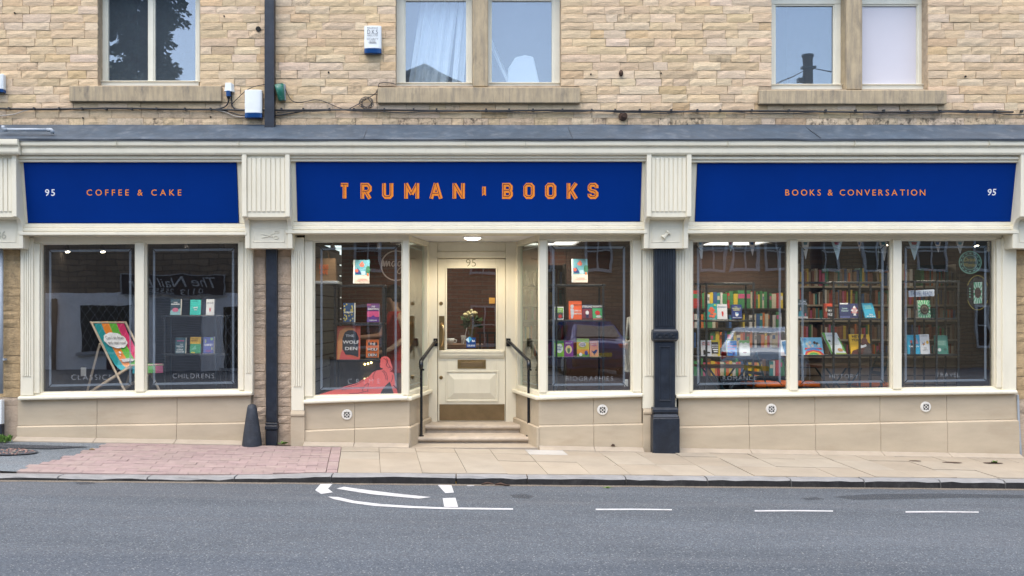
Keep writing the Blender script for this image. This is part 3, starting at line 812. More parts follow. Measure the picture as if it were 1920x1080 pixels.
Kk = [([(0, -.13), (0, 1.13)], 0), ([(1.02, -.13), (.12, .62)], 0), ([(.36, .46), (1.02, 1.13)], 0)]
Ss = [([(1, .27), (1, .12), (.78, 0), (.22, 0), (0, .14), (0, .36), (.2, .47), (.8, .56), (1, .68), (1, .86), (.78, 1), (.22, 1), (0, .88), (0, .74)], 0)]
for cx, w_, s_ in ((646, 21, Tt), (686.5, 21, Rr_), (727, 21, Uu), (772, 28, Mm), (817.5, 24, Aa), (860, 23, Nn), (951.5, 20, Bb), (992, 21, Oo), (1032.5, 21, Oo), (1073, 21, Kk), (1112, 20, Ss)): block(cx, w_, s_)
q = MB(); q.face([to(a, c, .002) for a, c in ((904, 350), (911, 350), (911, 367.5), (907.5, 364.5), (904, 367.5))][::-1]); o = q.build('bookmark', M['orange'], t)
q = MB(); q.face([to(a, c, .003) for a, c in ((905.3, 351.3), (906.6, 351.3), (906.6, 363), (905.3, 365))][::-1]); q.build('inline', M['darkred'], o)

# ------------------------------------------------------------------ console brackets
def console(px0, px1, emblem=None, full=True):
    yF = -.335
    x0, x1 = X(px0, yF), X(px1, yF); ck = .052
    zt, zf, zb_ = Z(290.5, -.3), Z(406, yF), Z(466, -.17)
    cheek = [(WY, zt), (yF, zt), (yF + .012, zf), (yF + .045, zf)]
    for i in range(9):
        a = i / 8 * math.pi / 2
        cheek.append((yF + .045 + .10 * math.sin(a), zf - .13 * (1 - math.cos(a)) - .01))
    cheek += [(yF + .155, zb_), (WY, zb_)]
    r = MB(); r.prof(cheek, x0, x0 + ck); r.prof(cheek, x1 - ck, x1)
    root = r.build('console_bracket', M['cream'], bld, bevel=.004)
    # fluted face between the cheeks
    q = MB(); q.prof([(WY, zt - .002), (yF + .03, zt - .002), (yF + .036, zf), (yF + .06, zf - .012), (yF + .17, zf - .02), (yF + .175, zb_ + .004), (WY, zb_ + .004)], x0 + ck, x1 - ck); q.build('face_panel', M['cream'], root)
    q = MB(); n = 8; wv = (x1 - x0 - 2 * ck) / n
    for i in range(n):
        a = x0 + ck + i * wv
        q.prof([(yF + .034, zt - .03), (yF + .020, zt - .04), (yF + .026, zf + .06), (yF + .036, zf + .05)], a + .006, a + wv - .006)
    q.build('reeding', M['cream'], root, bevel=.002, kind='stuff')
    # lower block with raised panel
    xm0, xm1 = x0 + ck + .035, x1 - ck - .035; ym = yF + .175
    q = MB(); pz0, pz1 = zb_ + .07, zf - .11
    for (a, c, d, h) in ((xm0, xm1, pz0, pz0 + .01), (xm0, xm1, pz1 - .01, pz1), (xm0, xm0 + .01, pz0 + .01, pz1 - .01), (xm1 - .01, xm1, pz0 + .01, pz1 - .01)): q.box(a, c, ym - .006, ym + .002, d, h)
    q.build('raised_panel', M['cream'], root, bevel=.002)
    xc, zc = (xm0 + xm1) / 2, (pz0 + pz1) / 2
    q = MB()
    if emblem == 'scissors':
        q.ribbon([(xc - .085, zc - .028), (xc - .02, zc - .018), (xc + .03, zc + .012), (xc + .07, zc + .03)], .011, ym - .010, ym)
        q.ribbon([(xc - .085, zc + .018), (xc - .02, zc + .004), (xc + .03, zc - .014), (xc + .05, zc - .02)], .011, ym - .012, ym)
        for dx, dz in ((.085, .036), (.08, -.026)):
            q.ribbon([(xc + dx + .026 * math.cos(a), zc + dz + .016 * math.sin(a)) for a in (i * 6.283 / 12 for i in range(12))], .007, ym - .011, ym, True)
    elif emblem == 'reel':
        q.cyl((xc - .022, ym - .012, zc - .022), (xc + .022, ym - .012, zc + .022), .018, n=10)
        q.cyl((xc + .022, ym - .012, zc + .022), (xc + .032, ym - .012, zc + .032), .03, n=12); q.cyl((xc - .032, ym - .012, zc - .032), (xc - .022, ym - .012, zc - .022), .03, n=12)
    elif emblem == '86':
        q.text('86', (xc, zc - .04), .085, y=ym - .008)
        q.text('86', (xc, zc - .04), .085, y=ym - .004)
    if emblem: q.build('emblem', M['creamjoint'] if emblem == '86' else M['cream'], root, bevel=.001 if emblem != '86' else 0)
console(-57, 30, '86'); console(453, 543, 'scissors'); console(1213, 1297, 'reel'); console(1915, 2004)

# ------------------------------------------------------------------ pilasters
def pilaster(px0, px1, py0, py1, y=-.03, fl=True, base=None, depth=.12, name='pilaster', fpy=None, n=4):
    x0, x1 = X(px0, y), X(px1, y); z0, z1 = Z(py1, y), Z(py0, y)
    q = MB(); q.box(x0, x1, y, y + depth, z0, z1); root = q.build(name, M['cream'], bld, bevel=.004)
    if fl:
        a, c = fpy or (py0 + 12, py1 - 30)
        q = MB(); m_ = (x1 - x0) * .16; wv = (x1 - x0 - 2 * m_) / n
        for i in range(n):
            xa = x0 + m_ + i * wv
            q.prism([(xa + .003, Z(c, y)), (xa + wv - .003, Z(c, y)), (xa + wv - .003, Z(a, y)), (xa + .003, Z(a, y))], y - .009, y + .001)
        q.build('reeding', M['cream'], root, bevel=.003, kind='stuff')
    return root
pilaster(38, 62, 445, 742, -.03, fpy=(452, 706), n=4)
pilaster(458, 473.5, 445, 738, -.03, fpy=(452, 700), n=3)
pilaster(546, 570, 445, 770, -.03, fpy=(470, 725), n=4)
pilaster(1205, 1230, 445, 766, -.03, fpy=(470, 705), n=4)
pilaster(1262, 1293, 445, 742, -.02, fpy=(470, 705), n=4)
pilaster(1880, 1906, 445, 738, -.03, fl=False)
def base_block(px0, px1, py0, py1, y=-.035):
    x0, x1 = X(px0, y), X(px1, y)
    q = MB(); q.box(x0, x1, y, .14, zp((x0 + x1) / 2, 0) - .06, Z(py0 + 12, y)); q.prof([(.14, Z(py0 + 12, y)), (y, Z(py0 + 12, y)), (y - .012, Z(py0 + 9, y)), (y - .012, Z(py0 + 6, y)), (y + .006, Z(py0, y)), (.14, Z(py0, y))], x0, x1)
    q.build('pilaster_base', M['render'], bld, bevel=.003)
base_block(545, 571, 770, 830); base_block(1206, 1229, 766, 850)

# ------------------------------------------------------------------ shop windows
GY = .055
def etched(win, x0, x1, zb, zt, y, to=None):
    """bevelled border strips of pale film, with dark mitre ticks"""
    i = .072; s = .026
    q = MB()
    B0 = lambda u: zb[0] + (zb[1] - zb[0]) * u + i
    T0 = lambda u: zt[0] + (zt[1] - zt[0]) * u - i
    a, c = x0 + i, x1 - i
    q.add([(a, y, B0(0)), (c, y, B0(1)), (c - s, y, B0(1) + s), (a + s, y, B0(0) + s)], [(0, 1, 2, 3)])
    q.add([(a, y, T0(0)), (c, y, T0(1)), (c - s, y, T0(1) - s), (a + s, y, T0(0) - s)], [(3, 2, 1, 0)])
    q.add([(a, y, B0(0)), (a + s, y, B0(0) + s), (a + s, y, T0(0) - s), (a, y, T0(0))], [(0, 1, 2, 3)])
    q.add([(c, y, B0(1)), (c - s, y, B0(1) + s), (c - s, y, T0(1) - s), (c, y, T0(1))], [(3, 2, 1, 0)])
    q.build('etched_border', M['film'], win)
    q = MB()
    for cx_, cz_, sx, sz in ((a, B0(0), 1, 1), (c, B0(1), -1, 1), (a, T0(0), 1, -1), (c, T0(1), -1, -1)):
        q.ribbon([(cx_ - .012 * sx, cz_ - .012 * sz), (cx_ + .04 * sx, cz_ + .04 * sz)], .009, y - .003, y - .001)
    q.build('mitre_tick', M['filmdark'], win, kind='stuff')
def shop_window(out0, out1, panes, py_t, py_b, sill, word=None, sy=-.06, head=435):
    """panes [(l, r)] px; py_t / py_b (left, right) glass edges; sill (px0, px1, pyl, pyr) sill foot"""
    xo0, xo1 = X(out0), X(out1)
    def zt(px): u = (px - out0) / (out1 - out0); return Z(py_t[0] + (py_t[1] - py_t[0]) * u)
    def zb(px): u = (px - out0) / (out1 - out0); return Z(py_b[0] + (py_b[1] - py_b[0]) * u)
    def zs(px): u = (px - out0) / (out1 - out0); return Z(sill[2] + (sill[3] - sill[2]) * u, sy) + .045
    q = MB()
    q.slab(xo0, xo1, .0, .10, (zt(out0), zt(out1)), (Z(head), Z(head)))
    q.slab(xo0, xo1, .0, .10, (zs(out0) - .02, zs(out1) - .02), (zb(out0), zb(out1)))
    cur = out0; posts = []
    for p in panes: posts.append((cur, p[0])); cur = p[1]
    posts.append((cur, out1))
    for a, c in posts:
        if c - a > .5:
            q.slab(X(a), X(c), -.012, .10, (zb(a), zb(c)), (zt(a), zt(c)))
    win = q.build('shop_window', M['cream'], bld, bevel=.006)
    for k, p in enumerate(panes):
        x0, x1 = X(p[0]), X(p[1])
        g = MB(); g.slab(x0 - .006, x1 + .006, GY, GY + .006, (zb(p[0]) - .006, zb(p[1]) - .006), (zt(p[0]) + .006, zt(p[1]) + .006)); g.build('pane', M['glass'], win)
        e = .016; bd = MB()
        bd.slab(x0, x0 + e, .022, GY, (zb(p[0]), zb(p[0])), (zt(p[0]), zt(p[0]))); bd.slab(x1 - e, x1, .022, GY, (zb(p[1]), zb(p[1])), (zt(p[1]), zt(p[1])))
        bd.slab(x0 + e, x1 - e, .022, GY, (zb(p[0]), zb(p[1])), (zb(p[0]) + e, zb(p[1]) + e)); bd.slab(x0 + e, x1 - e, .022, GY, (zt(p[0]) - e, zt(p[1]) - e), (zt(p[0]), zt(p[1])))
        bd.build('glazing_bead', M['cream'], win)
        etched(win, x0, x1, (zb(p[0]), zb(p[1])), (zt(p[0]), zt(p[1])), GY + .012)
        if word and word[k]:
            wt, a, c, y0_, y1_ = word[k]
            q = MB(); h = (y1_ - y0_) / 164; wd = sum(glyphs(ch_, 1, -.016)[2] for ch_ in wt); 
            gap = ((c - a) / 164 - wd * h) / (len(wt) - 1); x = X(a)
            for ch_ in wt:
                vs, fs, ww = glyphs(ch_, 1, -.016); q.add([(x + u * h, GY - .003, Z(y1_) + v * h) for u, v in vs], fs); x += ww * h + gap
            q.build('lettering', M['vinyl'], win)
    # sill with rounded nose
    dz = ((Z(sill[3], sy)) - (Z(sill[2], sy))); z = Z(sill[2], sy)
    q = MB(); q.prof([(.09, z), (sy + .006, z), (sy, z + .012), (sy, z + .028), (sy + .008, z + .038), (.0, z + .046), (.09, z + .046)], X(sill[0], sy), X(sill[1], sy), dz=dz)
    q.build('sill', M['cream'], win, bevel=.002)
    return win
shop_window(62, 458, [(75, 254), (271, 448)], (456, 453), (738, 732), (33, 472, 750.5, 741.5), [('CLASSICS', 130, 206, 703, 713), ('CHILDRENS', 321, 399, 701, 710)])
shop_window(571, 767, [(587, 755)], (452, 450), (744, 741), (569, 764, 757.5, 750), [('CRIME', 651, 712, 711, 720)])
shop_window(1011, 1203, [(1025, 1186)], (450, 449), (736.5, 735), (1012, 1205, 750, 744), [('BIOGRAPHIES', 1062, 1151, 706, 714.5)])
shop_window(1292, 1880, [(1298, 1480), (1495, 1674), (1690, 1868)], (451, 448), (735, 727), (1268, 1908, 747, 738.5), [('ROMANCE', 1358, 1421, 705.5, 713.5), ('HISTORY', 1559, 1613, 702, 710), ('TRAVEL', 1760, 1804, 699.5, 707.5)])
# upright dark slot where the door bay ends
q = MB(); q.box(X(1203), X(1205), .0, .05, Z(850), Z(440)); q.box(X(569.2), X(571), .0, .05, Z(832), Z(440)); q.build('shadow_gap', M['ironhole'], bld)

# stall risers: dressed stone panels, lower plinth course with splayed top, tapering strip at the pavement
def riser(px0, px1, pt, pm, cuts, y=.0, y2=-.022, fillet=True):
    x0, x1 = X(px0), X(px1); W = x1 - x0
    it = lambda p, x: p[0] + (p[1] - p[0]) * (x - x0) / W
    back = MB().slab(x0, x1, y + .012, .14, (zp(x0, 0) - .1, zp(x1, 0) - .1), (Z(pt[0]) + .02, Z(pt[1]) + .02)).build('stall_riser', M['render'], bld)
    cx = [x0] + [X(c) for c in cuts] + [x1]
    for a, c in zip(cx, cx[1:]):
        g = .0016
        q = MB(); q.slab(a + g, c - g, y, y + .02, (Z(it(pm, a)), Z(it(pm, c))), (Z(it(pt, a)) + .02, Z(it(pt, c)) + .02)); q.build('stone_panel', M['render'], back, bevel=.002)
        q = MB(); za, zc = Z(it(pm, a)), Z(it(pm, c))
        A = [(a + g, y + .02, zp(a, 0) - .08), (a + g, y2, zp(a, 0) - .08), (a + g, y2, za - .018), (a + g, y - .002, za - .003), (a + g, y + .02, za - .003)]
        B = [(c - g, y + .02, zp(c, 0) - .08), (c - g, y2, zp(c, 0) - .08), (c - g, y2, zc - .018), (c - g, y - .002, zc - .003), (c - g, y + .02, zc - .003)]
        q.loft(A, B); q.build('stone_panel', M['render'], back, bevel=.002)
    if fillet:
        for a, c in zip(cx, cx[1:]):
            q = MB(); g = .002
            A = [(a + g, y2 - .10, zp(a, -.13) - .03), (a + g, y2 - .10, zp(a, -.13) + .006), (a + g, y2 - .002, zp(a, 0) + .035), (a + g, y2 - .002, zp(a, 0) - .03)]
            B = [(c - g, y2 - .10, zp(c, -.13) - .03), (c - g, y2 - .10, zp(c, -.13) + .006), (c - g, y2 - .002, zp(c, 0) + .035), (c - g, y2 - .002, zp(c, 0) - .03)]
            q.loft(A, B); q.build('base_strip', M['flagplain'], back, bevel=.003)
M['flagplain'] = mat('pale concrete strip', (.36, .305, .235), .85, var=.08, vs=7, bmp=.2, dirt=.25, dirtcol=(.36, .29, .2), ds=5)
riser(33, 470, (750, 742), (798, 791), (182, 332))
riser(571, 768, (757, 751), (806, 798), (665,))
riser(1010, 1205, (751, 744), (797, 793), (1113,))
riser(1268, 1910, (747, 739), (799, 786), (1404, 1528, 1650, 1775))
# air vents set in the risers
def vent(px, py):
    c = P(px, py, -.002)
    q = MB(); q.lathe([(.0, -.012), (.052, -.012), (.058, -.008), (.062, 0), (.062, .006), (0, .006)], c, 24, axis='Y')
    o = q.build('air_vent', mat('white vent plastic', (.74, .70, .62), .5) if 'vw' not in M else M['vw'], bld, smooth=False)
    h = MB()
    for dx, dz in [(0, 0)] + [(.029 * math.cos(a), .029 * math.sin(a)) for a in (R(45 * i) for i in range(8))]:
        r = .0115 if (dx == 0 or abs(abs(dx) - abs(dz)) < .004) else .0075
        h.lathe([(0, -.0132), (r, -.0132), (r, -.0122), (0, -.0122)], (c.x + dx, c.y, c.z + dz), 10, axis='Y')
    h.build('vent_holes', M['ironhole'], o, kind='stuff')
M['vw'] = mat('white vent plastic', (.74, .70, .62), .5, var=.05)
for v in ((650.5, 777.5), (1129.5, 768.5), (1446, 767), (1735.5, 763)): vent(*v)
q = MB(); q.prism([(X(1145, -.03), Z(836, -.03)), (X(1153, -.03), Z(837, -.03)), (X(1152, -.03), Z(833, -.03)), (X(1148, -.03), Z(832, -.03))], -.039, -.034); q.build('worn_hole', M['rust'], bld)

# ------------------------------------------------------------------ stone piers
def pier(px0, px1, rows, y=.04, px_hide=None):
    x0, x1 = X(px0, y), X(px1, y)
    zb_ = zp((x0 + x1) / 2, 0) - .06
    root = MB().box(x0 - .01, x1 + .01, y + .014, .14, zb_, Z(455, y)).build('stone_pier', M['mortar'], bld)
    for a, c, kind in rows:
        for (l, r) in px_hide or [(px0, px1)]:
            q = MB(); t = random.uniform(.88, 1.04)
            base = (.54, .41, .29) if kind == 'd' else ((.50, .36, .20) if kind == 'o' else (.49, .385, .285))
            col = (base[0] * t, base[1] * t, base[2] * t, .12 if kind != 'o' else .3)
            stone_shape(q, X(l, y) + random.uniform(0, .01), X(r, y) - random.uniform(0, .006), Z(c, y) + .003, Z(a, y) - .003, y, .03, col, .004 if kind == 'd' and c - a > 30 else .012, 3 if c - a > 30 else 2)
            q.build('stone', M['stone'], root)
seq = [(455, 481, 'd'), (481, 533, 'd'), (533, 546, 'g'), (546, 560, 'g'), (560, 574, 'g'), (574, 587, 'g'), (587, 602, 'g'), (602, 615, 'g'), (615, 630, 'g'), (630, 682, 'd'), (682, 697, 'g'), (697, 713, 'g'), (713, 729, 'g'), (729, 745, 'g'), (745, 762, 'g'), (762, 779, 'g'), (779, 794, 'g'), (794, 835, 'g')]
pier(473, 546, seq, px_hide=[(474, 498), (519, 546)])
pier(-60, 38, [(455, 488, 'o'), (488, 540, 'o'), (540, 555, 'o'), (555, 570, 'o'), (570, 583, 'o'), (583, 598, 'o'), (598, 614, 'o'), (614, 667, 'o'), (667, 682, 'o'), (682, 698, 'o'), (698, 714, 'o'), (714, 728, 'o'), (728, 745, 'o'), (745, 760, 'g'), (760, 832, 'g')], y=.02)
pier(1906, 1990, [(440, 470, 'o'), (470, 495, 'o'), (495, 522, 'o'), (522, 556, 'o'), (556, 572, 'o'), (572, 590, 'o'), (590, 606, 'o'), (606, 624, 'o'), (624, 640, 'o'), (640, 662, 'o'), (662, 690, 'o'), (690, 706, 'o'), (706, 730, 'o'), (730, 748, 'o'), (748, 775, 'g'), (775, 862, 'g')], y=.03)
for nx0, nx1 in ((-10, X(-61, .04)), (X(1991, .04), 10.4)):              # the neighbours' ground-floor walls
    nw = MB().box(nx0, nx1, .05, .3, -.5, Z(232)).build('side_wall', M['mortar'], bld); q = MB(); z = -.35
    while z < Z(236):
        h = random.uniform(.09, .16); x = nx0
        while x < nx1 - .05:
            L = min(random.uniform(.22, .5), nx1 - x); stone_shape(q, x + .003, x + L - .003, z + .003, z + h - .003, .04, .03, (.50 * random.uniform(.85, 1.05), .37, .22, .2)); x += L
        z += h
    q.build('packed_stones', M['stone'], nw, kind='stuff')
q = MB(); q.box(X(1224), X(1272), .0, .13, zp(2.2, 0) - .05, Z(445)); q.build('column_backing', M['cream'], bld)
q = MB(); q.tube([(X(1907, -.0), -.012, Z(740)), (X(1909), -.012, Z(790)), (X(1913), -.012, Z(858))], .012); q.build('mortar_fillet', M['pipegrey'], bld)

# ------------------------------------------------------------------ iron column
def column():
    y = -.10; xc = X(1247, y)
    zf = lambda p: Z(p, -.17)
    hw = .122
    q = MB(); q.box(xc - hw, xc + hw, y, y + .12, zf(622), Z(462, y)); root = q.build('iron_column', M['navy'], bld, bevel=.006)
    q = MB(); n = 8; wv = (2 * hw - .03) / n
    for i in range(n):
        a = xc - hw + .015 + i * wv; q.box(a + .005, a + wv - .005, y - .011, y - .0005, zf(612), Z(463, y))
    q.build('reeding', M['navy'], root, bevel=.004, kind='stuff')
    q = MB(); z0, z1 = zf(641), zf(617)
    q.loft([(xc + sx * (hw + .004), y + sy, z1) for sx, sy in ((-1, -.012), (1, -.012), (1, .1), (-1, .1))], [(xc + sx * (hw + .024), y + sy, z1 - .03) for sx, sy in ((-1, -.034), (1, -.034), (1, .1), (-1, .1))])
    q.box(xc - hw - .024, xc + hw + .024, y - .034, y + .1, z0 + .03, z1 - .0305)
    q.loft([(xc + sx * (hw + .024), y + sy, z0 + .0295) for sx, sy in ((-1, -.034), (1, -.034), (1, .1), (-1, .1))], [(xc + sx * (hw + .004), y + sy, z0) for sx, sy in ((-1, -.012), (1, -.012), (1, .1), (-1, .1))])
    band_ = q.build('capital_band', M['navy'], root, bevel=.006)
    for dx in (-.08, 0, .08):
        q = MB(); c = (xc + dx, y - .036, (z0 + z1) / 2 - .005)
        for r in (.03, .016): q.ribbon([(c[0] + r * math.cos(a), c[2] + r * .72 * math.sin(a)) for a in (i * 6.283 / 14 for i in range(14))], .008, y - .044, y - .033, True)
        q.build('rosette', M['navy'], band_, bevel=.002)
    q = MB(); q.box(xc - hw + .006, xc + hw - .006, y + .004, y + .12, zf(767), zf(642)); 
    a, c, d, h = xc - .066, xc + .066, zf(753), zf(650)
    for (l, r, lo, hi) in ((a, c, d, d + .012), (a, c, h - .012, h), (a, a + .012, d + .012, h - .012), (c - .012, c, d + .012, h - .012)): q.box(l, r, y - .006, y + .0035, lo, hi)
    q.build('shaft_panel', M['navy'], root, bevel=.003)
    q = MB(); hb = .152; zb_ = zp(xc, -.1) - .02
    q.prof([(y + .12, zf(776)), (y - .03, zf(776)), (y - .036, zf(773)), (y - .034, zf(768)), (y - .01, zf(765)), (y + .12, zf(765))], xc - hw - .02, xc + hw + .02)
    q.build('base_moulding', M['navy'], root, bevel=.003)
    q = MB(); q.loft([(xc + s_ * hb, y_, zb_) for s_, y_ in ((-1, y - .065), (1, y - .065), (1, y + .1), (-1, y + .1))], [(xc + s_ * hb, y_, zf(784)) for s_, y_ in ((-1, y - .065), (1, y - .065), (1, y + .1), (-1, y + .1))])
    q.loft([(xc + s_ * hb, y_, zf(784) + .0005) for s_, y_ in ((-1, y - .065), (1, y - .065), (1, y + .1), (-1, y + .1))], [(xc + s_ * (hb - .02), y_, zf(776.5)) for s_, y_ in ((-1, y - .045), (1, y - .045), (1, y + .1), (-1, y + .1))])
    q.build('base_block', M['navy'], root, bevel=.008)
column()

# ------------------------------------------------------------------ entrance recess
DY = 1.0
xl0, xl1, xr0, xr1 = X(765), X(805, DY), X(1011), X(966, DY)
ZS = Z(440) ; ZD = Z(790, DY)
q = MB(); q.plan([(xl0 - .3, .101), (xr0 + .3, .101), (xr1 + .5, DY + .2), (xl1 - .5, DY + .2)], ZS + .002, ZS + .05); q.plan([(xl0 - .02, -.10), (xr0 + .02, -.10), (xr0 + .02, .1005), (xl0 - .02, .1005)], ZS + .0025, ZS + .05)
q.build('porch_soffit', mat('white soffit paint', (.84, .83, .82), .6, var=.03), bld)
def splay(side):
    a = Vector((xl0 if side < 0 else xr0, 0.0)); c = Vector((xl1 if side < 0 else xr1, DY))
    d = (c - a); L = d.length; d.normalize(); nrm = Vector((-d.y, d.x)) * (1 if side > 0 else -1)      # towards the shop interior: away from the porch
    if nrm.x * side < 0: nrm = -nrm
    def pt(u, v, z): p = a + d * u + nrm * v; return (p.x, p.y, z)
    def bx(q, u0, u1, v0, v1, z0, z1, mi=0):
        z0 = z0 if hasattr(z0, '__len__') else (z0, z0); z1 = z1 if hasattr(z1, '__len__') else (z1, z1)
        q.hexa([pt(u0, v0, z0[0]), pt(u1, v0, z0[1]), pt(u1, v1, z0[1]), pt(u0, v1, z0[0]), pt(u0, v0, z1[0]), pt(u1, v0, z1[1]), pt(u1, v1, z1[1]), pt(u0, v1, z1[0])], mi)
    zs = Z(751 if side < 0 else 750, 0) + .045
    pz0, pz1 = zs + .05, ZS - .06
    e0, e1 = .05, L - .09
    q = MB(); bx(q, 0, L, .0, .07, zs, pz0); bx(q, 0, L, 0, .07, pz1, ZS); bx(q, 0, e0, 0, .07, pz0, pz1); bx(q, e1, L, 0, .07, pz0, pz1)
    win = q.build('shop_window', M['cream'], bld, bevel=.005)
    q = MB(); bx(q, e0 - .005, e1 + .005, .04, .046, pz0 - .005, pz1 + .005); q.build('pane', M['glassplay'], win)
    q = MB(); i = .05; s_ = .016
    for u0, u1, z0, z1 in ((e0 + i, e1 - i, pz0 + i, pz0 + i + s_), (e0 + i, e1 - i, pz1 - i - s_, pz1 - i), (e0 + i, e0 + i + s_, pz0 + i + s_, pz1 - i - s_), (e1 - i - s_, e1 - i, pz0 + i + s_, pz1 - i - s_)):
        q.face([pt(u0, .052, z0), pt(u1, .052, z0), pt(u1, .052, z1), pt(u0, .052, z1)])
    q.build('etched_border', M['film'], win)
    q = MB(); bx(q, -.03, L, -.05, .09, zs - .045, zs - .001); q.build('sill', M['cream'], win, bevel=.012, seg=2)
    q = MB(); zg = zp(a.x, 0) - .05
    bx(q, -.0, L, 0, .1, zg, zs - .046); rs = q.build('stall_riser', M['render'], bld, bevel=.004)
    q = MB(); zm = Z(798)
    bx(q, -.03, L - .0, -.035, -.0005, zg, (zm - .012, zm - .012)); q.build('stone_panel', M['render'], rs, bevel=.012)
    return pt, L
ptL, LL = splay(-1); ptR, LR = splay(1)
# door surround and door
dy = DY
def dx(px): return X(px, dy)
def dz(py): return Z(py, dy)
q = MB()
q.box(dx(805) - .04, dx(820), dy - .03, dy + .08, ZD - .01, ZS); q.box(dx(948), dx(966) + .04, dy - .03, dy + .08, ZD - .01, ZS)
q.box(dx(820), dx(948), dy - .028, dy + .08, dz(484), dz(472)); q.box(dx(820), dx(948), dy - .005, dy + .08, dz(472), ZS)
q.box(dx(820), dx(948), dy - .02, dy + .0, dz(456), ZS)
frame = q.build('door_frame', M['cream'], bld, bevel=.005)
fy = dy + .0
q = MB(); zb0, zt0 = dz(789.5), dz(485)
g = (838, 930, 503, 655)
yd0, yd1 = fy + .004, fy + .05
q.box(dx(821), dx(g[0]), yd0, yd1, zb0, zt0); q.box(dx(g[1]), dx(947.3), yd0, yd1, zb0, zt0)
q.box(dx(g[0]), dx(g[1]), yd0, yd1, dz(g[2]), zt0); q.box(dx(g[0]), dx(g[1]), yd0, yd1, zb0, dz(g[3]))
door = q.build('door', M['cream'], bld, bevel=.003); door['label'] = 'cream half-glazed shop door with brass fittings'
q = MB(); q.box(dx(g[0]) - .004, dx(g[1]) + .004, fy + .025, fy + .031, dz(g[3]) - .004, dz(g[2]) + .004); q.build('pane', M['glass'], door)
def rim(q, a, c, t_, bt, wd, y0, y1):
    for (l, r, lo, hi) in ((a, c, bt - wd, bt), (a, c, t_, t_ + wd), (a - wd, a, bt - wd, t_ + wd), (c, c + wd, bt - wd, t_ + wd)): q.box(l, r, y0, y1, lo, hi)
q = MB(); rim(q, dx(g[0]), dx(g[1]), dz(g[2]), dz(g[3]), .022, fy - .008, fy + .0035); q.build('glazing_bead', M['cream'], door, bevel=.004)
q = MB(); q.prof([(fy + .004, dz(672)), (fy - .012, dz(671)), (fy - .03, dz(666)), (fy - .032, dz(662)), (fy - .04, dz(661)), (fy - .04, dz(658)), (fy + .004, dz(656.5))], dx(824), dx(945)); q.build('weather_bar', M['cream'], door, bevel=.002)
q = MB(); rim(q, dx(838), dx(932), dz(698), dz(750), .02, fy - .008, fy + .0035)
a, c, t_, bt = dx(840), dx(930), dz(700), dz(748); k = .075
q.hexa([(a, fy + .003, bt), (c, fy + .003, bt), (c - k, fy - .018, bt + k), (a + k, fy - .018, bt + k), (a, fy + .003, t_), (c, fy + .003, t_), (c - k, fy - .018, t_ - k), (a + k, fy - .018, t_ - k)])
q.build('raised_panel', M['cream'], door, bevel=.002)
q = MB(); q.box(dx(824), dx(946), fy - .002, fy + .0035, dz(788), dz(758)); q.build('kick_plate', M['kick'], door)
q = MB(); q.box(dx(858), dx(911), fy - .006, fy + .0035, dz(691), dz(674.5)); lb = q.build('letterbox', M['brass'], door, bevel=.003)
q = MB(); q.box(dx(864), dx(906), fy - .012, fy - .0065, dz(688), dz(678.5)); q.build('flap', M['kick'], lb, bevel=.003)
q = MB(); q.box(dx(823.3), dx(833.3), fy - .004, fy + .0035, dz(657), dz(592.5)); hp = q.build('handle_plate', M['brass'], door, bevel=.001)
q = MB(); q.tube([(dx(828), fy - .006, dz(606)), (dx(829), fy - .05, dz(608)), (dx(832), fy - .065, dz(616)), (dx(833), fy - .07, dz(625)), (dx(831), fy - .062, dz(637)), (dx(828.5), fy - .045, dz(647)), (dx(828), fy - .006, dz(650))], [.012, .016, .013, .012, .012, .011, .012], 10); q.build('pull_handle', mat('worn copper brass', (.62, .42, .22), .3, 1, var=.1), hp, smooth=True)
for py in (569, 708):
    q = MB(); q.lathe([(0, -.008), (.018, -.008), (.023, -.004), (.023, .003), (0, .003)], (dx(827), fy, dz(py)), 16, axis='Y'); q.lathe([(0, -.014), (.009, -.014), (.009, -.0085), (0, -.0085)], (dx(827), fy, dz(py)), 10, axis='Y'); q.build('lock', M['brass'], door)
q = MB(); q.text('95', (dx(883), dz(500)), .097, y=fy + .0022, bold=-.01); q.build('number', mat('olive number print', (.23, .21, .11), .5), door)
q = MB(); q.box(dx(818), dx(952), dy - .05, dy + .1, ZD - .03, ZD - .001); q.build('threshold', M['step'], bld, bevel=.004)
# steps with bullnoses
def step(y0, y1, ztop, zbot, hang):
    f = lambda y: (xl0 + (xl1 - xl0) * y / DY + .045, xr0 + (xr1 - xr0) * y / DY - .045)
    (a0, c0), (a1, c1) = f(y0), f(y1)
    if y0 < .5: a0 -= .04; c0 += .045
    q = MB(); nose = .058
    q.plan([(a0, y0 + .03), (c0, y0 + .03), (c1, y1), (a1, y1)], zbot, ztop - nose - .001)
    body = q.build('step', M['step'], bld, bevel=.004)
    q = MB(); pr = [(ztop - nose, .02), (ztop - nose + .008, .004), (ztop - nose / 2, -.006), (ztop - .008, .004), (ztop, .02)]
    A = [(a0 - .008, y0 + d, z) for z, d in pr]; B = [(c0 + .008, y0 + d, z) for z, d in pr]
    q.loft(A + [(a1, y1, ztop), (a1, y1, ztop - nose)], B + [(c1, y1, ztop), (c1, y1, ztop - nose)])
    q.build('tread', M['step'], body, bevel=.002)
step(.30, .67, .073 + .0, zp(0, 0) - .06, 0); step(.64, 1.0, ZD - .002, .06, 0)
q = MB(); q.plan([(xl0, .0 - .03), (xr0, -.03), (xr1, 1.), (xl1, 1.)], zp(0, 0) - .08, zp(0, 0) - .004); q.build('porch_floor', M['flagplain'], bld)
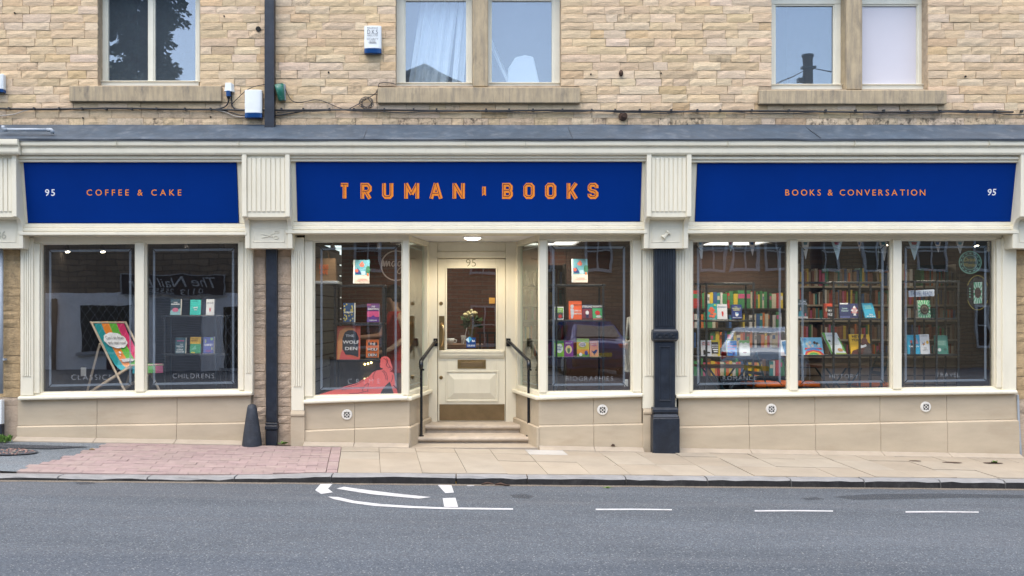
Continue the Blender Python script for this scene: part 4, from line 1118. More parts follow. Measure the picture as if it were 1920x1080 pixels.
# recessed ceiling light in the soffit
lt = thing('ceiling_light', 'round lit downlight in the porch soffit over the shop door', 'light', (X(886, .35), .35, ZS))
q = MB(); c = (X(886, .35), .35, ZS)
q.lathe([(.1, .001), (.118, .001), (.12, -.005), (.112, -.009), (.1, -.008)], c, 24); q.build('trim_ring', M['brass'] if 0 else M['whiteplastic'], lt)
q = MB(); q.lathe([(0, -.034), (.05, -.032), (.08, -.024), (.096, -.013), (.098, -.004), (0, -.004)], c, 24); q.build('diffuser', lamp_mat('lit diffuser', (1, .93, .8), 4), lt)
pl = D.lights.new('porch_lamp', 'SPOT'); pl.energy = 33; pl.color = (1, .86, .66); pl.shadow_soft_size = .06; pl.spot_size = R(165); pl.spot_blend = .6
po = D.objects.new('porch_lamp', pl); COL.objects.link(po); po.location = (c[0], c[1], ZS - .045); po.parent = lt; po.matrix_parent_inverse = Matrix.Translation(lt['at']).inverted()

# handrails
def handrail(px_b, py_b, px_t, py_t, px_w, py_w, label):
    yb = .36
    base = Vector((X(px_b, yb), yb, .073)); top = P(px_t, py_t, yb - .02); wl = P(px_w, py_w, DY - .03)
    top.x = base.x + (.01 if px_w > px_b else -.01) * 0
    t = thing('handrail', label, 'handrail', base)
    q = MB(); q.cyl(base, (base.x, base.y, top.z), .016, n=12); q.cyl(base, base + Vector((0, 0, .012)), .032, n=14); post = q.build('post', M['blackgloss'], t, smooth=False)
    q = MB(); q.cyl((base.x, base.y, top.z - .06), (base.x, base.y, top.z - .03), .022, n=12); q.box(base.x - .01, base.x + .035, base.y - .02, base.y + .0, top.z - .075, top.z - .055); q.build('collar', M['blackgloss'], post)
    d = (wl - top); 
    q = MB(); n_ = [top + Vector((0, -.015, -.055)), top + Vector((0, -.035, -.025)), top + Vector((0, -.03, .01)), top + Vector((0, .0, .035))] + [top.lerp(wl, f) + Vector((0, 0, .04)) for f in (.12, .3, .5, .7, .88)] + [wl + Vector((0, -.05, .03)), wl + Vector((0, .0, .03))]
    q.tube(n_, [.02, .026, .027, .026] + [.022] * 5 + [.022, .022], 12); q.build('rail', M['blackgloss'], t, smooth=True)
    q = MB(); q.box(wl.x - .028, wl.x + .028, DY - .045, DY - .0305, wl.z - .03, wl.z + .07); q.build('wall_plate', M['blackgloss'], t, bevel=.003)
handrail(790, 815, 783, 683, 817, 645, 'black iron handrail beside the red reclining figure window, left of the door')
handrail(991, 812, 995, 683, 953, 645, 'black iron handrail right of the door, by the football books window')

# ------------------------------------------------------------------ things on the wall and pavement
t = thing('downpipe', 'dark navy square downpipe running down the upper stone wall to the grey flashing', 'downpipe', (X(506, .02), .03, Z(248)))
q = MB(); q.box(X(496.5, .02), X(514.5, .02), .0, .085, Z(248), TOPZ); q.build('pipe', M['navy'], t, bevel=.004)
q = MB(); q.box(X(495.5, 0), X(516, 0), -.012, .09, Z(254, -.01), Z(240.5, -.01)); q.build('shoe', M['lead'], t, bevel=.006)
t = thing('downpipe', 'dark navy square downpipe between stone blocks under the scissors bracket', 'downpipe', (X(508.5, -.02), 0, zp(-2.2, 0)))
q = MB(); q.box(X(498.5, -.03), X(519, -.03), -.03, .05, Z(792, -.03), Z(462, -.03)); q.build('pipe', M['navy'], t, bevel=.006)
q = MB(); q.box(X(498, -.04), X(519, -.04), -.042, .05, zp(-2.2, 0) - .02, Z(806, -.04)); q.build('foot', M['navy'], t, bevel=.008)
q = MB(); q.box(X(496.5, -.05), X(520.5, -.05), -.055, .05, Z(806, -.05) + .001, Z(798, -.05)); q.box(X(497.5, -.05), X(519.5, -.05), -.046, .05, Z(798, -.05) + .001, Z(793, -.05)); q.build('socket', M['navy'], t, bevel=.006)
# dark gap stains beside the pipe come from the recess: a narrow black strip
t = thing('downpipe', 'thin pale grey pipe with white lower sleeve at the far left edge stone pier', 'downpipe', (X(2, -.05), -.04, zp(-5.2, 0)))
q = MB(); q.cyl((X(1.5, -.05), -.04, Z(738, -.05)), (X(1.5, -.05), -.04, Z(462, -.05)), .022, n=12); q.build('pipe', M['pipegrey'], t, smooth=True)
q = MB(); q.box(X(-8, -.05), X(4.5, -.05), -.07, -.005, Z(795, -.05), Z(750, -.05)); q.build('sleeve', M['whiteplastic'], t, bevel=.003)
q = MB(); q.box(X(-8, -.05), X(4.5, -.05), -.068, -.005, zp(-5.2, 0) - .02, Z(796, -.05)); q.build('foot', M['navy'], t, bevel=.003)
q = MB(); q.box(X(-2, -.05), X(8, -.05), -.05, .01, Z(676, -.05), Z(672, -.05)); q.build('clip', M['pipegrey'], t)
# guard stone
t = MB(); cx, cy = X(472.5, -.13), -.13; g0 = zp(cx, cy)
pr = [(.112, 0), (.109, .03), (.10, .10), (.085, .21), (.069, .32), (.056, .41), (.051, .435), (.041, .455), (.02, .466), (0, .468)]
q = MB(); q.lathe([(0, -.03), (.112, -.03)] + pr, (cx, cy, g0), 28); tag(q.build('guard_stone', mat('rough cast iron', (.016, .022, .032), .5, var=.4, vs=14, bmp=1., bs=70, dirt=.5, dirtcol=(.07, .08, .095), ds=9), smooth=True), 'dark tapered iron guard post standing on the pavement beside the lower downpipe', 'guard post')
# alarm boxes
def alarm(px0, px1, py0, py1, label, words=None):
    y = .09; x0, x1, z0, z1 = X(px0, .04), X(px1, .04), Z(py1, .04), Z(py0, .04)
    t = thing('alarm_box', label, 'alarm box', ((x0 + x1) / 2, y, z0), 'alarm boxes on the upper wall')
    sp = z0 + (z1 - z0) * .165
    def shell(za, zb_, dp0, dp1, n=8):
        q = MB(); A = []; B = []
        for i in range(n + 1):
            u = i / n; b_ = math.sin(math.pi * u) ** .5 if 0 < u < 1 else 0
            A.append((x0 + (x1 - x0) * u, y - .055 - dp0 * b_, za)); B.append((x0 + (x1 - x0) * u, y - .055 - dp1 * b_, zb_))
        q.loft([(x0, y, za)] + A + [(x1, y, za)], [(x0, y, zb_)] + B + [(x1, y, zb_)]); return q
    shell(sp, z1, .022, .016).build('cover', M['whiteplastic'], t, bevel=.004)
    shell(z0, sp - .001, .014, .022).build('strobe_lens', M['blueplastic'], t, bevel=.003)
    if words:
        xc = (x0 + x1) / 2; fp = mat('faded print', (.12, .13, .15), .6)
        for wd, fz, h, m_, sz in words:
            q = MB(); q.text(wd, (xc, z0 + (z1 - z0) * fz), h, y=y - .0795, width=(x1 - x0) * sz); q.build('lettering', fp, t)
alarm(683, 715, 49, 100, 'white alarm box with printed lettering and a blue foot, left of the curtained windows',
      [('RELIANCE', .875, .02, 0, .62), ('D.K.S', .68, .05, 0, .62), ('HALL LTD', .6, .02, 0, .62), ('SECURITY', .47, .02, 0, .68), ('01532', .385, .02, 0, .34), ('586096', .33, .02, 0, .46)])
alarm(459, 491.5, 169, 221, 'plain white alarm box with a blue foot, just left of the navy downpipe')
alarm(-26, 7, 139, 173, 'white box cut by the left edge of the photo, on the upper wall')
# socket with blue plug
t = thing('cable_socket', 'small white weatherproof socket with a blue plug beside the first window sill', 'socket', P(430, 186, .05))
q = MB(); a, c = X(421.5, .05), X(438.5, .05); q.loft([(a, .03, Z(172, .05)), (X(435, .05), .03, Z(172, .05)), (c, .095, Z(172, .05)), (a, .095, Z(172, .05))], [(a + .01, .035, Z(155.5, .05)), (X(434, .05), .035, Z(155.5, .05)), (c - .01, .095, Z(156, .05)), (a + .01, .095, Z(156, .05))]); q.build('housing', M['whiteplastic'], t, bevel=.004)
q = MB(); q.cyl(P(428.5, 181, .05), P(428.5, 171, .05), .026, .03, 12); q.build('plug', M['blueplastic'], t)
q = MB(); q.cyl(P(429, 185, .05), P(428.5, 180.5, .05), .014, .024, 10); q.build('gland', M['blackgloss'], t)
# green enamel cup
t = thing('metal_cup', 'battered green enamelled tube hung on the wall right of the navy downpipe', 'metal tube', P(526, 190, .03))
p0, p1 = P(528.5, 189, .05), P(523, 158, .02)
q = MB(); q.tube([p0 + Vector((.0, 0, -.0)), p0.lerp(p1, .08), p0.lerp(p1, .5), p1], [.03, .037, .045, .052], 18); q.build('tube', M['greenmetal'], t, smooth=True)
q = MB(); d = (p1 - p0).normalized(); q.cyl(p1 + d * .001, p1 + d * .004, .045, n=18); q.build('mouth', M['ironhole'], t)
q = MB(); q.box(X(531, .06), X(535, .06), .05, .09, Z(188, .06), Z(158, .06)); q.build('bracket', M['pipegrey'], t)
# wall cables
def cable(name, pts, r, label, m='cable', y=.075, cat='cable'):
    P3 = [P(a, c, y if len(pt) == 2 else pt[2]) for pt in pts for a, c in [pt[:2]]]
    out = []
    for i in range(len(P3) - 1):
        a = P3[max(i - 1, 0)]; b_ = P3[i]; c = P3[i + 1]; d = P3[min(i + 2, len(P3) - 1)]
        for k in range(4):
            u = k / 4; out.append(.5 * ((2 * b_) + (c - a) * u + (2 * a - 5 * b_ + 4 * c - d) * u * u + (3 * b_ - a - 3 * c + d) * u ** 3))
    out.append(P3[-1])
    q = MB(); q.tube(out, r, 6); return tag(q.build(name, M[m], smooth=True), label, cat)
main = [(-60, 201)] + [(x, 203.5 + .0022 * x + .9 * math.sin(x / 47)) for x in range(0, 400, 45)] + [(420, 205.5), (458, 207), (480, 206)] + [(x, 205 + .0031 * x - .6 + .8 * math.sin(x / 61)) for x in range(520, 1960, 60)]
t = thing('wall_cable', 'long black cable bundle clipped across the whole upper wall under the sills', 'cable', P(960, 207, .07))
o = cable('cable_run', main, .011, '', y=.07); del o['label']; del o['category']; o.parent = t; o.matrix_parent_inverse = Matrix.Translation(t['at']).inverted()
second = [(x, 207.3 + .0031 * x - .6 + 1.6 * math.sin(x / 37) + .7 * math.sin(x / 13)) for x in range(520, 1960, 24)]
o = cable('cable_strand', second, .0055, '', y=.062); del o['label']; del o['category']; o.parent = t; o.matrix_parent_inverse = Matrix.Translation(t['at']).inverted()
for i, px in enumerate([15, 62, 109, 152, 197, 245, 292, 345, 393, 526, 567, 616, 662, 719, 774, 817, 910, 953, 998, 1053, 1108, 1152, 1198, 1257, 1306, 1349, 1408, 1478, 1547, 1603, 1656, 1702, 1761, 1813, 1864, 1915]):
    q = MB(); zc = 202.2 + .0028 * px; q.box(X(px, .06), X(px + 3.2, .06), .05, .09, Z(zc + 3, .06), Z(zc - 1.2, .06)); q.build('cable_clip', M['cable'], t)
cable('wall_cable', [(-40, 222), (0, 217), (25, 214.5), (45, 208), (60, 205)], .006, 'pale thin cable joining the black bundle near the left edge', 'cablepale')
cable('wall_cable', [(405, 204.5), (420, 201), (427, 194), (428.5, 184, .05)], .008, 'black cable looping from the wall bundle up to the blue plug')
cable('wall_cable', [(434, 172, .06), (434.5, 190), (437, 201), (446, 205), (459, 206)], .008, 'black cable curving from the white socket to the plain alarm box')
cable('wall_cable', [(410, 205), (430, 210), (447, 215), (460, 217)], .006, 'black cable slanting down to the foot of the plain alarm box')
cable('wall_cable', [(400, 206), (420, 209.5), (440, 217.5), (452, 219.5), (460, 217.5)], .005, 'pale cable sagging to the foot of the plain alarm box', 'cablepale')
cable('wall_cable', [(434, 196), (447, 183), (460, 171), (475, 163), (497, 158)], .0045, 'thin cable rising behind the plain alarm box to the downpipe')
cable('wall_cable', [(534, 165, .06), (540, 178), (548, 189), (560, 192), (575, 190), (592, 187), (610, 191), (628, 199), (644, 205)], .0045, 'thin black cable drooping from the green tube to the bundle')
cable('wall_cable', [(512, 217), (530, 215), (555, 211), (580, 206)], .008, 'black cable slanting up to the bundle right of the downpipe')
cable('wall_cable', [(655, 204), (672, 195), (690, 184), (704, 175), (709, 165), (712, 156), (728, 155), (742, 158)], .0045, 'thin black cable climbing round the end of the middle sill')
cable('wall_cable', [(708, 168), (706, 185), (707, 196), (707, 206)], .004, 'thin cable dropping beside the end of the middle sill')
pts = []
for i in range(60):
    a = i / 60 * 6.283 * 4.5; k = 1 + .25 * math.sin(i * 1.3)
    pts.append((687 + 12 * k * math.cos(a) * (1 - .004 * i), 193 + 9.5 * k * math.sin(a), .07 - .02 * (i % 7) / 7))
cable('cable_coil', pts, .0035, 'tangled coil of spare black cable hanging left of the middle sill', cat='cable coil')
# iron stubs
t = thing('pipe_stub', 'rusty flanged pipe stub poking from the wall above the flashing', 'pipe stub', P(1167, 218, .07))
q = MB(); c = P(1168, 218.5, .09); q.cyl(c, c + Vector((0, -.03, 0)), .052, .048, 16); q.build('flange', M['rust'], t)
q = MB(); q.cyl(c + Vector((0, -.031, 0)), c + Vector((0, -.06, -.005)), .03, .026, 14); q.cyl(c + Vector((0, -.061, -.005)), c + Vector((0, -.063, -.005)), .016, n=10); q.build('stub', M['rust'], t)
q = MB(); c = P(1164.5, 137, .08); q.ball((c.x, c.y, c.z), .026, 9, 6, sc_=(1, 1, 1.5)); tag(q.build('wall_peg', M['rust'], smooth=True), 'small black iron peg in the stone wall above the rusty pipe stub', 'iron peg')
for px, py, r in ((27, 24, .009), (420, 30, .009), (616, 135.5, .011), (155, 221, .009), (1108, 139, .01), (1811, 143, .01), (484, 54, .03), (394.5, 219, .009), (1240, 137, .008)):
    c = P(px, py, .085); q = MB(); q.lathe([(0, -.002), (r, -.001), (r, .02), (0, .02)], c, 9, axis='Y'); o = q.build('drilled_hole', M['ironhole'], bld)
# overflow pipe lying on the flashing
t = thing('overflow_pipe', 'short grey overflow pipe with elbows lying on the flashing at the far left', 'pipe', P(50, 245, -.25))
y = -.3
q = MB(); q.cyl(P(8, 243, y), P(90, 243.5, y), .017, n=12); q.build('pipe', M['pipegrey'], t, smooth=True)
q = MB(); q.tube([P(88, 243.5, y), P(96, 243.7, y), P(98.5, 246, y), P(98, 250, y)], [.02, .022, .022, .02], 12); q.build('elbow', M['pipegrey'], t, smooth=True)
q = MB(); q.tube([P(14, 243, y), P(8, 243, y), P(6.5, 240, y), P(6.5, 236, y)], [.02, .023, .023, .022], 12); q.build('elbow', M['pipegrey'], t, smooth=True)
# weeds, leaf, twigs
def tuft(px, py, n, h, label, zf=zp, spread=.05):
    c = G(px, py, 0, zf); q = MB()
    for i in range(n):
        a = random.uniform(0, 6.28); r = random.uniform(0, spread); x, y = c[0] + r * math.cos(a), c[1] + r * .5 * math.sin(a); z = zf(x, y)
        hh = h * random.uniform(.4, 1); l = random.uniform(.02, .04); b_ = random.uniform(0, 6.28)
        q.add([(x, y, z), (x + l * math.cos(b_), y + l * math.sin(b_) * .6, z + hh), (x + l * 1.6 * math.cos(b_ + .5), y + l * math.sin(b_ + .5), z + hh * 1.1), (x + l * .9 * math.cos(b_ + .9), y + l * .8 * math.sin(b_ + .9), z + hh * .4)], [(0, 1, 2, 3)])
    return tag(q.build('weed', M['green'], kind='stuff' if 0 else None), label, 'weed')
tuft(6, 829, 70, .085, 'green weed clump at the foot of the far left pier', spread=.09)
tuft(531, 833, 12, .03, 'tiny green weed at the foot of the stone pier right of the lower downpipe', spread=.03)
tuft(1862, 868, 16, .025, 'tiny green weed growing through the metal cover near the right pier', spread=.03)
tuft(1140, 915, 10, .012, 'flat green leaf scrap lying in the road by the kerb', zr, .03)
c = G(852, 906, .004); q = MB(); q.loft([(c[0] - .035, c[1], c[2]), (c[0], c[1] - .03, c[2]), (c[0] + .045, c[1], c[2]), (c[0], c[1] + .03, c[2])], [(c[0] - .03, c[1], c[2] + .015), (c[0], c[1] - .02, c[2] + .02), (c[0] + .04, c[1], c[2] + .008), (c[0], c[1] + .02, c[2] + .018)])
tag(q.build('fallen_leaf', mat('yellow leaf', (.62, .38, .06), .7)), 'yellow fallen leaf against the kerb below the door', 'leaf')
for a, c_, e, lab in (((903, 908), (930, 907), .01, 'brown twig lying in the gutter below the door, left of its pair'), ((928, 908.5), (956, 909.5), .009, 'brown twig lying in the gutter, nearer the football books window')):
    p0, p1 = Vector(G(*a, .012)), Vector(G(*c_, .012)); q = MB(); q.tube([p0, p0.lerp(p1, .4) + Vector((0, .015, .008)), p0.lerp(p1, .7), p1], [.007, .012, .009, .005], 6); tag(q.build('twig', M['rust'], smooth=True), lab, 'twig')
q = MB(); p0, p1 = Vector(G(172, 843, .008, zp)), Vector(G(173, 843, .008, zp)); q.tube([p0 + Vector((-.03, 0, 0)), p0 + Vector((0, .01, .006)), p0 + Vector((.035, .0, 0))], [.004, .011, .003], 6); tag(q.build('fallen_leaf', mat('brown leaf', (.22, .15, .07), .8)), 'curled brown leaf on the pink pavers near the asphalt patch', 'leaf')
for (px, py, w_, lab) in ((1716, 865, .12, 'leftmost'), (1785, 868, .2, 'middle'), (1862, 869, .2, 'rightmost')):
    c = G(px, py, 0, zp); q = MB(); pts = [(c[0] + w_ * .55 * math.cos(a), c[1] + .035 * math.sin(a)) for a in (i * 6.283 / 16 for i in range(16))]
    q.face([(a, b_, zp(a, b_) + .006) for a, b_ in pts]); q.build('metal_cover', M['rust'], pave)

# ------------------------------------------------------------------ window stickers
def decal_disc(q, c, r, y, n=40, mi=0, sx=1.):
    q.face([(c[0] + sx * r * math.cos(-a), y, c[1] + r * math.sin(-a)) for a in (i * 6.283 / n for i in range(n))][::-1], mi)
M['gold'] = mat('gold print', (.30, .22, .04), .5); M['mint'] = mat('mint print', (.15, .30, .21), .5); M['dkgreen'] = mat('dark green print', (.012, .035, .025), .6)
sy = GY + .018
c = (X(1819, sy), Z(492, sy)); r = .132
t = thing('window_sticker', 'round green and cream badge sticker high in the travel window', 'sticker', (c[0], sy, c[1]))
q = MB(); decal_disc(q, c, r, sy); q.build('backing', M['dkgreen'], t)
q = MB()
for rr_, wd in ((r - .006, .013), (r * .63, .006)): q.ribbon([(c[0] + rr_ * math.cos(a), c[1] + rr_ * math.sin(a)) for a in (i * 6.283 / 40 for i in range(40))], wd, sy - .002, sy - .0008, True)
q.build('ring', M['mint'], t)
q = MB(); q.text('Drink', (c[0] + .0, c[1] + .012), .042, y=sy - .0015, shear=.2, bold=.01); q.text('Wonder', (c[0], c[1] - .05), .042, y=sy - .0015, shear=.2, bold=.01, width=.145); q.build('lettering', M['gold'], t)
q = MB()
for i in range(14):
    a = i * 6.283 / 14 + .2; rr_ = r * .80; p = (c[0] + rr_ * math.cos(a), c[1] + rr_ * math.sin(a))
    q.ribbon([(p[0] - .012 * math.sin(a), p[1] + .012 * math.cos(a)), (p[0] + .012 * math.sin(a), p[1] - .012 * math.cos(a))], .012, sy - .002, sy - .001)
q.build('rim_marks', M['mint'], t, kind='stuff')
c = (X(1833, sy), Z(549, sy))
t = thing('window_sticker', 'dark oval sticker with a broken gold edge below the round badge', 'sticker', (c[0], sy, c[1]))
q = MB(); decal_disc(q, c, .19, sy, sx=.66); q.build('backing', film_mat('dark oval film', (.02, .018, .015), .75), t)
q = MB()
for a0, a1 in ((25, 155), (205, 335)): q.ribbon([(c[0] + .128 * math.cos(R(a)), c[1] + .198 * math.sin(R(a))) for a in range(a0, a1 + 1, 5)], .007, sy - .002, sy - .0008)
q.build('gold_edge', M['gold'], t)
q = MB(); q.prism([(c[0] - .045, c[1] - .125), (c[0] + .05, c[1] - .12), (c[0] + .05, c[1] + .125), (c[0] - .045, c[1] + .12)], sy - .003, sy - .001); o = q.build('emblem', mat('pale card print', (.55, .62, .52), .6), t)
q = MB()
for i in range(16):
    a = i * 6.283 / 16; q.face([(c[0], sy - .0034, c[1]), (c[0] + .046 * max(-1, min(1, 1.7 * math.cos(a))), sy - .0034, c[1] + .12 * max(-1, min(1, 1.5 * math.sin(a)))), (c[0] + .046 * max(-1, min(1, 1.7 * math.cos(a + .2))), sy - .0034, c[1] + .12 * max(-1, min(1, 1.5 * math.sin(a + .2))))][::-1])
q.build('rays', mat('green ray print', (.02, .28, .12), .6), o, kind='stuff')
q = MB(); decal_disc(q, c, .062, sy - .004, sx=.6); q.build('medallion', mat('brown print', (.06, .035, .025), .6), o)
for dx_, dz_ in [(s_ * .1, k * .032) for s_ in (-1, 1) for k in (-1.5, -.5, .5, 1.5)]:
    q = MB(); q.ball((c[0] + dx_ * .9, sy - .002, c[1] + dz_), .010, 8, 4, sc_=(1, .15, 1)); q.build('laurel_leaf', M['mint'], t)
# small blue member sticker and notice on the door glass
yd = fy + .02
t = thing('door_sticker', 'blue booksellers sticker with an open book mark low on the door glass', 'sticker', (dx(883), yd, dz(645)))
q = MB(); q.box(dx(874.5), dx(892), yd, yd + .003, dz(652), dz(633)); q.build('backing', mat('blue sticker', (.008, .05, .21), .4), t)
q = MB(); q.face([(dx(873), yd - .001, dz(637)), (dx(879), yd - .001, dz(642.5)), (dx(884.5), yd - .001, dz(637)), (dx(880), yd - .001, dz(631.5))]); q.build('page', mat('pale blue print', (.55, .75, .85), .5), t)
q = MB(); q.face([(dx(880), yd - .002, dz(642)), (dx(885), yd - .002, dz(636.5)), (dx(881), yd - .002, dz(631)), (dx(878.5), yd - .002, dz(633))]); q.build('page', mat('mid blue print', (.05, .35, .6), .5), t)
q = MB(); q.text('BA', (dx(888), dz(641)), .022, y=yd - .001, bold=.03); q.text('COOL BOOKS', (dx(883.5), dz(649.5)), .02, y=yd - .001, bold=.03, width=.095); q.build('lettering', M['white'], t)
q = MB(); q.box(dx(917), dx(928), yd, yd + .002, dz(569), dz(558)); tag(q.build('paper_notice', mat('amber paper', (.42, .22, .04), .7)), 'small amber paper notice stuck high at the right of the door glass', 'notice')
# coral reclining figure cut-out standing inside the crime window
M['coral'] = mat('coral red card', (.95, .155, .135), .6, var=.02); M['coralline'] = mat('dark red line', (.16, .02, .03), .6)
yf = .09
def F(px, py, y=yf): return (X(px, y), Z(py, y))
t = thing('window_cutout', 'flat coral red cut-out of a reclining woman in a long gown along the window foot', 'cut-out', (X(680, yf), yf, Z(744, yf)))
outline = [(597, 744), (600, 739), (612, 735.5), (630, 730), (652, 723), (668, 719), (680, 712), (692, 706), (698, 699), (705, 695), (713, 693.5), (716.5, 693), (718, 690.5), (714, 690), (712, 686.5), (713.5, 684), (711.5, 682.5), (713.5, 679), (713, 674), (715.5, 669.5), (721, 668), (727, 669), (731, 673), (733, 680), (734, 684), (736, 688), (735.5, 692.5), (732.5, 695.5), (730, 696.5), (735, 697.5), (738.5, 701), (740, 709), (742, 721), (744.5, 733), (746.5, 743), (740, 743), (737, 733), (733.5, 722), (731, 715), (727, 719), (720, 726), (715, 734), (711, 743.5), (690, 744.5), (650, 745)]
q = MB(); q.prism([F(*p) for p in outline][::-1], yf, yf + .006); q.build('figure', M['coral'], t)
q = MB(); y0, y1 = yf - .003, yf - .0005
for ln in ([(716, 695), (720, 699), (723, 705), (724, 712)], [(719, 694.5), (724, 699), (726, 706), (726.5, 713)], [(706, 694), (702, 699), (699, 706), (701, 711)], [(692, 718), (689, 727), (690, 735)], [(690, 718), (684, 723), (679, 731), (681, 734)], [(683, 712), (668, 721), (650, 726), (634, 729)], [(683, 726), (660, 727), (640, 731)], [(690, 733), (672, 737), (655, 738)], [(734, 716), (736, 708), (735.5, 703)], [(724.5, 671), (727, 677), (724, 684), (728, 689)], [(719, 671), (724, 675), (728, 682), (731, 688)], [(728, 690), (732, 688), (734, 691), (731, 694)]):
    q.ribbon([F(*p) for p in ln], .0045, y0, y1)
q.build('drawn_lines', M['coralline'], t)
q = MB(); q.prism([F(*p) for p in [(711.5, 743.5), (716, 735), (721, 727), (727.5, 720), (730.5, 716.5), (733, 723), (736.5, 734), (739, 743)]][::-1], yf + .001, yf + .005); q.build('charcoal_card', mat('charcoal card', (.04, .042, .05), .7), t)  # charcoal piece filling the notch between arm and gown
# hoop lettering on the glass
t = thing('window_hoop', 'gold ring with gold script lettering at the right of the crime window', 'window sign', P(745, 498, .3)); M['goldwood'] = mat('pale gold lettering', (.52, .36, .24), .5)
yh = .16; c = F(742.5, 498, yh); rh = 27.5 / 161
q = MB(); q.ribbon([(c[0] + rh * math.cos(a), c[1] + rh * math.sin(a)) for a in (i * 6.283 / 48 for i in range(48))], .013, yh, yh + .01, True); q.build('hoop', M['goldwood'], t)
def curl(pts, wd=.011):
    P3 = [Vector((*F(a, b_, yh), 0)) for a, b_ in pts]; out = []
    for i in range(len(P3) - 1):
        a = P3[max(i - 1, 0)]; b_ = P3[i]; cc = P3[i + 1]; d = P3[min(i + 2, len(P3) - 1)]
        for k in range(5):
            u = k / 5; v = .5 * ((2 * b_) + (cc - a) * u + (2 * a - 5 * b_ + 4 * cc - d) * u * u + (3 * b_ - a - 3 * cc + d) * u ** 3); out.append((v.x, v.y))
    out.append((P3[-1].x, P3[-1].y)); return out
q = MB()
q.ribbon(curl([(717.5, 499), (718, 490.5), (719.5, 490), (720.5, 499), (723.5, 490.5), (725, 491), (725, 499), (729, 490.5), (730.5, 492), (730, 497), (732, 499)]), .012, yh - .001, yh + .009); 
q.ribbon(curl([(741, 491), (737, 490.5), (734.5, 495), (736, 499), (739, 498), (741.5, 491), (741.5, 498), (744, 499)]), .011, yh - .003, yh + .006)
q.ribbon(curl([(752, 491), (747.5, 491), (746, 496), (748, 499), (751, 497), (753, 491), (753.5, 503), (751, 512), (746, 512), (746, 507), (752, 501)]), .010, yh - .002, yh + .004)
q.build('script', M['goldwood'], t)

# ------------------------------------------------------------------ shop interior
FZ = .16; CZ = 2.72; BY = 5.2
M['floor'] = mat('dark wood floor', (.10, .062, .038), .55, var=.3, vs=4, st=(1, 6, 1))
M['wallbrown'] = mat('warm plaster', (.17, .125, .085), .85, var=.1)
M['walldark'] = mat('dark plaster', (.075, .06, .052), .85, var=.15)
M['walltaupe'] = mat('taupe plaster', (.22, .17, .12), .85, var=.1)
M['brickin'] = wood_brick_mat('red interior brickwork', (.13, .048, .028), (.095, .036, .022), (.10, .07, .05))
M['brickbrown'] = wood_brick_mat('brown interior brickwork', (.095, .05, .035), (.07, .04, .03), (.075, .05, .04))
M['ceil'] = mat('ceiling paint', (.24, .20, .16), .9)
q = MB(); q.plan([(-5.0, .1), (xl0 - .1, .1), (xl1 - .1, DY + .09), (xr1 + .1, DY + .09), (xr0 + .1, .1), (7.3, .1), (7.3, BY), (-5.0, BY)], FZ - .1, FZ)
structure(q.build('shop_floor', M['floor']))
q = MB(); q.plan([(-5.0, .105), (7.3, .105), (7.3, BY), (-5.0, BY)], CZ, CZ + .1); structure(q.build('shop_ceiling', M['ceil']))
def swall(x0, x1, y0, y1, m, z0=FZ - .1, z1=CZ): q = MB(); q.box(x0, x1, y0, y1, z0, z1); return structure(q.build('shop_wall', m))
swall(-5.1, -5.0, .1, BY, M['walldark']); swall(7.2, 7.3, .145, BY, M['brickbrown'])
swall(-4.99, X(520), 2.6, 2.68, M['walldark']); swall(X(500), X(520), .14, 2.599, M['walldark'])
swall(X(521), X(1160), BY - .02, BY + .1, M['brickin'])
swall(X(1161), 7.19, BY - .02, BY + .1, M['brickbrown'])
swall(X(1800, 1.85), 7.195, 1.85, 1.95, M['brickbrown'])
# display floor behind the glass
q = MB(); q.box(-4.99, X(499), .13, .95, FZ + .001, Z(741, .3)); q.box(-4.99, X(499), .95, 1.0, FZ + .001, Z(741, .3)); structure(q.build('display_floor', M['floor']))
q = MB(); q.box(X(570) , X(757), .13, .7, FZ + .001, Z(748, .3)); structure(q.build('display_floor', M['floor']))
q = MB(); q.box(X(1024), X(1204), .13, .7, FZ + .001, Z(742, .3)); structure(q.build('display_floor', M['floor']))

# lit ceiling panels and spots
M['panel'] = lamp_mat('lit ceiling panel', (1, .97, .9), .65); M['bulb'] = lamp_mat('lit bulb', (1, .88, .66), 9)
def ceil_panel(x, y, w_, d, label, power):
    t = thing('ceiling_panel', label, 'ceiling light', (x, y, CZ), 'ceiling light panels in the shop')
    q = MB()
    for a, c, e, f in ((x - w_ / 2, x + w_ / 2, y - d / 2, y - d / 2 + .03), (x - w_ / 2, x + w_ / 2, y + d / 2 - .03, y + d / 2), (x - w_ / 2, x - w_ / 2 + .03, y - d / 2 + .03, y + d / 2 - .03), (x + w_ / 2 - .03, x + w_ / 2, y - d / 2 + .03, y + d / 2 - .03)): q.box(a, c, e, f, CZ - .03, CZ - .002)
    q.build('frame', M['whiteplastic'], t)
    for k in range(3):
        a = x - w_ / 2 + .035 + k * (w_ - .07) / 3; q = MB(); q.box(a + .01, a + (w_ - .07) / 3 - .01, y - d / 2 + .035, y + d / 2 - .035, CZ - .016, CZ - .004); q.build('diffuser', M['panel'], t)
    L = D.lights.new('panel_lamp', 'AREA'); L.shape = 'RECTANGLE'; L.size = w_; L.size_y = d; L.energy = power; L.color = (1, .9, .74)
    o = D.objects.new('panel_lamp', L); COL.objects.link(o); o.location = (x, y, CZ - .05); o.parent = t; o.matrix_parent_inverse = Matrix.Translation(t['at']).inverted()
ceil_panel(X(1030, 4.2), 4.2, 1.0, 1.3, 'lit ceiling panel seen through the glass right of the door', 8)
ceil_panel(X(1385, 4.2), 4.2, 1.0, 1.3, 'lit ceiling panel over the romance window shelves', 8)
ceil_panel(X(1465, 3.4), 3.4, .8, .5, 'small lit ceiling panel at the mullion right of the romance window', 6)
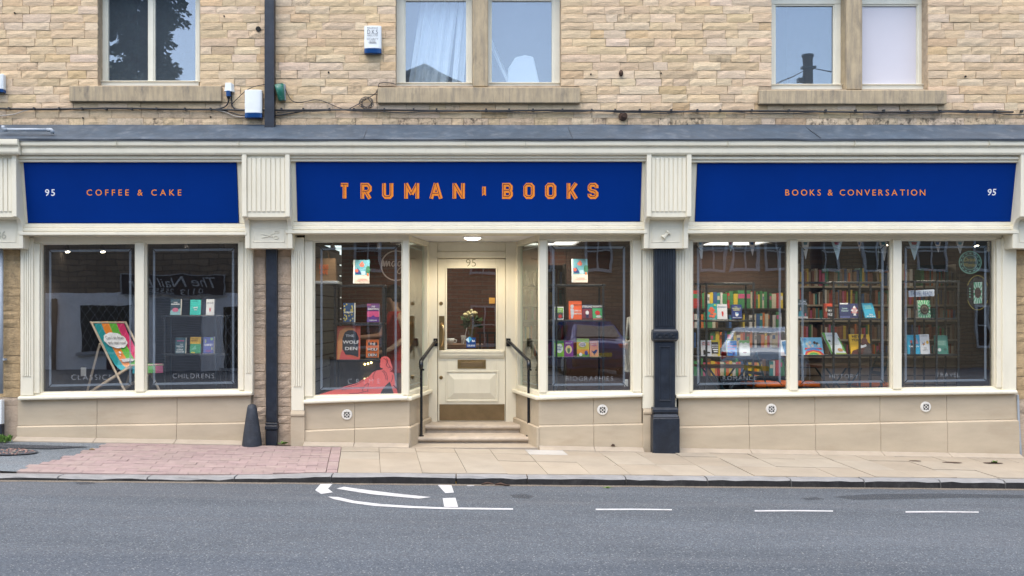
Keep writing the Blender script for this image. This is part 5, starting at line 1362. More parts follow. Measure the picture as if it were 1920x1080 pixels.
ceil_panel(X(790, 4.0), 4.0, .8, 1.0, 'lit ceiling panel deep behind the glass left of the door', 7)
M['bulbshade'] = mat('matt black shade', (.012, .012, .014), .85, spec=.1)
def spot(px, py, y, label, lit=True):
    c = P(px, py, y); t = thing('spotlight', label, 'spotlight', c, 'spotlights under the shop ceiling')
    q = MB(); q.cyl((c.x, c.y, CZ), (c.x, c.y, c.z + .07), .008, n=6); q.build('stem', M['blackgloss'], t)
    q = MB(); q.cyl((c.x, c.y, c.z + .075), (c.x + .02, c.y - .02, c.z), .018, .034, 12); q.build('shade', M['bulbshade'], t)
    if lit: q = MB(); q.cyl((c.x + .02, c.y - .02, c.z - .001), (c.x + .021, c.y - .021, c.z - .006), .026, n=12); q.build('bulb', M['bulb'], t)
spot(125, 472, .9, 'lit spotlight at the left of the deckchair window'); spot(191, 472, .9, 'lit spotlight above the deckchair back')
spot(349, 466, .5, 'unlit black spotlight above the middle of the childrens window', False); spot(415, 466, .5, 'unlit black spotlight at the right of the childrens window', False)
spot(622, 467, .45, 'unlit black spotlight at the left of the crime window', False); spot(709, 467, .45, 'unlit black spotlight above the holiday poster in the crime window', False)
spot(1656, 460, .8, 'lit spotlight at the top right of the history window'); spot(1826, 461, .9, 'lit spotlight above the round badge sticker')
# added fill lights without fittings brighten the window displays and door table
for (px, y, e) in ((160, .7, 24), (350, .6, 36), (640, .6, 9), (700, .6, 22), (1055, .6, 20), (1130, .6, 22), (1390, .6, 50), (1590, .6, 50), (1760, .6, 50), (884, 2.0, 40)):
    L = D.lights.new('display_fill', 'SPOT'); L.energy = e; L.color = (1, .88, .7); L.shadow_soft_size = .05; L.spot_size = R(68); L.spot_blend = .7
    o = D.objects.new('display_fill', L); COL.objects.link(o); o.location = (X(px, y), .25 if y < 1 else 2.1, 2.55 if y < 1 else 2.68); o.rotation_euler = (R(14), 0, 0)
for px, e in ((1340, 26), (1430, 20), (1560, 10), (1650, 9), (1740, 11)):  # added fill lights aimed at the bookcases, no fittings of their own
    L = D.lights.new('bookcase_fill', 'SPOT'); L.energy = e; L.color = (1, .9, .75); L.shadow_soft_size = .05; L.spot_size = R(75); L.spot_blend = .8
    o = D.objects.new('bookcase_fill', L); COL.objects.link(o); o.location = (X(px, .8), .85, 2.66); o.rotation_euler = (R(42), 0, 0)

# racks ------------------------------------------------------------
M['rackmetal'] = mat('black rack metal', (.022, .026, .03), .35, var=.1)
def rack(px0, px1, tops, ups, y0, y1, label, foot, r=.011, mats=None, back=True):
    t = thing('display_rack', label, 'display rack', (X((px0 + px1) / 2, y0), y0, foot))
    zt = Z(tops[0], y0)
    x0, x1 = X(px0, y0), X(px1, y0)
    for p in ups:
        for y in ((y0 - .012, y1 + .012) if back else (y0 - .012,)):
            q = MB(); q.box(X(p, y0) - r, X(p, y0) + r, y - r, y + r, foot, zt + .002); q.build('upright', M['rackmetal'], t)
    for py in tops:
        q = MB(); z = Z(py, y0); q.box(x0, x1, y0, y1, z - .022, z); q.build('shelf', M['rackmetal'], t, bevel=.002)
    return t
rack(302, 428, (591.5, 663.5), (309, 405, 424), .42, .62, 'thin metal rack of six books in the childrens window', Z(741, .3), .008)
rack(625, 722, (534, 605.5, 674.5), (629, 719), .48, .75, 'black metal rack holding the orange posters in the crime window', Z(748, .3), .013)
rack(1031, 1136, (533, 600, 669), (1043, 1131), .45, .75, 'black metal rack of football books in the biographies window', Z(742, .3), .011)
rack(1303, 1416, (530, 600, 668), (1324, 1412), .42, .68, 'black metal rack in the romance window', FZ, .010)
rack(1500, 1656, (528, 597, 665), (1562, 1611, 1652), .42, .68, 'black metal rack behind the picture books in the history window', FZ, .010)
rack(1694, 1800, (526, 596, 664), (1714, 1755, 1796), .42, .68, 'black metal rack in the travel window', FZ, .009)

# display books -----------------------------------------------------
_mc = {}
def cm(c, r=.5):
    k = tuple(round(v, 3) for v in c)
    if k not in _mc: _mc[k] = mat('book print', k, r, var=.03)
    return _mc[k]
PAPER = cm((.62, .58, .48))
def book(px0, py0, px1, py1, y, cover, label, art=(), words=(), th=.028, lean=.12, cat='book', name='book', spine=False, yaw=0.0, group='books faced out in the windows', skew=0):
    """art: (colour, [(u, v)...]) polygons in cover coordinates; words: (text, u, v, height, width, colour)"""
    x0, x1, z0, z1 = X(px0, y), X(px1, y), Z(py1, y), Z(py0, y)
    xc, w_, h = (x0 + x1) / 2, x1 - x0, z1 - z0
    t = thing(name, label, cat, (xc, y, z0), group)
    def to(u, v, d=0.0):                                              # u, v in 0..1 from top left, d towards the viewer
        a = (u - .5) * w_ + skew * w_ * (v - .5); b_ = (1 - v) * h
        X_ = a * math.cos(yaw); Y_ = a * math.sin(yaw) + b_ * lean - d
        return (xc + X_, y + Y_ , z0 + b_)
    q = MB(); f = [to(0, 1), to(1, 1), to(1, 0), to(0, 0)]; bk = [(a, b_ + th, c) for a, b_, c in f]
    q.add(f + bk, [(0, 1, 2, 3), (7, 6, 5, 4), (0, 3, 7, 4)], 0); q.add(f + bk, [(1, 5, 6, 2), (3, 2, 6, 7), (0, 4, 5, 1)], 1)
    if spine:
        g = [to(1, 1), to(1.09, 1, -.01), to(1.09, 0, -.01), to(1, 0)]; q.face(g, 1)
    q.build('cover', [cm(cover), PAPER], t)
    for k, (c, poly) in enumerate(art):
        q = MB(); q.face([to(u, v, .0012 + .0006 * k) for u, v in poly][::-1]); q.build('cover_art', cm(c), t)
    n = len(art)
    if words:
        cols = list(dict.fromkeys(wd[5] for wd in words)); q = MB()
        for (txt, u, v, hh, ww, c) in words:
            q.text(txt, (0, 0), hh, to=lambda a, b_: to(u + a / w_, v - b_ / h, .002 + .0006 * n), width=ww * w_, bold=.02, mi=cols.index(c)) if 0 else None
            vs, fs, wd_ = glyphs(txt, 1, .02); kx = ww * w_ / wd_
            q.add([to(u + (a * kx - ww * w_ / 2) / w_, v - b_ * hh, .002 + .0006 * n) for a, b_ in vs], fs, cols.index(c))
        q.build('title', [cm(c) for c in cols], t)
    return t
def rect(u0, v0, u1, v1): return [(u0, v0), (u1, v0), (u1, v1), (u0, v1)]
def ell(u, v, ru, rv, n=16): return [(u + ru * math.cos(i * 6.283 / n), v + rv * math.sin(i * 6.283 / n)) for i in range(n)]
Wt = (.75, .75, .75); Bk = (.02, .02, .025)
navy, teal, red, org, yel, grn, pink, pur = (.015, .03, .09), (.02, .30, .28), (.55, .03, .03), (.72, .16, .02), (.70, .42, .04), (.06, .33, .07), (.58, .08, .22), (.12, .03, .16)
ya = .45
book(319, 561, 338, 590.5, ya, (.02, .05, .07), 'dark teal thriller with white author capitals, upper shelf of the childrens window', [((.25, .45, .48), [(0, .75), (.3, .6), (.7, .7), (1, .55), (1, 1), (0, 1)]), ((.55, .18, .25), ell(.5, .68, .3, .14))], [('IAN', .5, .24, .07, .35, Wt), ('RANKIN', .5, .36, .09, .8, Wt), ('A SONG FOR', .5, .62, .06, .5, pink), ('DARK TIMES', .5, .76, .07, .6, pink)], spine=True)
book(356, 562, 376, 590.5, ya, (.03, .50, .42), 'plain turquoise paperback on the upper shelf of the childrens window', [((.02, .30, .26), rect(.2, .05, .7, .11))], [('SUMMER', .5, .56, .09, .5, Wt), ('TIME', .5, .7, .08, .3, Wt)])
book(386, 561, 401, 590.5, ya, (.72, .71, .68), 'white paperback with a small red mark on the upper shelf of the childrens window', [(red, [(.36, .5), (.5, .62), (.62, .5), (.58, .72), (.48, .85), (.42, .7)])], [('JANE ROGERS', .5, .27, .07, .85, (.12, .12, .13))], spine=True)
book(328, 633, 347, 663, ya, (.035, .10, .12), 'dark green paperback titled in white capitals, lower shelf of the childrens window', [(pink, rect(.15, .18, .85, .23))], [('THE', .6, .45, .05, .3, Wt), ('DEVIL', .5, .58, .08, .7, Wt), ('AND THE', .5, .67, .05, .4, Wt), ('DARK', .5, .8, .08, .65, Wt), ('WATER', .5, .94, .09, .85, Wt)], spine=True)
book(356, 632, 376, 662.5, ya, yel, 'paperback half yellow and half green on the lower shelf of the childrens window', [((.06, .32, .16), rect(0, .42, 1, 1)), ((.2, .5, .35), [(.1, .8), (.5, .5), (.6, .75)]), ((.6, .55, .1), ell(.3, .95, .2, .05))], [('THE OTHER', .45, .14, .06, .6, (.25, .12, .03)), ('BENNET', .4, .26, .07, .6, (.15, .07, .02))])
book(381, 632, 400, 662.5, ya, (.09, .11, .36), 'blue violet paperback with gold sprigs on the lower shelf of the childrens window', [((.35, .38, .2), ell(.2, .25, .08, .12)), ((.35, .38, .2), ell(.85, .7, .08, .1)), ((.3, .5, .2), ell(.8, .12, .13, .09)), ((.25, .08, .25), ell(.5, .85, .3, .06))], [('HAMNET', .5, .55, .13, .85, Wt)], spine=True)
# crime window
yc_ = .5
def holiday_poster(px0, py0, px1, py1, y, label):
    book(px0, py0, px1, py1, y, (.13, .36, .46), label, [((.75, .66, .58), rect(0, .66, 1, 1)), ((.70, .18, .14), [(.35, .2), (.55, .06), (.68, .2), (.62, .29), (.45, .29)]), ((.02, .05, .2), [(.1, .42), (.3, .36), (.45, .52), (.5, .6), (.15, .6)]), ((.72, .12, .06), ell(.22, .46, .1, .07)), ((.4, .6, .7), rect(.5, .48, .75, .64)), ((.03, .17, .08), ell(.9, .42, .13, .16)), ((.75, .2, .05), ell(.9, .62, .06, .06)), ((.08, .3, .1), ell(.05, .14, .08, .06)), (Wt, rect(0, 0, .1, 1))],
         [('SUMMER', .58, .83, .03, .55, red), ('READING GUIDE', .58, .89, .02, .7, red), ('OUT NOW', .58, .96, .02, .35, (.3, .3, .3))], th=.01, cat='poster', name='poster', group='posters on the window racks')
holiday_poster(662, 487, 692.5, 531.5, .5, 'blue and cream holiday scene poster standing on the rack in the crime window')
holiday_poster(1072, 485, 1102, 529.5, .48, 'blue and cream holiday scene poster standing on the rack in the biographies window')
gl_ = [((.50, .42, .12), ell(random.uniform(.1, .9), random.uniform(.06, .94), .07, .05, 8)) for _ in range(26)]
book(643, 568, 664, 604, yc_, (.015, .06, .16), 'dark blue hardback scattered with gold leaves in the crime window', gl_, [('THE WINTERING', .5, .52, .07, .8, Wt)], spine=True)
book(688, 569, 711, 604, yc_, pur, 'purple and pink thriller with white title bars in the crime window', [(pink, rect(0, .42, 1, .72)), ((.12, .04, .25), [(.2, .8), (.5, .62), (.8, .8), (1, .9), (1, 1), (0, 1), (0, .9)]), ((.5, .08, .12), rect(0, .05, .3, .1))], [('THE', .5, .2, .07, .3, Wt), ('SHADOWING', .5, .34, .1, .9, Wt), ('PINBOROUGH', .5, .94, .07, .6, Wt)])
arch = [(.24, 1.)] + [(.24 + .32 * (1 - math.cos(a)) * 1.02, .42 - .27 * math.sin(a)) for a in (i * math.pi / 14 for i in range(15))] + [(.893, .94)]
book(631, 611, 675, 674, yc_ - .01, (.66, .13, .08), 'large red and orange poster with a dark arch and white capitals, crime window', [((.70, .30, .12), [(.03, 1), (.03, .4), (.12, .16), (.35, .04), (.6, .04), (.8, .12), (.7, .15), (.45, .13), (.3, .3), (.24, 1)]), ((.035, .045, .06), [(.24, .86), (.24, .38), (.33, .2), (.48, .13), (.68, .13), (.84, .2), (.93, .35), (.93, .93), (.6, .86)]), ((.70, .12, .12), [(.12, 1), (.18, .8), (.25, .7), (.32, .78), (.38, .86), (.55, .92), (.8, .96), (1, .97), (1, 1)])],
     [('THE', .55, .33, .075 * .9, .36, Wt), ('WOLF', .6, .53, .1 * .9, .7, Wt), ('DEN', .62, .72, .1 * .9, .52, Wt)], th=.008, cat='poster', name='poster', group='posters on the window racks')
book(686, 637, 710, 673, yc_, (.72, .16, .03), 'orange hardback with rows of dark arches and white title in the crime window', [(Bk, [(u, v + .2), (u, v + .06), (u + .1, v), (u + .2, v + .06), (u + .2, v + .2)]) for v in (.1, .4, .68) for u in (.15, .42, .69)] + [(Bk, rect(0, .93, 1, 1))], [('THE', .5, .27, .1, .45, Wt), ('WOLF', .5, .56, .12, .85, Wt), ('DEN', .5, .85, .12, .65, Wt)])
# biographies window
yb_ = .48
book(1040, 575, 1057, 599, yb_, (.72, .72, .70), 'white and lime football book at the left end of the upper rack shelf', [((.22, .5, .04), rect(.06, .1, .94, .45)), ((.06, .07, .06), rect(.06, .46, .94, .92)), (red, ell(.62, .75, .2, .14))], [('FOOTBALL', .5, .26, .09, .75, Wt), ('STARS', .5, .4, .1, .5, Wt)])
book(1067, 564, 1091, 599, yb_, (.80, .12, .03), 'tall orange red book with white title capitals on the upper rack shelf', [((.55, .56, .6), ell(.25, .3, .13, .1)), ((.5, .55, .65), [(.1, .42), (.35, .4), (.4, .66), (.3, .95), (.15, .95), (.15, .66)])], [('MARCUS', .68, .24, .06, .6, Bk), ('YOU', .3, .55, .08, .4, Wt), ('ARE A', .68, .57, .08, .5, Wt), ('CHAMPION', .55, .73, .09, .85, Wt)])
book(1091.5, 571, 1111, 599, yb_ + .01, (.20, .035, .06), 'maroon football biography between the orange and green ones', [(navy, rect(0, 0, 1, .28)), (Wt, ell(.5, .55, .16, .14)), (navy, rect(.35, .66, .65, .9)), ((.10, .02, .03), rect(0, .88, 1, 1))], [('STERLING', .5, .2, .13, .95, Wt)])
book(1111.5, 571, 1133, 599, yb_, (.07, .40, .16), 'green football biography at the right end of the upper rack shelf', [(Bk, rect(0, 0, 1, .24)), (red, ell(.42, .55, .22, .15)), ((.6, .6, .6), ell(.5, .8, .25, .08)), ((.45, .12, .12), rect(0, .92, 1, 1))], [('RASHFORD', .5, .19, .12, .92, Wt)], skew=.06)
book(1039, 639, 1057.5, 668.5, yb_, (.22, .45, .02), 'lime green leafy picture book at the left of the lower rack shelf', [((.05, .2, .05), rect(0, 0, 1, .15)), ((.7, .75, .65), ell(.55, .48, .36, .3)), ((.15, .4, .02), rect(.3, .8, .95, .97))], [('WILD', .55, .44, .12, .6, (.02, .1, .25)), ('FIRE', .55, .6, .1, .4, (.02, .1, .25))])
book(1058, 639, 1075, 668.5, yb_ + .005, (.19, .03, .20), 'dark purple picture book with a pale burst on the lower rack shelf', [((.6, .5, .25), ell(.5, .55, .36, .26)), ((.07, .13, .05), ell(.5, .58, .16, .2)), (yel, ell(.5, .42, .08, .06))], [('SPROUT', .5, .2, .1, .7, (.6, .5, .6))])
book(1082, 635, 1105, 668.5, yb_, (.50, .42, .03), 'yellow picture book with a white cloud and football on the lower rack shelf', [((.32, .48, .04), rect(0, 0, 1, .2)), ((.65, .26, .02), rect(0, .6, 1, .85)), ((.15, .3, .04), rect(0, .85, 1, 1)), (Wt, ell(.45, .33, .3, .13)), (Wt, ell(.3, .88, .13, .09)), ((.03, .04, .2), ell(.75, .8, .14, .13))], [('LITTLE', .45, .32, .07, .4, navy), ('STRIKER', .45, .41, .07, .5, navy)])
book(1106, 639, 1122, 668.5, yb_ + .005, (.62, .28, .16), 'peach coloured book with a dark bird at the right of the lower rack shelf', [((.02, .04, .14), [(.15, .6), (.45, .68), (.75, .55), (.9, .6), (.7, .8), (.5, .92), (.4, .78)]), ((.65, .45, .32), rect(.1, .06, .9, .3))], [('BLACK', .5, .2, .08, .6, red), ('WREN', .5, .34, .09, .6, (.35, .05, .2))], spine=True)
# romance window
book(1326, 569, 1345, 599, ya, (.02, .36, .33), 'teal paperback covered in orange fruit on the romance rack', [(c_, ell(u, v, .17, .09)) for c_, u, v in (((.75, .12, .04), .45, .3), ((.75, .14, .05), .3, .44), ((.7, .1, .04), .62, .42), ((.75, .12, .04), .5, .58), ((.72, .2, .1), .75, .66), ((.72, .11, .05), .33, .78), ((.75, .16, .06), .6, .8))] + [((.5, .6, .05), ell(.8, .1, .1, .06))], [('SORROW AND BLISS', .5, .96, .04, .6, Wt)])
book(1345.5, 570, 1364, 598.5, ya + .005, (.74, .73, .74), 'white paperback with a small red figure on the upper romance shelf', [(red, [(.4, .5), (.6, .48), (.64, .6), (.56, .82), (.46, .8), (.44, .62)]), ((.2, .25, .35), rect(.05, .15, .95, .22))], [('KIRSTY LOGAN', .5, .21, .06, .9, (.6, .62, .66))])
book(1372.5, 571, 1391.5, 598, ya, (.012, .035, .17), 'navy paperback with pale title and a white jug on the upper romance shelf', [(Wt, [(.35, .55), (.6, .55), (.68, .7), (.5, .84), (.36, .76)]), ((.05, .3, .6), ell(.52, .6, .1, .05))], [('THE', .4, .2, .06, .3, (.62, .6, .3)), ('MIDNIGHT', .5, .31, .08, .85, (.62, .6, .3)), ('LIBRARY', .5, .42, .08, .7, (.62, .6, .3)), ('MATT HAIG', .5, .93, .06, .85, Wt)])
book(1315, 638, 1334.5, 667.5, ya, (.70, .70, .72), 'white paperback with red lettering and black figures, left on the lower romance shelf', [(Bk, [(.2, .65), (.35, .6), (.45, .75), (.4, .9), (.2, .95)]), (Bk, ell(.7, .78, .18, .06)), (Bk, ell(.5, .42, .08, .05))], [('MADDIE', .5, .2, .08, .7, red), ('HOLDER', .5, .32, .08, .75, red)])
book(1335, 638, 1350.5, 667.5, ya + .005, (.65, .48, .02), 'yellow and black paperback with white title bars on the lower romance shelf', [(Bk, rect(.0, .12, .8, .85)), ((.6, .55, .45), ell(.3, .97, .4, .12)), (Wt, rect(.05, .28, .75, .36)), (Wt, rect(.05, .41, .75, .49)), (Wt, rect(.1, .55, .75, .63)), (Wt, rect(.2, .68, .7, .75))], [('HUMAN', .4, .35, .05, .5, Bk), ('CONDITION', .4, .48, .05, .6, Bk)])
book(1363, 638, 1382, 667, ya, (.01, .22, .60), 'bright blue paperback with red title on the lower romance shelf', [((.5, .65, .1), rect(0, 0, 1, .025)), ((.5, .65, .1), rect(0, 0, .04, 1)), ((.02, .06, .3), ell(.3, .22, .18, .06)), ((.02, .05, .2), [(.6, .85), (.8, .68), (.85, .9), (.95, .95), (.6, .94)]), ((.3, .55, .6), [(.15, .7), (.5, .78), (.6, .85), (.2, .78)])], [('LOVE IN', .5, .42, .1, .85, (.62, .08, .12)), ('COLOUR', .45, .6, .1, .75, (.62, .08, .12))])
book(1387, 638, 1406.5, 667, ya, (.74, .77, .73), 'white paperback with a green leafy top on the lower romance shelf', [((.07, .3, .07), [(0, 0), (1, 0), (1, .15), (.8, .2), (.6, .14), (.4, .22), (.2, .15), (0, .2)]), ((.2, .07, .07), ell(.5, .78, .18, .05))], [('QUIET', .5, .45, .05, .4, (.3, .4, .3))])
book(1464, 638, 1480, 667, ya, (.66, .72, .76), 'pale blue and white book at the right edge of the romance window', [((.55, .1, .15), ell(.4, .35, .06, .05)), ((.05, .2, .4), [(.1, .1), (.9, .0), (.7, .9), (.5, .9)])], (), skew=-.1)
# history window
book(1495, 561, 1514.5, 597, ya, (.03, .055, .06), 'dark cookery book with a man in teal on the history rack', [((.05, .30, .36), [(.1, .95), (.15, .68), (.35, .58), (.55, .68), (.65, .95)]), ((.55, .36, .27), ell(.35, .5, .08, .09)), ((.6, .55, .5), rect(0, .9, 1, 1)), ((.5, .1, .12), ell(.8, .8, .08, .08))], [('TOM', .55, .16, .09, .6, Wt), ('KERRIDGE', .52, .28, .09, .95, Wt)])
book(1546, 569, 1562, 596, ya, (.55, .06, .02), 'red and black thriller with white stencilled capitals on the history rack', [(Bk, rect(.35, .2, 1, 1)), ((.7, .45, .25), ell(.25, .45, .14, .12))], [('SKY', .7, .55, .12, .5, Wt), ('FILE', .68, .85, .17, .6, Wt)])
book(1575, 568, 1594, 596, ya, (.03, .04, .12), 'indigo paperback with loose white script on the history rack', [(Wt, rect(.05, 0, .85, .09)), ((.12, .14, .3), rect(0, .9, 1, 1))], [('Love', .5, .42, .12, .5, (.4, .55, .55)), ('Hunger', .52, .58, .12, .7, (.4, .55, .55))])
book(1594.5, 569, 1611, 596, ya + .004, (.035, .045, .13), 'indigo paperback with a white house and red capitals on the history rack', [(Wt, [(.08, .5), (.5, .14), (.92, .5), (.78, .5), (.78, .68), (.62, .7), (.68, .84), (.35, .84), (.42, .7), (.22, .68), (.22, .5)])], [('ACE', .5, .42, .12, .6, red), ('OF', .5, .55, .1, .3, red), ('SPADES', .5, .67, .1, .8, red)])
book(1620, 568, 1641, 596, ya, (.03, .32, .50), 'sky blue paperback leaning at the right end of the history rack', [((.04, .2, .3), rect(0, 0, .06, 1))], [('THE GREAT', .5, .25, .07, .6, (.4, .6, .4)), ('ALONE', .5, .38, .07, .6, (.4, .6, .4)), ('MIN', .6, .82, .09, .3, Wt), ('KYM', .55, .94, .08, .7, Wt)], skew=.18, lean=.25)
book(1506, 633, 1544.5, 665, ya, (.20, .50, .70), 'pale blue picture book with a crowd over a rainbow on the history rack', [(c_, ell(u, v, .07, .09, 9)) for c_, u, v in [((.6, .62, .5), .25, .38), ((.62, .6, .55), .4, .3), ((.10, .05, .03), .62, .3), ((.62, .6, .6), .5, .48), ((.05, .06, .05), .75, .36), ((.6, .6, .55), .8, .45), ((.62, .55, .5), .3, .52)]] + [(red, [(.12, .6), (.9, .6), (.95, .7), (.08, .7)]), ((.05, .2, .5), [(.2, .66), (.5, .6), (.8, .66), (.8, .78), (.2, .78)]), (red, [(.05, 1), (.15, .8), (.5, .72), (.85, .8), (1, 1)]), (yel, [(.15, 1), (.25, .86), (.5, .8), (.75, .86), (.88, 1)]), (grn, [(.24, 1), (.35, .9), (.5, .86), (.65, .9), (.76, 1)]), ((.05, .25, .6), ell(.12, .1, .1, .07))], (), lean=.3, skew=.03)
book(1552, 624, 1580, 664, ya - .01, (.68, .73, .74), 'white and green jungle picture book leaning sideways on the history rack', [((.10, .36, .05), [(0, 0), (.2, 0), (.1, .3), (.16, .6), (.08, .9), (.25, 1), (0, 1)]), ((.12, .38, .08), [(.9, .2), (1, .3), (1, .9), (.85, .8), (.93, .6)]), ((.03, .04, .04), ell(.25, .38, .08, .05)), ((.5, .25, .1), ell(.7, .8, .18, .08)), ((.3, .4, .08), rect(.3, .94, 1, 1))], [('THE WILD', .45, .15, .05, .5, (.15, .3, .55)), ('ANIMALS', .5, .56, .04, .5, (.3, .35, .3))], skew=.55, lean=.22)
book(1596, 627, 1634, 664, ya, (.78, .46, .02), 'yellow picture book with black capitals and a brown raised arm on the history rack', [((.10, .028, .02), [(.0, 1), (.1, .82), (.4, .72), (.62, .3), (.72, 0), (.86, 0), (.8, .3), (1, .5), (1, 1)]), ((.06, .05, .05), [(.55, 1), (.75, .6), (1, .45), (1, 1)]), ((.16, .05, .035), ell(.72, .34, .16, .17)), (Wt, [(.38, .68), (.45, .52), (.62, .56), (.78, .5), (.8, .6), (.66, .66), (.5, .7)])], [('HEY', .32, .17, .12, .38, Bk), ('YOU!', .32, .35, .12, .48, Bk)], lean=.25)
# travel window
def burst(px0, py0, px1, py1, y, label):
    arts = []
    for i in range(18):
        a0, a1 = i * 6.283 / 18, i * 6.283 / 18 + .17
        f = lambda a: (.5 + .5 * max(-1, min(1, 1.45 * math.cos(a))), .5 + .5 * max(-1, min(1, 1.45 * math.sin(a))))
        arts.append(((.03, .38, .16), [(.5, .5), f(a0), f(a1)]))
    arts += [((.05, .035, .025), ell(.5, .52, .36, .3)), ((.30, .27, .16), ell(.5, .52, .24, .2)), ((.07, .05, .035), ell(.5, .52, .2, .17))]
    return book(px0, py0, px1, py1, y, (.66, .74, .62), label, arts)
burst(1722, 563, 1745, 595.5, ya, 'green and white sunburst paperback with a dark medallion on the travel rack')
book(1703, 628, 1726, 664, ya, (.02, .34, .56), 'bright blue paperback with a dark climbing figure on the travel rack', [((.03, .04, .06), [(.15, 1), (.2, .6), (.25, .42), (.4, .38), (.45, .55), (.42, 1)]), ((.5, .1, .08), ell(.3, .35, .1, .08)), ((.4, .3, .4), [(.5, .5), (.7, .15), (.9, .45)])], [('TOMORROW', .5, .64, .08, .85, Wt)])
book(1726.5, 627, 1744, 664, ya + .004, (.70, .72, .75), 'white paperback with an orange bird on the travel rack', [((.05, .08, .25), [(.2, .4), (.5, .5), (.35, .58)]), ((.60, .28, .05), [(.1, .52), (.35, .5), (.5, .36), (.48, .54)]), (yel, ell(.78, .4, .14, .09))], [('LANNY', .5, .1, .05, .7, (.2, .2, .2)), ('THE', .5, .72, .06, .3, (.2, .2, .2)), ('LEFT', .5, .82, .06, .5, (.2, .2, .2))])
book(1755, 629, 1778.5, 663.5, ya, (.07, .25, .20), 'dark mint paperback with a white dot on the travel rack', [((.65, .7, .7), ell(.3, .78, .13, .09)), ((.15, .38, .3), rect(.15, .25, .85, .55)), ((.04, .14, .12), ell(.75, .75, .15, .06))], [('ENGLISH', .5, .38, .07, .55, (.4, .55, .45)), ('PASTORAL', .5, .5, .07, .6, (.4, .55, .45))])
q = MB(); y = .40
t = thing('shelf_sign', 'pale blue banner sign with dark lettering on the travel rack', 'sign', P(1728, 557, y))
q.prism([(X(1704, y), Z(557, y)), (X(1752, y), Z(555, y)), (X(1752, y), Z(542.5, y)), (X(1704, y), Z(545, y))], y, y + .01); q.build('panel', cm((.45, .52, .62)), t)
q = MB(); q.text('TRAVEL READS', (X(1728, y), Z(554, y)), .05, y=y - .002, width=.26); q.build('lettering', cm((.06, .10, .25)), t)

# ------------------------------------------------------------------ bookcases
M['shelfdark'] = mat('black shelf board', (.025, .022, .02), .6); M['shelfpale'] = mat('pale shelf board', (.34, .29, .22), .6)
SP = [('red', (.42, .03, .025)), ('orange', (.62, .16, .03)), ('yellow', (.62, .45, .05)), ('cream', (.58, .52, .38)), ('green', (.05, .22, .08)), ('black', (.02, .02, .022)), ('white', (.62, .60, .56)), ('blue', (.03, .10, .26)), ('pink', (.52, .09, .20)), ('brown', (.14, .075, .04)), ('grey', (.18, .18, .18)), ('teal', (.02, .22, .22))]
def bookcase(px0, px1, levels, y, depth, m, label, backm, foot=FZ):
    t = thing('bookcase', label, 'bookcase', (X((px0 + px1) / 2, y), y + depth / 2, foot))
    x0, x1 = X(px0, y), X(px1, y); zt = Z(levels[0][0], y) + .04
    q = MB(); q.box(x0, x1, y + depth, y + depth + .02, foot, zt); q.build('back_panel', backm, t)
    for a in (x0, x1 - .025): q = MB(); q.box(a, a + .025, y, y + depth, foot, zt); q.build('side_panel', m, t)
    for a, b_ in levels: q = MB(); q.box(x0 + .026, x1 - .026, y, y + depth - .001, Z(b_, y) - .025, Z(b_, y)); q.build('shelf', m, t)
    return t, x0 + .03, x1 - .03
y = 1.5
lev = [(545, 578), (583, 615), (620, 652), (672, 705)]
bookcase(1290, 1478, lev, y, .28, M['shelfdark'], 'black bookcase with bright book spines behind the romance rack', M['shelfdark'])
rows = ['top', 'second', 'third', 'bottom']
for r, (a, b_) in enumerate(lev):
    x = X(1293, y); xe = X(1474, y); n = 0; z0 = Z(b_, y) + .001; zm = Z(a, y)
    while x < xe - .02 and n < 34:
        wd = random.choice((.026, .03, .035, .04, .05)) * random.uniform(.85, 1.25); h = (zm - z0) * random.uniform(.72, 1.0)
        if r == 0 and n in (0, 12): wd, h = .17, (zm - z0) * 1.02
        if r == 1 and 8 < n < 11 or (r == 2 and n in (3,)): x += random.uniform(.08, .2)
        if x + wd > xe: break
        nm, c = SP[0 if (r == 0 and n == 0) else (4 if (r == 0 and n == 12) else random.choice([0, 1, 2, 2, 3, 3, 4, 4, 5, 6, 6, 7, 8, 9, 10, 11]))]
        k = random.uniform(.8, 1.15)
        q = MB(); yy0 = y + random.uniform(.01, .04)
        q.box(x, x + wd - .003, yy0, yy0 + .19, z0, z0 + h)
        if n % 3 == 0: q.box(x + .004, x + wd - .007, yy0 - .0015, yy0 - .0005, z0 + h * .55, z0 + h * .8, 1)
        o = q.build('book', [cm(c), cm(SP[(SP.index((nm, c)) + 4) % len(SP)][1])]); tag(o, f'{nm} book spine outward, {ordinal(n)} from the left in the {rows[r]} row of the black bookcase', 'book', 'books packed in the black bookcase')
        x += wd; n += 1
y = 2.3
lev2 = [(500, 536), (541, 571), (574, 600), (606, 636), (640, 668)]
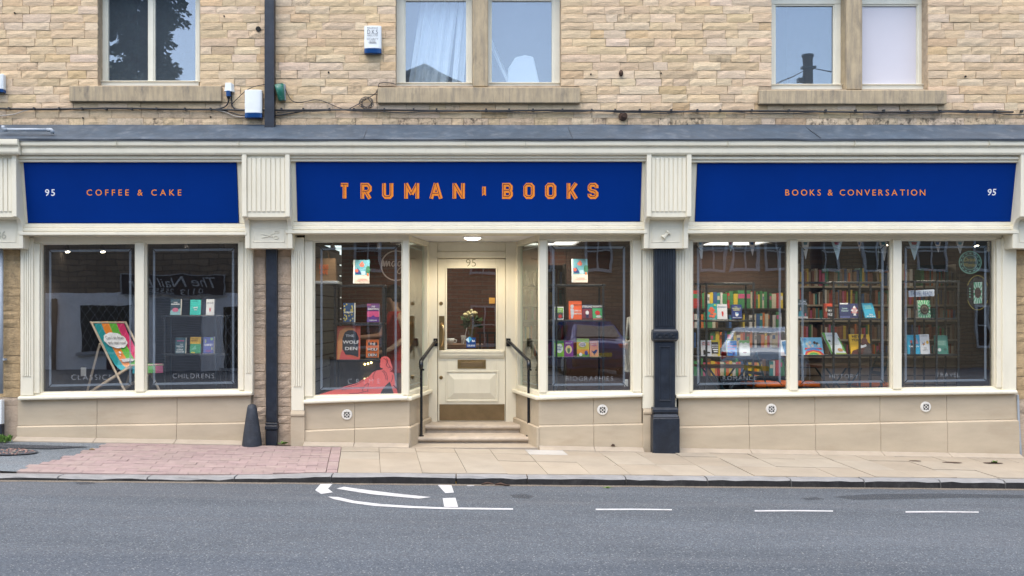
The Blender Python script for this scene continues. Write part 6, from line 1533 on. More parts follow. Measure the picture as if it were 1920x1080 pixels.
def pale_case(px0, px1, label, y=y):
    t, x0, x1 = bookcase(px0, px1, lev2, y, .3, M['shelfpale'], label, M['walldark'])
    q = MB()
    for r, (a, b_) in enumerate(lev2):
        x = x0; z0 = Z(b_, y) + .001; zm = Z(a, y)
        while x < x1 - .03:
            wd = random.uniform(.018, .042); h = (zm - z0) * random.uniform(.66, .95)
            if random.random() < .06: x += random.uniform(.03, .12); continue
            c = random.choice(SP)[1] if random.random() < .6 else random.choice(((.30, .10, .05), (.20, .08, .05), (.35, .28, .2), (.25, .15, .08)))
            q.box(x, min(x + wd - .002, x1), y + random.uniform(.02, .05), y + .2, z0, z0 + h, col=(c[0] * .75, c[1] * .75, c[2] * .75, 0)); x += wd
    q.build('packed_books', M['paperspine'], t, kind='stuff')
    q = MB(); q.box(x0 - .03, x1 + .03, y + .06, y + .08, FZ, Z(672, y)); q.build('cupboard_front', M['walltaupe'], t)
    for zc in (690, 705, 722, 738): q = MB(); q.box(x0 - .03, x1 + .03, y + .052, y + .059, Z(zc, y), Z(zc - 1.5, y)); q.build('board_gap', M['shelfdark'], t)
M['paperspine'] = mat('book spines', (.3, .3, .3), .6, tint=True, var=.1)
pale_case(1496, 1690, 'long pale bookcase packed with books behind the history rack')
pale_case(1692, 1800, 'pale bookcase packed with books behind the travel rack', 1.9)

bookcase_extra = pale_case(972, 1062, 'small pale bookcase seen through the glass just right of the door', 2.6)
# bistro tables and chairs with orange cushions -----------------------
M['bistro'] = mat('dark teal chair metal', (.012, .05, .055), .4); M['cushion'] = mat('orange cushion', (.80, .17, .015), .85, var=.08); M['tabletop'] = mat('table wood', (.20, .11, .06), .6, var=.2, st=(1, 8, 1))
def chair(x, y, rz, label):
    t = thing('folding_chair', label, 'chair', (0, 0, 0), 'folding chairs with orange cushions')
    for s_ in (-.2, .2):
        q = MB(); q.tube([(s_, -.2, 0), (s_, .05, .45), (s_, .2, .9)], .011, 8); q.build('leg', M['bistro'], t, local=True)
        q = MB(); q.tube([(s_ * .92, .24, 0), (s_ * .92, -.19, .44)], .011, 8); q.build('leg', M['bistro'], t, local=True)
    for z in (.6, .68, .76, .84):
        q = MB(); yy_ = .05 + .15 * (z - .45) / .45; q.box(-.2, .2, yy_ - .006, yy_ + .006, z, z + .04); q.build('slat', M['bistro'], t, local=True)
    for k in range(6): q = MB(); q.box(-.2, .2, -.19 + k * .07, -.14 + k * .07, .44, .452); q.build('slat', M['bistro'], t, local=True)
    q = MB(); q.box(-.21, .21, -.21, .2, .456, .51); q.build('cushion', M['cushion'], t, local=True, bevel=.022, seg=3)
    t.location = (x, y, FZ); t.rotation_euler = (0, 0, rz); return t
ch0 = chair(X(1425, 1.1), 1.0, R(100), 'folding chair with an orange cushion behind the romance lettering')
dup(ch0, (X(1502, 1.0), 1.05, FZ), R(80), 'folding chair with an orange cushion behind the mullion left of the history lettering')
dup(ch0, (X(1632, 1.0), 1.05, FZ), R(-95), 'folding chair with an orange cushion right of the history lettering')
def table(px, y, w_, label):
    x = X(px, y); t = thing('bistro_table', label, 'table', (x, y, FZ), 'bistro tables behind the racks')
    for k in range(5): q = MB(); q.box(x - w_ / 2, x + w_ / 2, y - .24 + k * .098, y - .15 + k * .098, FZ + .69, FZ + .715); q.build('slat', M['tabletop'], t)
    for s_ in (-.2, .2):
        q = MB(); q.tube([(x - w_ * .42, y + s_, FZ), (x + w_ * .36, y + s_, FZ + .688)], .012, 8); q.build('leg', M['bistro'], t)
        q = MB(); q.tube([(x + w_ * .42, y + s_ * .9, FZ), (x - w_ * .36, y + s_ * .9, FZ + .688)], .012, 8); q.build('leg', M['bistro'], t)
table(1355, 1.05, .62, 'slatted wooden folding table behind the romance rack'); table(1570, 1.1, .6, 'slatted wooden folding table behind the history rack')

# bunting --------------------------------------------------------------
yb2 = .11
t = thing('bunting', 'string of patterned pennants along the top of the three right windows', 'bunting', P(1590, 452, yb2))
q = MB(); q.tube([P(x, 451 + 1.5 * math.sin(x / 23), yb2) for x in range(1294, 1880, 12)], .003, 5); q.build('string', M['cablepale'], t)
M['penn'] = [cm((.70, .66, .60)), cm((.55, .68, .68)), cm((.70, .58, .52))]
for i, (px, w_, h) in enumerate(((1313, 13, 34), (1370, 11, 20), (1410, 14, 29), (1510, 16, 35), (1569, 22, 36), (1611, 9, 20), (1656, 17, 38), (1714, 23, 37), (1758, 14, 22), (1800, 16, 24))):
    q = MB(); q.loft([tuple(P(px - w_ / 2, 451, yb2)), tuple(P(px + w_ / 2, 451, yb2)), tuple(P(px + random.uniform(-2, 4), 451 + h, yb2 + .02))], [tuple(P(px - w_ / 2, 451, yb2 + .003)), tuple(P(px + w_ / 2, 451, yb2 + .003)), tuple(P(px + 1, 451 + h, yb2 + .023))])
    o = q.build('pennant', M['penn'][i % 3], t)
    q = MB(); q.face([tuple(P(px - w_ * .25, 454, yb2 - .003)), tuple(P(px - w_ * .14, 459, yb2 - .003)), tuple(P(px + w_ * .16, 459, yb2 - .003)), tuple(P(px + w_ * .25, 454, yb2 - .003))]); q.build('print', cm([(.05, .22, .28), (.4, .06, .08), (.05, .12, .3)][i % 3]), o)

# deckchair -------------------------------------------------------------
pz = Z(741, .3) + .001
t = thing('deckchair', 'wooden deckchair with a striped fabric sling and white thought bubble', 'deckchair', (X(235, .5), .5, pz))
wd_ = mat('pale chair wood', (.52, .42, .30), .6, var=.1, st=(1, 1, .3))
O = Vector((X(166, .55), .62, pz)); U = Vector((.72, -.32, 0)); W = Vector((.365, .13, 0)); s_ = .80
def dc(u, z, wv=0, off=0): return O + U * u + W * wv + Vector((0, 0, z))
def railbar(a, b_, wv, name='rail', r=.02):
    p0, p1 = dc(*a, wv), dc(*b_, wv); q = MB(); d = (p1 - p0).normalized(); s1 = W.normalized() * .013; s2 = d.cross(s1).normalized() * .02
    q.hexa([p0 - s1 - s2, p0 + s1 - s2, p0 + s1 + s2, p0 - s1 + s2, p1 - s1 - s2, p1 + s1 - s2, p1 + s1 + s2, p1 - s1 + s2]); q.build(name, wd_, t, bevel=.003)
for wv in (0, 1):
    railbar((0, .86), (.72, 0.0), wv, 'frame_rail'); 
    railbar((-.02, .02), (.78, .34), .06 + .88 * wv, 'seat_rail'); railbar((.22, .60), (-.05, .0), -.05 + 1.1 * wv, 'prop_leg')
for (u, z) in ((0, .85), (.78, .345), (-.02, .02), (.70, .02)):
    q = MB(); q.cyl(dc(u, z, .0), dc(u, z, 1.0), .013, n=10); q.build('cross_bar', wd_, t)
path = [(0, .865), (.08, .745), (.2, .60), (.33, .455), (.45, .345), (.56, .285), (.66, .285), (.74, .325), (.785, .362), (.80, .33), (.80, .25)]
st_cols = [((.0, .26, .28), (.02, .38, .46)), ((.75, .22, .01), (.72, .36, .17)), ((.10, .42, .03), (.20, .60, .14)), ((.62, .02, .13), (.68, .16, .28))]
for k, (c1, c2) in enumerate(st_cols):
    q = MB(); a, b_ = .06 + k * .22, .06 + (k + 1) * .22
    for i in range(len(path) - 1):
        (u0, z0), (u1, z1) = path[i], path[i + 1]
        q.face([tuple(dc(u0, z0, a)), tuple(dc(u1, z1, a)), tuple(dc(u1, z1, b_)), tuple(dc(u0, z0, b_))], 0 if i < 4 else 1)
    q.build('sling_stripe', [cm(c1, .8), cm(c2, .8)], t)
def onsling(a, f):                                                     # a across, f down the back 0..1, slightly proud
    (u0, z0), (u1, z1) = path[0], path[4]; n = Vector((.75, 0, .65)) * .012 + Vector((0, -.012, 0))
    i = min(3, int(f * 4)); g = f * 4 - i; u = path[i][0] + (path[i + 1][0] - path[i][0]) * g; z = path[i][1] + (path[i + 1][1] - path[i][1]) * g
    return tuple(dc(u, z, a) + n)
q = MB(); cl = []
for i in range(72):
    a = -i * 6.283 / 72; k = 1 + .07 * abs(math.sin(a * 4.5))
    cl.append(onsling(.45 + .31 * k * math.cos(a), .45 + .155 * k * math.sin(a)))
q.face(cl); q.build('thought_bubble', M['white'], t)
for (a, f, r) in ((.40, .70, .03), (.36, .765, .02)):
    q = MB(); q.face([onsling(a + r * math.cos(-b_), f + r * .8 * math.sin(-b_)) for b_ in (i * 6.283 / 14 for i in range(14))]); q.build('bubble_dot', M['white'], t)
q = MB()
for txt, f in (('Can I sit down', .435), ('and read now?', .54)):
    vs, fs, wd0 = glyphs(txt, 1, .0); kx = .52 / wd0
    q.add([tuple(Vector(onsling(.46 + a * kx - .26, f - b_ * .07)) + Vector((.004, -.006, .004))) for a, b_ in vs], fs)
q.build('lettering', cm((.05, .05, .06)), t)
q = MB(); q.face([onsling(.3, .86), onsling(.62, .84), onsling(.72, .88), onsling(.62, .92), onsling(.32, .94)]); q.build('reader_print', cm((.5, .5, .5)), t)
# blank white plates on the glass edges (sockets on the wall)
for px, py, w_, h, lab, yy_ in ((157, 697, 10, 16, 'small white socket plate low behind the deckchair legs', .95), (1814, 702, 12, 12, 'white socket plate low at the right of the travel lettering', 1.9), (1174, 718, 7, 13, 'small white switch plate low at the right of the biographies window', .3)):
    q = MB(); q.box(X(px - w_ / 2, yy_), X(px + w_ / 2, yy_), yy_ - .012, yy_, Z(py + h / 2, yy_), Z(py - h / 2, yy_)); tag(q.build('socket_plate', M['whiteplastic'], bevel=.003), lab, 'socket plate')
# crime window furnishings: slatwall, white shelf, paper bag, counter
M['shelfdark0'] = mat('black backing board', (.02, .02, .02), .8)
M['slat'] = mat('grey slat panel', (.13, .13, .125), .7)
t = thing('slat_wall', 'pale grooved slat panel at the left inside the crime window', 'slat panel', (X(600, 1.), 1.0, FZ))
q = MB(); q.hexa([(X(590, .5) - .03, .5, FZ), (X(640, 2.2) - .03, 2.2, FZ), (X(640, 2.2) - .03, 2.25, FZ), (X(590, .5) - .03, .55, FZ), (X(590, .5) - .03, .5, 2.4), (X(640, 2.2) - .03, 2.2, 2.4), (X(640, 2.2) - .03, 2.25, 2.4), (X(590, .5) - .03, .55, 2.4)]); q.build('back_board', M['shelfdark0'], t)
for k in range(13):
    q = MB(); z = FZ + .25 + k * .15; q.hexa([(X(590, .5), .5, z), (X(640, 2.2), 2.2, z), (X(640, 2.2), 2.25, z), (X(590, .5), .55, z), (X(590, .5), .5, z + .135), (X(640, 2.2), 2.2, z + .135), (X(640, 2.2), 2.25, z + .135), (X(590, .5), .55, z + .135)]); q.build('slat', M['slat'], t)
q = MB(); q.box(X(591, .4), X(634, .4), .35, .75, Z(532, .4), Z(527, .4)); tag(q.build('wall_shelf', M['whiteplastic'], bevel=.003), 'white shelf under the brown paper bag in the crime window', 'shelf')
t = thing('paper_bag', 'brown paper carrier bag with orange print on the white shelf', 'paper bag', P(612, 527, .5))
q = MB(); a, c, z0, z1 = X(591, .45), X(630, .45), Z(526.5, .45), Z(484, .45); q.hexa([(a, .44, z0), (c, .44, z0), (c, .6, z0), (a, .6, z0), (a + .01, .47, z1), (c - .01, .47, z1), (c - .01, .57, z1), (a + .01, .57, z1)]); q.build('body', cm((.22, .14, .08), .9), t)
q = MB(); q.text('BOOKS', (X(607, .44), Z(504, .44)), .05, y=.447, width=.11, bold=.03); q.text('CAFE', (X(607, .44), Z(514, .44)), .05, y=.44, width=.1, bold=.03); q.build('print', cm((.60, .12, .03)), t)
for yy_ in (.475, .565): q = MB(); q.tube([(X(604, .45), yy_, z1 - .01), (X(606, .45), yy_, z1 + .08), (X(614, .45), yy_, z1 + .08), (X(616, .45), yy_, z1 - .01)], .004, 6); q.build('handle', cm((.22, .14, .08), .9), t)
t = thing('shop_counter', 'dark wooden counter behind the reclining cut-out in the crime window', 'counter', (X(680, 1.6), 1.6, FZ))
q = MB(); q.box(X(600, 1.4), X(735, 1.4), 1.4, 1.9, FZ, Z(672, 1.4)); q.build('body', M['walldark'], t); q = MB(); q.box(X(598, 1.38), X(737, 1.38), 1.37, 1.93, Z(672, 1.4) + .001, Z(668, 1.4)); q.build('worktop', M['shelfdark'], t)
for k, (px, py) in enumerate(((684, 683), (690, 682), (696, 680), (684, 711), (690, 709), (696, 708))):
    c = P(px, py, 1.36); q = MB(); q.ball(c, .014, 8, 5); q.build('fairy_bulb', lamp_mat('small warm bulb', (1, .78, .3), 3), t)
t = thing('coffee_machine', 'chrome and black coffee machine on the counter behind the orange hardback', 'coffee machine', P(700, 668, 1.6))
q = MB(); q.box(X(686, 1.5), X(716, 1.5), 1.5, 1.85, Z(668, 1.5), Z(648, 1.5)); q.box(X(686, 1.5), X(716, 1.5), 1.5, 1.85, Z(626, 1.5), Z(612, 1.5)); q.box(X(688, 1.5), X(714, 1.5), 1.7, 1.84, Z(647, 1.5), Z(627, 1.5)); q.build('body', mat('chrome', (.5, .5, .5), .2, 1), t, bevel=.01)
q = MB(); q.cyl(P(702, 640, 1.55), P(702, 627, 1.55), .02, n=10); q.cyl(P(694, 640, 1.55), P(694, 627, 1.55), .02, n=10); q.build('group_head', M['blackgloss'], t)
# tote bag at the right of biographies
t = thing('tote_bag', 'cream canvas tote bag hanging at the right of the biographies window', 'tote bag', P(1176, 697, .3))
q = MB(); n = 10; A = []; B = []
pts = [(1167, 638), (1170, 650), (1169.5, 668), (1171, 684), (1170, 697), (1177, 698), (1184, 697), (1185.5, 680), (1184, 662), (1185, 645), (1184.5, 636), (1176, 639)]
q.loft([tuple(P(a, b_, .3 - .012 * math.sin(i * 1.7))) for i, (a, b_) in enumerate(pts)][::-1], [tuple(P(a, b_, .37)) for a, b_ in pts][::-1]); q.build('bag', cm((.50, .48, .42), .9), t, bevel=.008)
q = MB(); q.tube([P(1174, 640, .33), P(1176, 615, .33), P(1177.5, 596, .33), P(1179, 594, .33), P(1181, 612, .33), P(1183, 638, .33)], .014, 7); q.build('strap', cm((.50, .48, .42), .9), t, smooth=True)
# flowers, cup, table behind the door
yt = 2.6
t = thing('side_table', 'dark wooden table behind the door glass under the flower vase', 'table', (X(870, yt), yt, FZ))
tz = Z(645, yt)
q = MB(); q.box(X(820, yt), X(905, yt), yt - .3, yt + .4, tz - .04, tz); q.build('tabletop', M['tabletop'], t)
for px in (824, 900):
    for yy_ in (yt - .26, yt + .36): q = MB(); q.box(X(px, yt) - .025, X(px, yt) + .025, yy_ - .025, yy_ + .025, FZ, tz - .041); q.build('leg', M['tabletop'], t)
t = thing('flower_vase', 'glass vase of cream roses seen through the door glass', 'vase of flowers', (X(884, yt), yt, tz))
vx = X(884, yt)
q = MB(); q.lathe([(0, 0), (.05, 0), (.055, .02), (.04, .12), (.055, .22), (.05, .22), (.035, .12), (.045, .02), (0, .015)], (vx, yt, tz), 16); q.build('vase', mat('amber glass', (.20, .15, .05), .2), t, smooth=True)
q = MB()
for i in range(150):
    a, b_ = random.uniform(0, 6.28), random.uniform(-.6, 1.0); r = random.uniform(.03, .115); c = Vector((vx + r * math.cos(a) * 1.1, yt + r * math.sin(a), tz + .30 + .10 * b_)); l = random.uniform(.03, .07); d = Vector((math.cos(a), math.sin(a), random.uniform(-.3, .9))).normalized(); s1 = d.orthogonal().normalized() * l * .35
    q.face([c, c + d * l * .5 + s1, c + d * l, c + d * l * .5 - s1])
q.build('leaves', mat('rose leaves', (.035, .08, .02), .7, var=.3), t, kind='stuff')
for px, py, r in ((873, 591, .042), (889, 588, .046), (881, 589, .03), (884, 593, .03), (878, 586, .026), (884, 582, .02)):
    c = P(px, py, yt - .1); q = MB(); q.ball(c, r, 10, 6, sc_=(1, 1, .85))
    for k in range(5):
        a = k * 1.257; q.ball((c.x + r * .5 * math.cos(a), c.y + r * .5 * math.sin(a), c.z + r * .12), r * .62, 7, 4, sc_=(1, 1, .9))
    q.build('bloom', mat('cream rose', (.72, .66, .38), .7, var=.1), t, smooth=True)
t = thing('coffee_cup', 'white coffee cup on the table behind the door glass', 'cup', P(845, 645, yt)); c = P(845, 645, yt - .1)
q = MB(); q.lathe([(0, 0), (.03, 0), (.045, .03), (.055, .085), (.05, .085), (.04, .03), (0, .015)], (c.x, c.y, tz), 14); q.build('bowl', M['whiteplastic'], t, smooth=True); q = MB(); q.tube([(c.x + .05, c.y, tz + .07), (c.x + .085, c.y, tz + .06), (c.x + .08, c.y, tz + .03), (c.x + .045, c.y, tz + .025)], .007, 6); q.build('handle', M['whiteplastic'], t)
t = thing('drinking_glass', 'clear tumbler with a straw beside the flower vase', 'glass', P(869, 645, yt)); c = P(869, 645, yt - .1)
q = MB(); q.lathe([(.03, 0), (.04, .13), (.037, .13), (.027, .006), (0, .006)], (c.x, c.y, tz), 14); q.build('tumbler', film_mat('clear tumbler', (.5, .5, .5), .35), t, smooth=True); q = MB(); q.cyl((c.x, c.y, tz + .01), (c.x + .05, c.y, tz + .24), .004, n=6); q.build('straw', M['white'], t)
t = thing('wooden_railing', 'dark railing beside the table behind the door glass', 'railing', (X(915, 2.2), 2.2, FZ))
q = MB(); q.box(X(895, 2.2), X(935, 2.2), 2.19, 2.22, Z(626, 2.2), Z(622, 2.2)); q.build('rail', M['shelfdark'], t)
for px in (900, 914, 928): q = MB(); q.box(X(px, 2.2) - .012, X(px, 2.2) + .012, 2.19, 2.215, FZ, Z(626.3, 2.2)); q.build('baluster', M['shelfdark'], t)

# ------------------------------------------------------------------ person in red behind the counter end
def skin(name, verts, edges, radii, m, parent, root=0, sub=2):
    me = D.meshes.new(name); me.from_pydata(verts, edges, []); o = D.objects.new(name, me); COL.objects.link(o)
    md = o.modifiers.new('skin', 'SKIN'); md.use_smooth_shade = True
    for i, r in enumerate(radii):
        r = r if hasattr(r, '__len__') else (r, r)
        me.skin_vertices[0].data[i].radius = r
    me.skin_vertices[0].data[root].use_root = True
    s_ = o.modifiers.new('sub', 'SUBSURF'); s_.levels = s_.render_levels = sub
    me.materials.append(m); o.parent = parent; return o
px_, py_ = X(742, 1.15), 1.15
t = thing('person', 'person in a red dress reaching forward behind the crime window rack', 'person', (0, 0, 0))
skinm = mat('skin', (.42, .24, .16), .6, var=.04); dress = mat('red dress', (.42, .022, .015), .75, var=.06); hair = mat('dark hair', (.03, .018, .012), .6)
v = [(0, 0, .93), (0, 0, 1.1), (0, .0, 1.28), (0, .0, 1.42), (0, -.01, 1.5), (0, -.03, 1.56), (0, -.04, 1.68),
     (-.16, .0, 1.40), (-.21, -.12, 1.16), (-.26, -.36, 1.14), (-.27, -.44, 1.14), (.16, 0, 1.40), (.24, .05, 1.15), (.2, -.17, 1.0), (.19, -.25, .98),
     (-.09, 0, .86), (-.10, -.01, .48), (-.10, .02, .09), (-.10, -.12, .03), (.09, 0, .86), (.10, .02, .48), (.10, .06, .09), (.10, -.08, .03)]
e_ = [(0, 1), (1, 2), (2, 3), (3, 4), (4, 5), (5, 6), (3, 7), (7, 8), (8, 9), (9, 10), (3, 11), (11, 12), (12, 13), (13, 14), (0, 15), (15, 16), (16, 17), (17, 18), (0, 19), (19, 20), (20, 21), (21, 22)]
rad = [(.15, .11), (.125, .09), (.145, .095), (.13, .085), .05, .058, (.085, .10), .055, .042, .032, .03, .055, .042, .032, .03, .085, .055, .035, .035, .085, .055, .035, .035]
skin('body', v, e_, rad, skinm, t)
for sgn, w0 in ((-1, Vector((-.27, -.44, 1.14))), (1, Vector((.19, -.25, .98)))):
    d0 = Vector((-.02, -.08, -.01)) if sgn < 0 else Vector((-.01, -.075, -.02)); V = [w0, w0 + d0 * .9]; E = [(0, 1)]; Rd = [.028, .03]
    for k in range(4):
        b_ = w0 + d0 * .95 + Vector(((k - 1.5) * .019, 0, 0)); l = (.8, .95, .9, .7)[k]; i = len(V); V += [b_ + d0 * .35 * l + Vector((0, 0, -.004)), b_ + d0 * .75 * l + Vector((0, 0, -.018)), b_ + d0 * 1.0 * l + Vector((0, 0, -.035))]; E += [(1, i), (i, i + 1), (i + 1, i + 2)]; Rd += [.0095, .0085, .0075]
    i = len(V); V += [w0 + d0 * .5 + Vector((-sgn * .035, 0, -.01)), w0 + d0 * 1.0 + Vector((-sgn * .05, 0, -.02))]; E += [(0, i), (i, i + 1)]; Rd += [.011, .0085]
    skin('hand', [tuple(a) for a in V], E, Rd, skinm, t, 0, 1)
q = MB(); rings = []
prof = [(.20, .15, .70), (.185, .14, .86), (.175, .135, .95), (.14, .105, 1.12), (.165, .115, 1.28), (.20, .105, 1.41), (.12, .085, 1.475)]
n = 24
for rx, ry, z in prof: rings += [(rx * math.cos(a), ry * math.sin(a), z) for a in (i * 6.283 / n for i in range(n))]
q.add(rings, [(i * n + k, i * n + (k + 1) % n, (i + 1) * n + (k + 1) % n, (i + 1) * n + k) for i in range(len(prof) - 1) for k in range(n)]); q.build('dress', dress, t, smooth=True, local=True)
q = MB(); q.ball((0, -.02, 1.695), .112, 16, 10, sc_=(.93, 1.02, 1.12)); q.ball((0, .085, 1.66), .06, 10, 6); q.build('hair', hair, t, smooth=True, local=True)
q = MB(); q.ball((0, -.075, 1.66), .082, 14, 10, sc_=(.86, .62, 1.25)); q.ball((0, -.135, 1.655), .014, 8, 5, sc_=(.8, 1, 1.4)); q.build('face', skinm, t, smooth=True, local=True)
f0 = D.objects['face'] if 'face' in D.objects else None
for sx in (-.032, .032): q = MB(); q.ball((sx, -.124, 1.675), .010, 8, 5); q.build('eye', cm((.02, .015, .01)), t, local=True)
q = MB(); q.ball((0, -.127, 1.615), .02, 8, 5, sc_=(1, .3, .3)); q.build('mouth', cm((.35, .09, .08)), t, local=True)
t.location = (px_, py_, FZ - .08); t.rotation_euler = (0, 0, R(-62))

# ------------------------------------------------------------------ the other side of the street (seen mirrored in the glass)
def V(px, s): return (px - 870) / s              # s: pixels per metre at that mirrored distance
M['oppstone'] = wood_brick_mat('dark coursed stone', (.24, .18, .125), (.17, .13, .095), (.11, .085, .065), 1., .5, .15, .014)
M['opprender'] = mat('white render', (.74, .72, .72), .8, var=.06, dirt=.3, dirtcol=(.4, .38, .36))
M['slate'] = mat('slate roof', (.08, .085, .095), .6, var=.2); M['oppglass'] = mat('dark window glass', (.02, .022, .025), .1)
M['shutter'] = mat('grey roller shutter', (.33, .33, .34), .5)
OY = -13.2; s7 = 1640 / 23.2
def oz(py): return 1.5 + (592 - py) / s7
t = thing('opposite_shop', 'low stone shop with white rendered ground floor mirrored in the left windows', 'building', (-8, OY, -.1))
x0, x1 = V(40, s7), V(492, s7)
q = MB(); q.box(x0, x1, OY - 4.4, OY, oz(548), 6.2); q.build('upper_wall', M['oppstone'], t)
q = MB(); q.box(x0 - .0, x1, OY - 4.4, OY + .03, -.6, oz(548) - .002); q.build('rendered_wall', M['opprender'], t)
q = MB(); q.loft([(x0 - .2, OY + .25, 6.15), (x0 - .2, OY - 4.6, 6.15), (x0 - .2, OY - 2.2, 7.4)], [(x1 + .2, OY + .25, 6.15), (x1 + .2, OY - 4.6, 6.15), (x1 + .2, OY - 2.2, 7.4)]); q.build('roof', M['slate'], t)
for k in range(34):
    z = oz(560) - k * .065
    q = MB(); q.box(V(288, s7), V(376, s7), OY + .034, OY + .055, z - .058, z); q.build('shutter_slat', M['shutter'], t)
def owin(a, c, p0, p1):
    q = MB(); q.box(V(a, s7), V(c, s7), OY + .031, OY + .05, oz(p1), oz(p0)); w_ = q.build('window', M['oppglass'], t)
    q = MB(); X0, X1, Z0, Z1 = V(a, s7), V(c, s7), oz(p1), oz(p0)
    for k in range(-6, 12):
        for d in (1, -1):
            u0 = X0 + k * .22; pts = []
            for j in range(21):
                z = Z0 + (Z1 - Z0) * j / 20; x = u0 + d * (z - Z0) * .6 + (0 if d > 0 else .5)
                if X0 < x < X1: pts.append((x, z))
            if len(pts) > 1: q.ribbon([pts[0], pts[-1]], .010, OY + .051, OY + .056 + .002 * d)
    q.build('lattice', M['shutter'], w_, kind='stuff'); q = MB(); q.box(X0 - .08, X1 + .08, OY + .03, OY + .12, Z0 - .07, Z0 - .001); q.build('window_sill', M['shutter'], w_)
owin(150, 245, 572, 660); owin(418, 470, 575, 690)
q = MB(); q.box(V(196, s7), V(216, s7), OY + .031, OY + .045, oz(728), oz(660)); q.build('door', mat('plum door', (.06, .025, .03), .5), t)
q = MB(); q.box(V(94, s7), V(102, s7), OY + .031, OY + .11, -.3, oz(560)); q.build('timber_post', mat('brown post', (.07, .045, .03), .7), t)
M['oppwhite2'] = mat('faded white lettering', (.42, .42, .42), .6)
t2 = thing('shop_fascia', 'dark sign with mirrored white script and phone number reflected in the childrens window', 'shop sign', (V(330, s7), OY + .05, oz(553)))
q = MB(); q.box(V(228, s7), V(420, s7), OY + .032, OY + .12, oz(553), oz(514)); q.build('board', mat('dark sign board', (.045, .03, .028), .5), t2)
q = MB()
for (a, c, d, h) in ((228, 420, 515.5, 514), (228, 420, 553.5, 552), (226, 228, 553.5, 514), (420, 422, 553.5, 514)): q.box(V(a, s7), V(c, s7), OY + .12, OY + .135, oz(d), oz(h))
q.build('frame', M['shutter'], t2)
q = MB(); q.text('The Nail Bar', (V(322, s7), oz(538)), .26, y=OY + .125, flip=True, shear=.35, width=2.35); q.text('0113 2555822', (V(318, s7), oz(551)), .13, y=OY + .125, flip=True, width=1.75); q.build('lettering', M['oppwhite2'], t2)
# gabled house far back
t = thing('gabled_house', 'distant gabled house mirrored low in the middle upstairs window', 'building', (-1.6, -24, 0)); gy = -23.; s9 = 1640 / 33.2
ax = V(797, s9); gz = 1.5 + (592 - 117) / s9; ez = 1.5 + (592 - 165) / s9
q = MB(); q.prism([(ax - 3.4, -.5), (ax + 3.4, -.5), (ax + 3.4, ez - .8), (ax, gz - .12), (ax - 3.4, ez - .8)], gy - 9, gy); q.build('wall', M['oppstone'], t)
for s_ in (-1, 1): q = MB(); q.loft([(ax, gy + .3, gz), (ax + s_ * 3.8, gy + .3, ez - 1.0), (ax + s_ * 3.8, gy + .3, ez - 1.15), (ax, gy + .3, gz - .15)], [(ax, gy - 9.2, gz), (ax + s_ * 3.8, gy - 9.2, ez - 1.0), (ax + s_ * 3.8, gy - 9.2, ez - 1.15), (ax, gy - 9.2, gz - .15)]); q.build('roof', M['slate'], t)
for px, z in ((-1.6, 4.5), (1.2, 4.5), (-1.6, 1.2), (1.2, 1.2)):
    q = MB(); q.box(ax + px - .6, ax + px + .6, gy + .0, gy + .05, z, z + 1.6); w_ = q.build('window', M['oppglass'], t); q = MB(); X0 = ax + px
    for (a, c, d, h) in ((-.66, .66, z - .06, z), (-.66, .66, z + 1.6, z + 1.66), (-.66, -.6, z, z + 1.6), (.6, .66, z, z + 1.6), (-.03, .03, z, z + 1.6)): q.box(X0 + a, X0 + c, gy + .0, gy + .08, d, h)
    q.build('frame', M['white'], w_)
# terrace with white windows behind the car park
t = thing('opposite_terrace', 'brown stone terrace with white windows mirrored in the right windows', 'building', (13, -22, 0)); ty = -21.; s8 = 1640 / 31.2
def tz_(py): return 1.5 + (592 - py) / s8
M['oppwhite'] = mat('weathered white frame', (.45, .45, .44), .6)
x0, x1 = V(560, s8), V(1980, s8)
M['oppbrown'] = wood_brick_mat('brown coursed stone', (.33, .235, .14), (.26, .185, .105), (.17, .125, .08), 1., .42, .13, .012)
q = MB(); q.box(x0, x1, ty - 7, ty, -.8, 5.4); q.build('wall', M['oppbrown'], t)
q = MB(); q.loft([(x0 - .3, ty + .4, 5.3), (x0 - .3, ty - 7.4, 5.3), (x0 - .3, ty - 3.5, 7.0)], [(x1 + .3, ty + .4, 5.3), (x1 + .3, ty - 7.4, 5.3), (x1 + .3, ty - 3.5, 7.0)]); q.build('roof', M['slate'], t)
for px in (690, 800, 910, 1010, 1120, 1230, 1335, 1395, 1455, 1545, 1640, 1745, 1850):
    for z, h in (((3.15, 1.25), (.45, 1.35)) if px in (690, 910, 1850) else ((3.15, 1.25),)):
        xa = V(px, s8); q = MB(); q.box(xa - .42, xa + .42, ty + .0, ty + .03, z, z + h); w_ = q.build('window', M['oppglass'], t); q = MB()
        for (a, c, d, e2) in ((-.5, .5, z - .09, z), (-.5, .5, z + h, z + h + .09), (-.5, -.42, z, z + h), (.42, .5, z, z + h), (-.03, .03, z, z + h), (-.42, -.03, z + h * .5, z + h * .5 + .05), (.03, .42, z + h * .5, z + h * .5 + .05)): q.box(xa + a, xa + c, ty + .0, ty + .07, d, e2)
        q.build('frame', M['oppwhite'], w_)
# garden wall and earth bank behind the blue car
t = MB().box(V(1010, 60), V(1240, 60), -18.4, -18., -.6, 1.75).build('garden_wall', M['oppstone']); tag(t, 'low dark stone wall mirrored behind the green bins', 'wall')
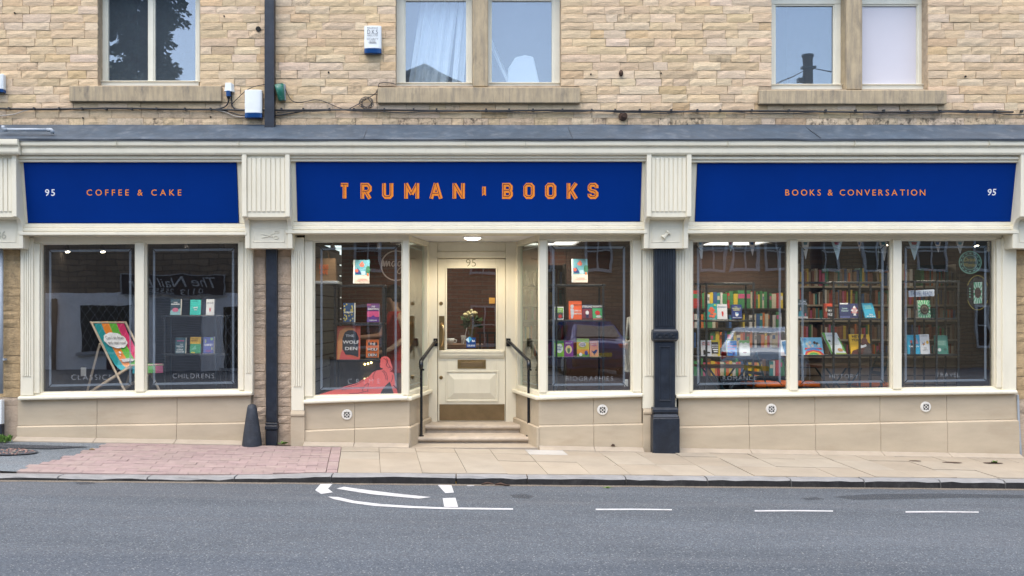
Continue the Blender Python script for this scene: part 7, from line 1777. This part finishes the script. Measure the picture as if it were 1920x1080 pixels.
# wheelie bins
def bin_(x, y, label):
    t = thing('wheelie_bin', label, 'wheelie bin', (0, 0, 0), 'green bins across the street'); gm = M.setdefault('bin', mat('green bin plastic', (.012, .07, .035), .5)); z0 = zr(x, y)
    q = MB(); q.loft([(-.24, -.24, .06), (.24, -.24, .06), (.24, .22, .06), (-.24, .22, .06)], [(-.29, -.32, .98), (.29, -.32, .98), (.29, .3, .98), (-.29, .3, .98)]); q.build('body', gm, t, local=True, bevel=.02)
    q = MB(); q.prof([(-.34, .985), (.36, .985), (.36, 1.03), (-.1, 1.08), (-.34, 1.03)], -.3, .3); q.build('lid', gm, t, local=True, bevel=.015)
    for s_ in (-.25, .25): q = MB(); q.cyl((s_ - .03, -.26, .1), (s_ + .03, -.26, .1), .1, n=14); q.build('wheel', M['blackgloss'], t, local=True)
    q = MB(); q.tube([(-.25, -.36, .98), (0, -.38, 1.0), (.25, -.36, .98)], .015, 6); q.build('handle', gm, t, local=True)
    t.location = (x, y, z0); return t
b0 = bin_(V(1163, 60), -17.2, 'green wheelie bin mirrored at the right of the biographies window, left of its pair'); dup(b0, (V(1196, 60), -17.3, b0.location.z), 0, 'green wheelie bin mirrored beside the tote bag, right of its pair')
# parked cars, tail towards the shop
def car(x, y, rz, paint, label, hatch=True):
    t = thing('parked_car', label, 'car', (0, 0, 0), 'cars parked across the street')
    def sec(yy_, zb_, zbelt, zroof, wb, wr):
        return [(-wb * .96, yy_, zb_), (-wb, yy_, .55), (-wb * .97, yy_, zbelt), (-wr, yy_, zroof), (wr, yy_, zroof), (wb * .97, yy_, zbelt), (wb, yy_, .55), (wb * .96, yy_, zb_)]
    S_ = [sec(2.05, .32, .72, .76, .72, .62), sec(2.0, .24, .90, .93, .80, .68), sec(1.72, .2, .98, 1.05, .85, .72), sec(1.35, .2, 1.0, 1.38, .87, .60), sec(.9, .2, 1.0, 1.46, .88, .62), sec(-.1, .2, .98, 1.47, .88, .63), sec(-.6, .2, .97, 1.38, .88, .62), sec(-1.25, .2, .95, 1.0, .87, .70), sec(-1.8, .22, .82, .85, .83, .72), sec(-2.05, .3, .66, .68, .74, .62)]
    q = MB(); n = 8; vs = [p for s_ in S_ for p in s_]
    q.add(vs, [(i * n + k, i * n + (k + 1) % n, (i + 1) * n + (k + 1) % n, (i + 1) * n + k) for i in range(len(S_) - 1) for k in range(n)] + [tuple(range(n))[::-1], tuple((len(S_) - 1) * n + k for k in range(n))])
    body = q.build('body', paint, t, local=True, bevel=.05, seg=2)
    gm = M['oppglass']
    q = MB(); q.face([(-.62, 1.74, 1.07), (.62, 1.74, 1.07), (.53, 1.42, 1.335), (-.53, 1.42, 1.335)]); q.v = [(a, b_ + .028, c + .03) for a, b_, c in q.v]; q.build('rear_window', gm, t, local=True)
    q = MB(); q.face([(.60, -1.2, 1.0), (-.60, -1.2, 1.0), (-.55, -.66, 1.35), (.55, -.66, 1.35)]); q.v = [(a, b_ - .03, c + .03) for a, b_, c in q.v]; q.build('windscreen', gm, t, local=True)
    for s_ in (-1, 1):
        for ya_, yb3 in ((1.25, .5), (.42, -.62)):
            q = MB(); q.face([(s_ * .865, ya_, 1.04), (s_ * .865, yb3, 1.03), (s_ * .665, yb3 + .12, 1.36), (s_ * .665, ya_ - .12, 1.37)]); q.v = [(a + s_ * .035, b_, c) for a, b_, c in q.v]; q.build('side_window', gm, t, local=True)
        q = MB(); q.box(s_ * .62 - .14, s_ * .62 + .14, 1.93, 2.035, .74, .93); q.build('tail_light', cm((.42, .02, .02), .2), t, local=True, bevel=.02)
        q = MB(); q.box(s_ * .62 - .14, s_ * .62 + .14, -2.05, -1.9, .62, .76); q.build('headlight', M['whiteplastic'], t, local=True, bevel=.02)
        q = MB(); q.ball((s_ * .98, -.62, 1.05), .1, 10, 6, sc_=(1, .6, .7)); q.build('mirror', paint, t, local=True, smooth=True)
        for yy_ in (1.28, -1.32):
            q = MB(); q.lathe([(.0, -.1), (.28, -.1), (.32, -.06), (.32, .06), (.28, .1), (0, .1)], (0, 0, 0), 22); q.v = [(s_ * .8 + c, yy_ + a, .32 + b_) for a, b_, c in q.v]; wh = q.build('wheel', M['blackgloss'], t, local=True)
            q = MB(); q.lathe([(0, -.108), (.19, -.108), (.2, -.1), (.2, .1), (.19, .108), (0, .108)], (0, 0, 0), 16); q.v = [(s_ * .8 + c, yy_ + a, .32 + b_) for a, b_, c in q.v]; q.build('rim', M['pipegrey'], wh, local=True)
    q = MB(); q.box(-.26, .26, 2.055, 2.07, .52, .63); q.build('number_plate', cm((.55, .40, .02), .4), t, local=True)
    q = MB(); q.box(-.78, .78, 1.98, 2.05, .3, .48); q.build('bumper', M['blackgloss'], t, local=True, bevel=.02)
    t.location = (x, y, zr(x, y)); t.rotation_euler = (0, 0, rz); return t
paintb = mat('dark blue car paint', (.008, .03, .14), .15, .3, var=.02); paints = mat('silver car paint', (.46, .52, .58), .25, .35, var=.02)
car(V(1088, 63.5), -15.6, R(-8), paintb, 'dark blue hatchback mirrored in the biographies window')
car(V(1450, 80), -10.9, R(24), paints, 'silver hatchback mirrored in the romance window')
# telegraph pole with wires
t = thing('telegraph_pole', 'dark telegraph pole with wires mirrored in the window third from the right edge upstairs', 'telegraph pole', (V(1534, 80.5), -10.4, -.3))
t['label'] = 'dark telegraph pole with wires mirrored in an upstairs window at the right'
pxx = V(1534, 80.5); ztp = 1.5 + (592 - 92) / 80.5
q = MB(); q.cyl((pxx, -10.4, -.4), (pxx, -10.4, ztp), .15, .11, 14); q.build('pole', mat('dark pole wood', (.035, .028, .025), .8), t)
q = MB(); q.box(pxx - .17, pxx + .17, -10.45, -10.28, ztp - .30, ztp - .24); q.box(pxx - .28, pxx - .12, -10.4, -10.25, ztp - .68, ztp - .56); q.cyl((pxx, -10.4, ztp), (pxx, -10.4, ztp + .05), .13, n=12); q.build('bracket', M['blackgloss'], t)
for (dx_, dy_, dz2) in ((-9, 1.5, -3.2), (-9, 2.0, -3.5), (9, -3, 1.2), (9, -1, .2), (9, 2, -.6)):
    q = MB(); p0 = Vector((pxx, -10.3, ztp - .3)); p1 = p0 + Vector((dx_, dy_, dz2)); q.tube([p0.lerp(p1, k / 8) - Vector((0, 0, .5 * math.sin(math.pi * k / 8))) for k in range(9)], .008, 5); q.build('wire', M['cable'], t)
# conifer behind the low shop
t = thing('conifer_tree', 'tall dark conifer mirrored in the first upstairs window', 'tree', (-10.7, -19.2, 0)); tx, tyy = -11.2, -19.2
q = MB(); q.cyl((tx, tyy, -.5), (tx, tyy, 15.5), .3, .04, 12); q.build('trunk', mat('conifer bark', (.06, .04, .03), .9), t)
q = MB(); rg = random.Random(3)
for i in range(330):
    h = 2.2 + 13 * (i / 330); rad = max(.3, 2.6 * (1 - (h - 2) / 15.5) + .45 + .5 * math.sin(h * 2.1)) * rg.uniform(.7, 1.1); a = rg.uniform(0, 6.283)
    tip = Vector((tx + rad * math.cos(a), tyy + rad * math.sin(a), h - .28 * rad + rg.uniform(-.1, .25)))
    base = Vector((tx, tyy, h)); d = tip - base
    for k in range(130):
        f = .1 + .9 * rg.random() ** .8; c = base + d * f + Vector((rg.uniform(-.14, .14), rg.uniform(-.14, .14), rg.uniform(-.22, .1))); c.z += -.18 * f * f
        dd = (d.normalized() + Vector((rg.uniform(-1.1, 1.1), rg.uniform(-1.1, 1.1), rg.uniform(-.9, .35)))).normalized(); l = rg.uniform(.10, .26); s1 = dd.orthogonal().normalized() * l * .28
        q.face([c, c + dd * l * .5 + s1, c + dd * l, c + dd * l * .5 - s1])
q.build('crown', mat('conifer needles', (.085, .12, .10), .8, var=.35, vs=3), t)
for o in list(D.objects):
    if 'at' in o: del o['at']
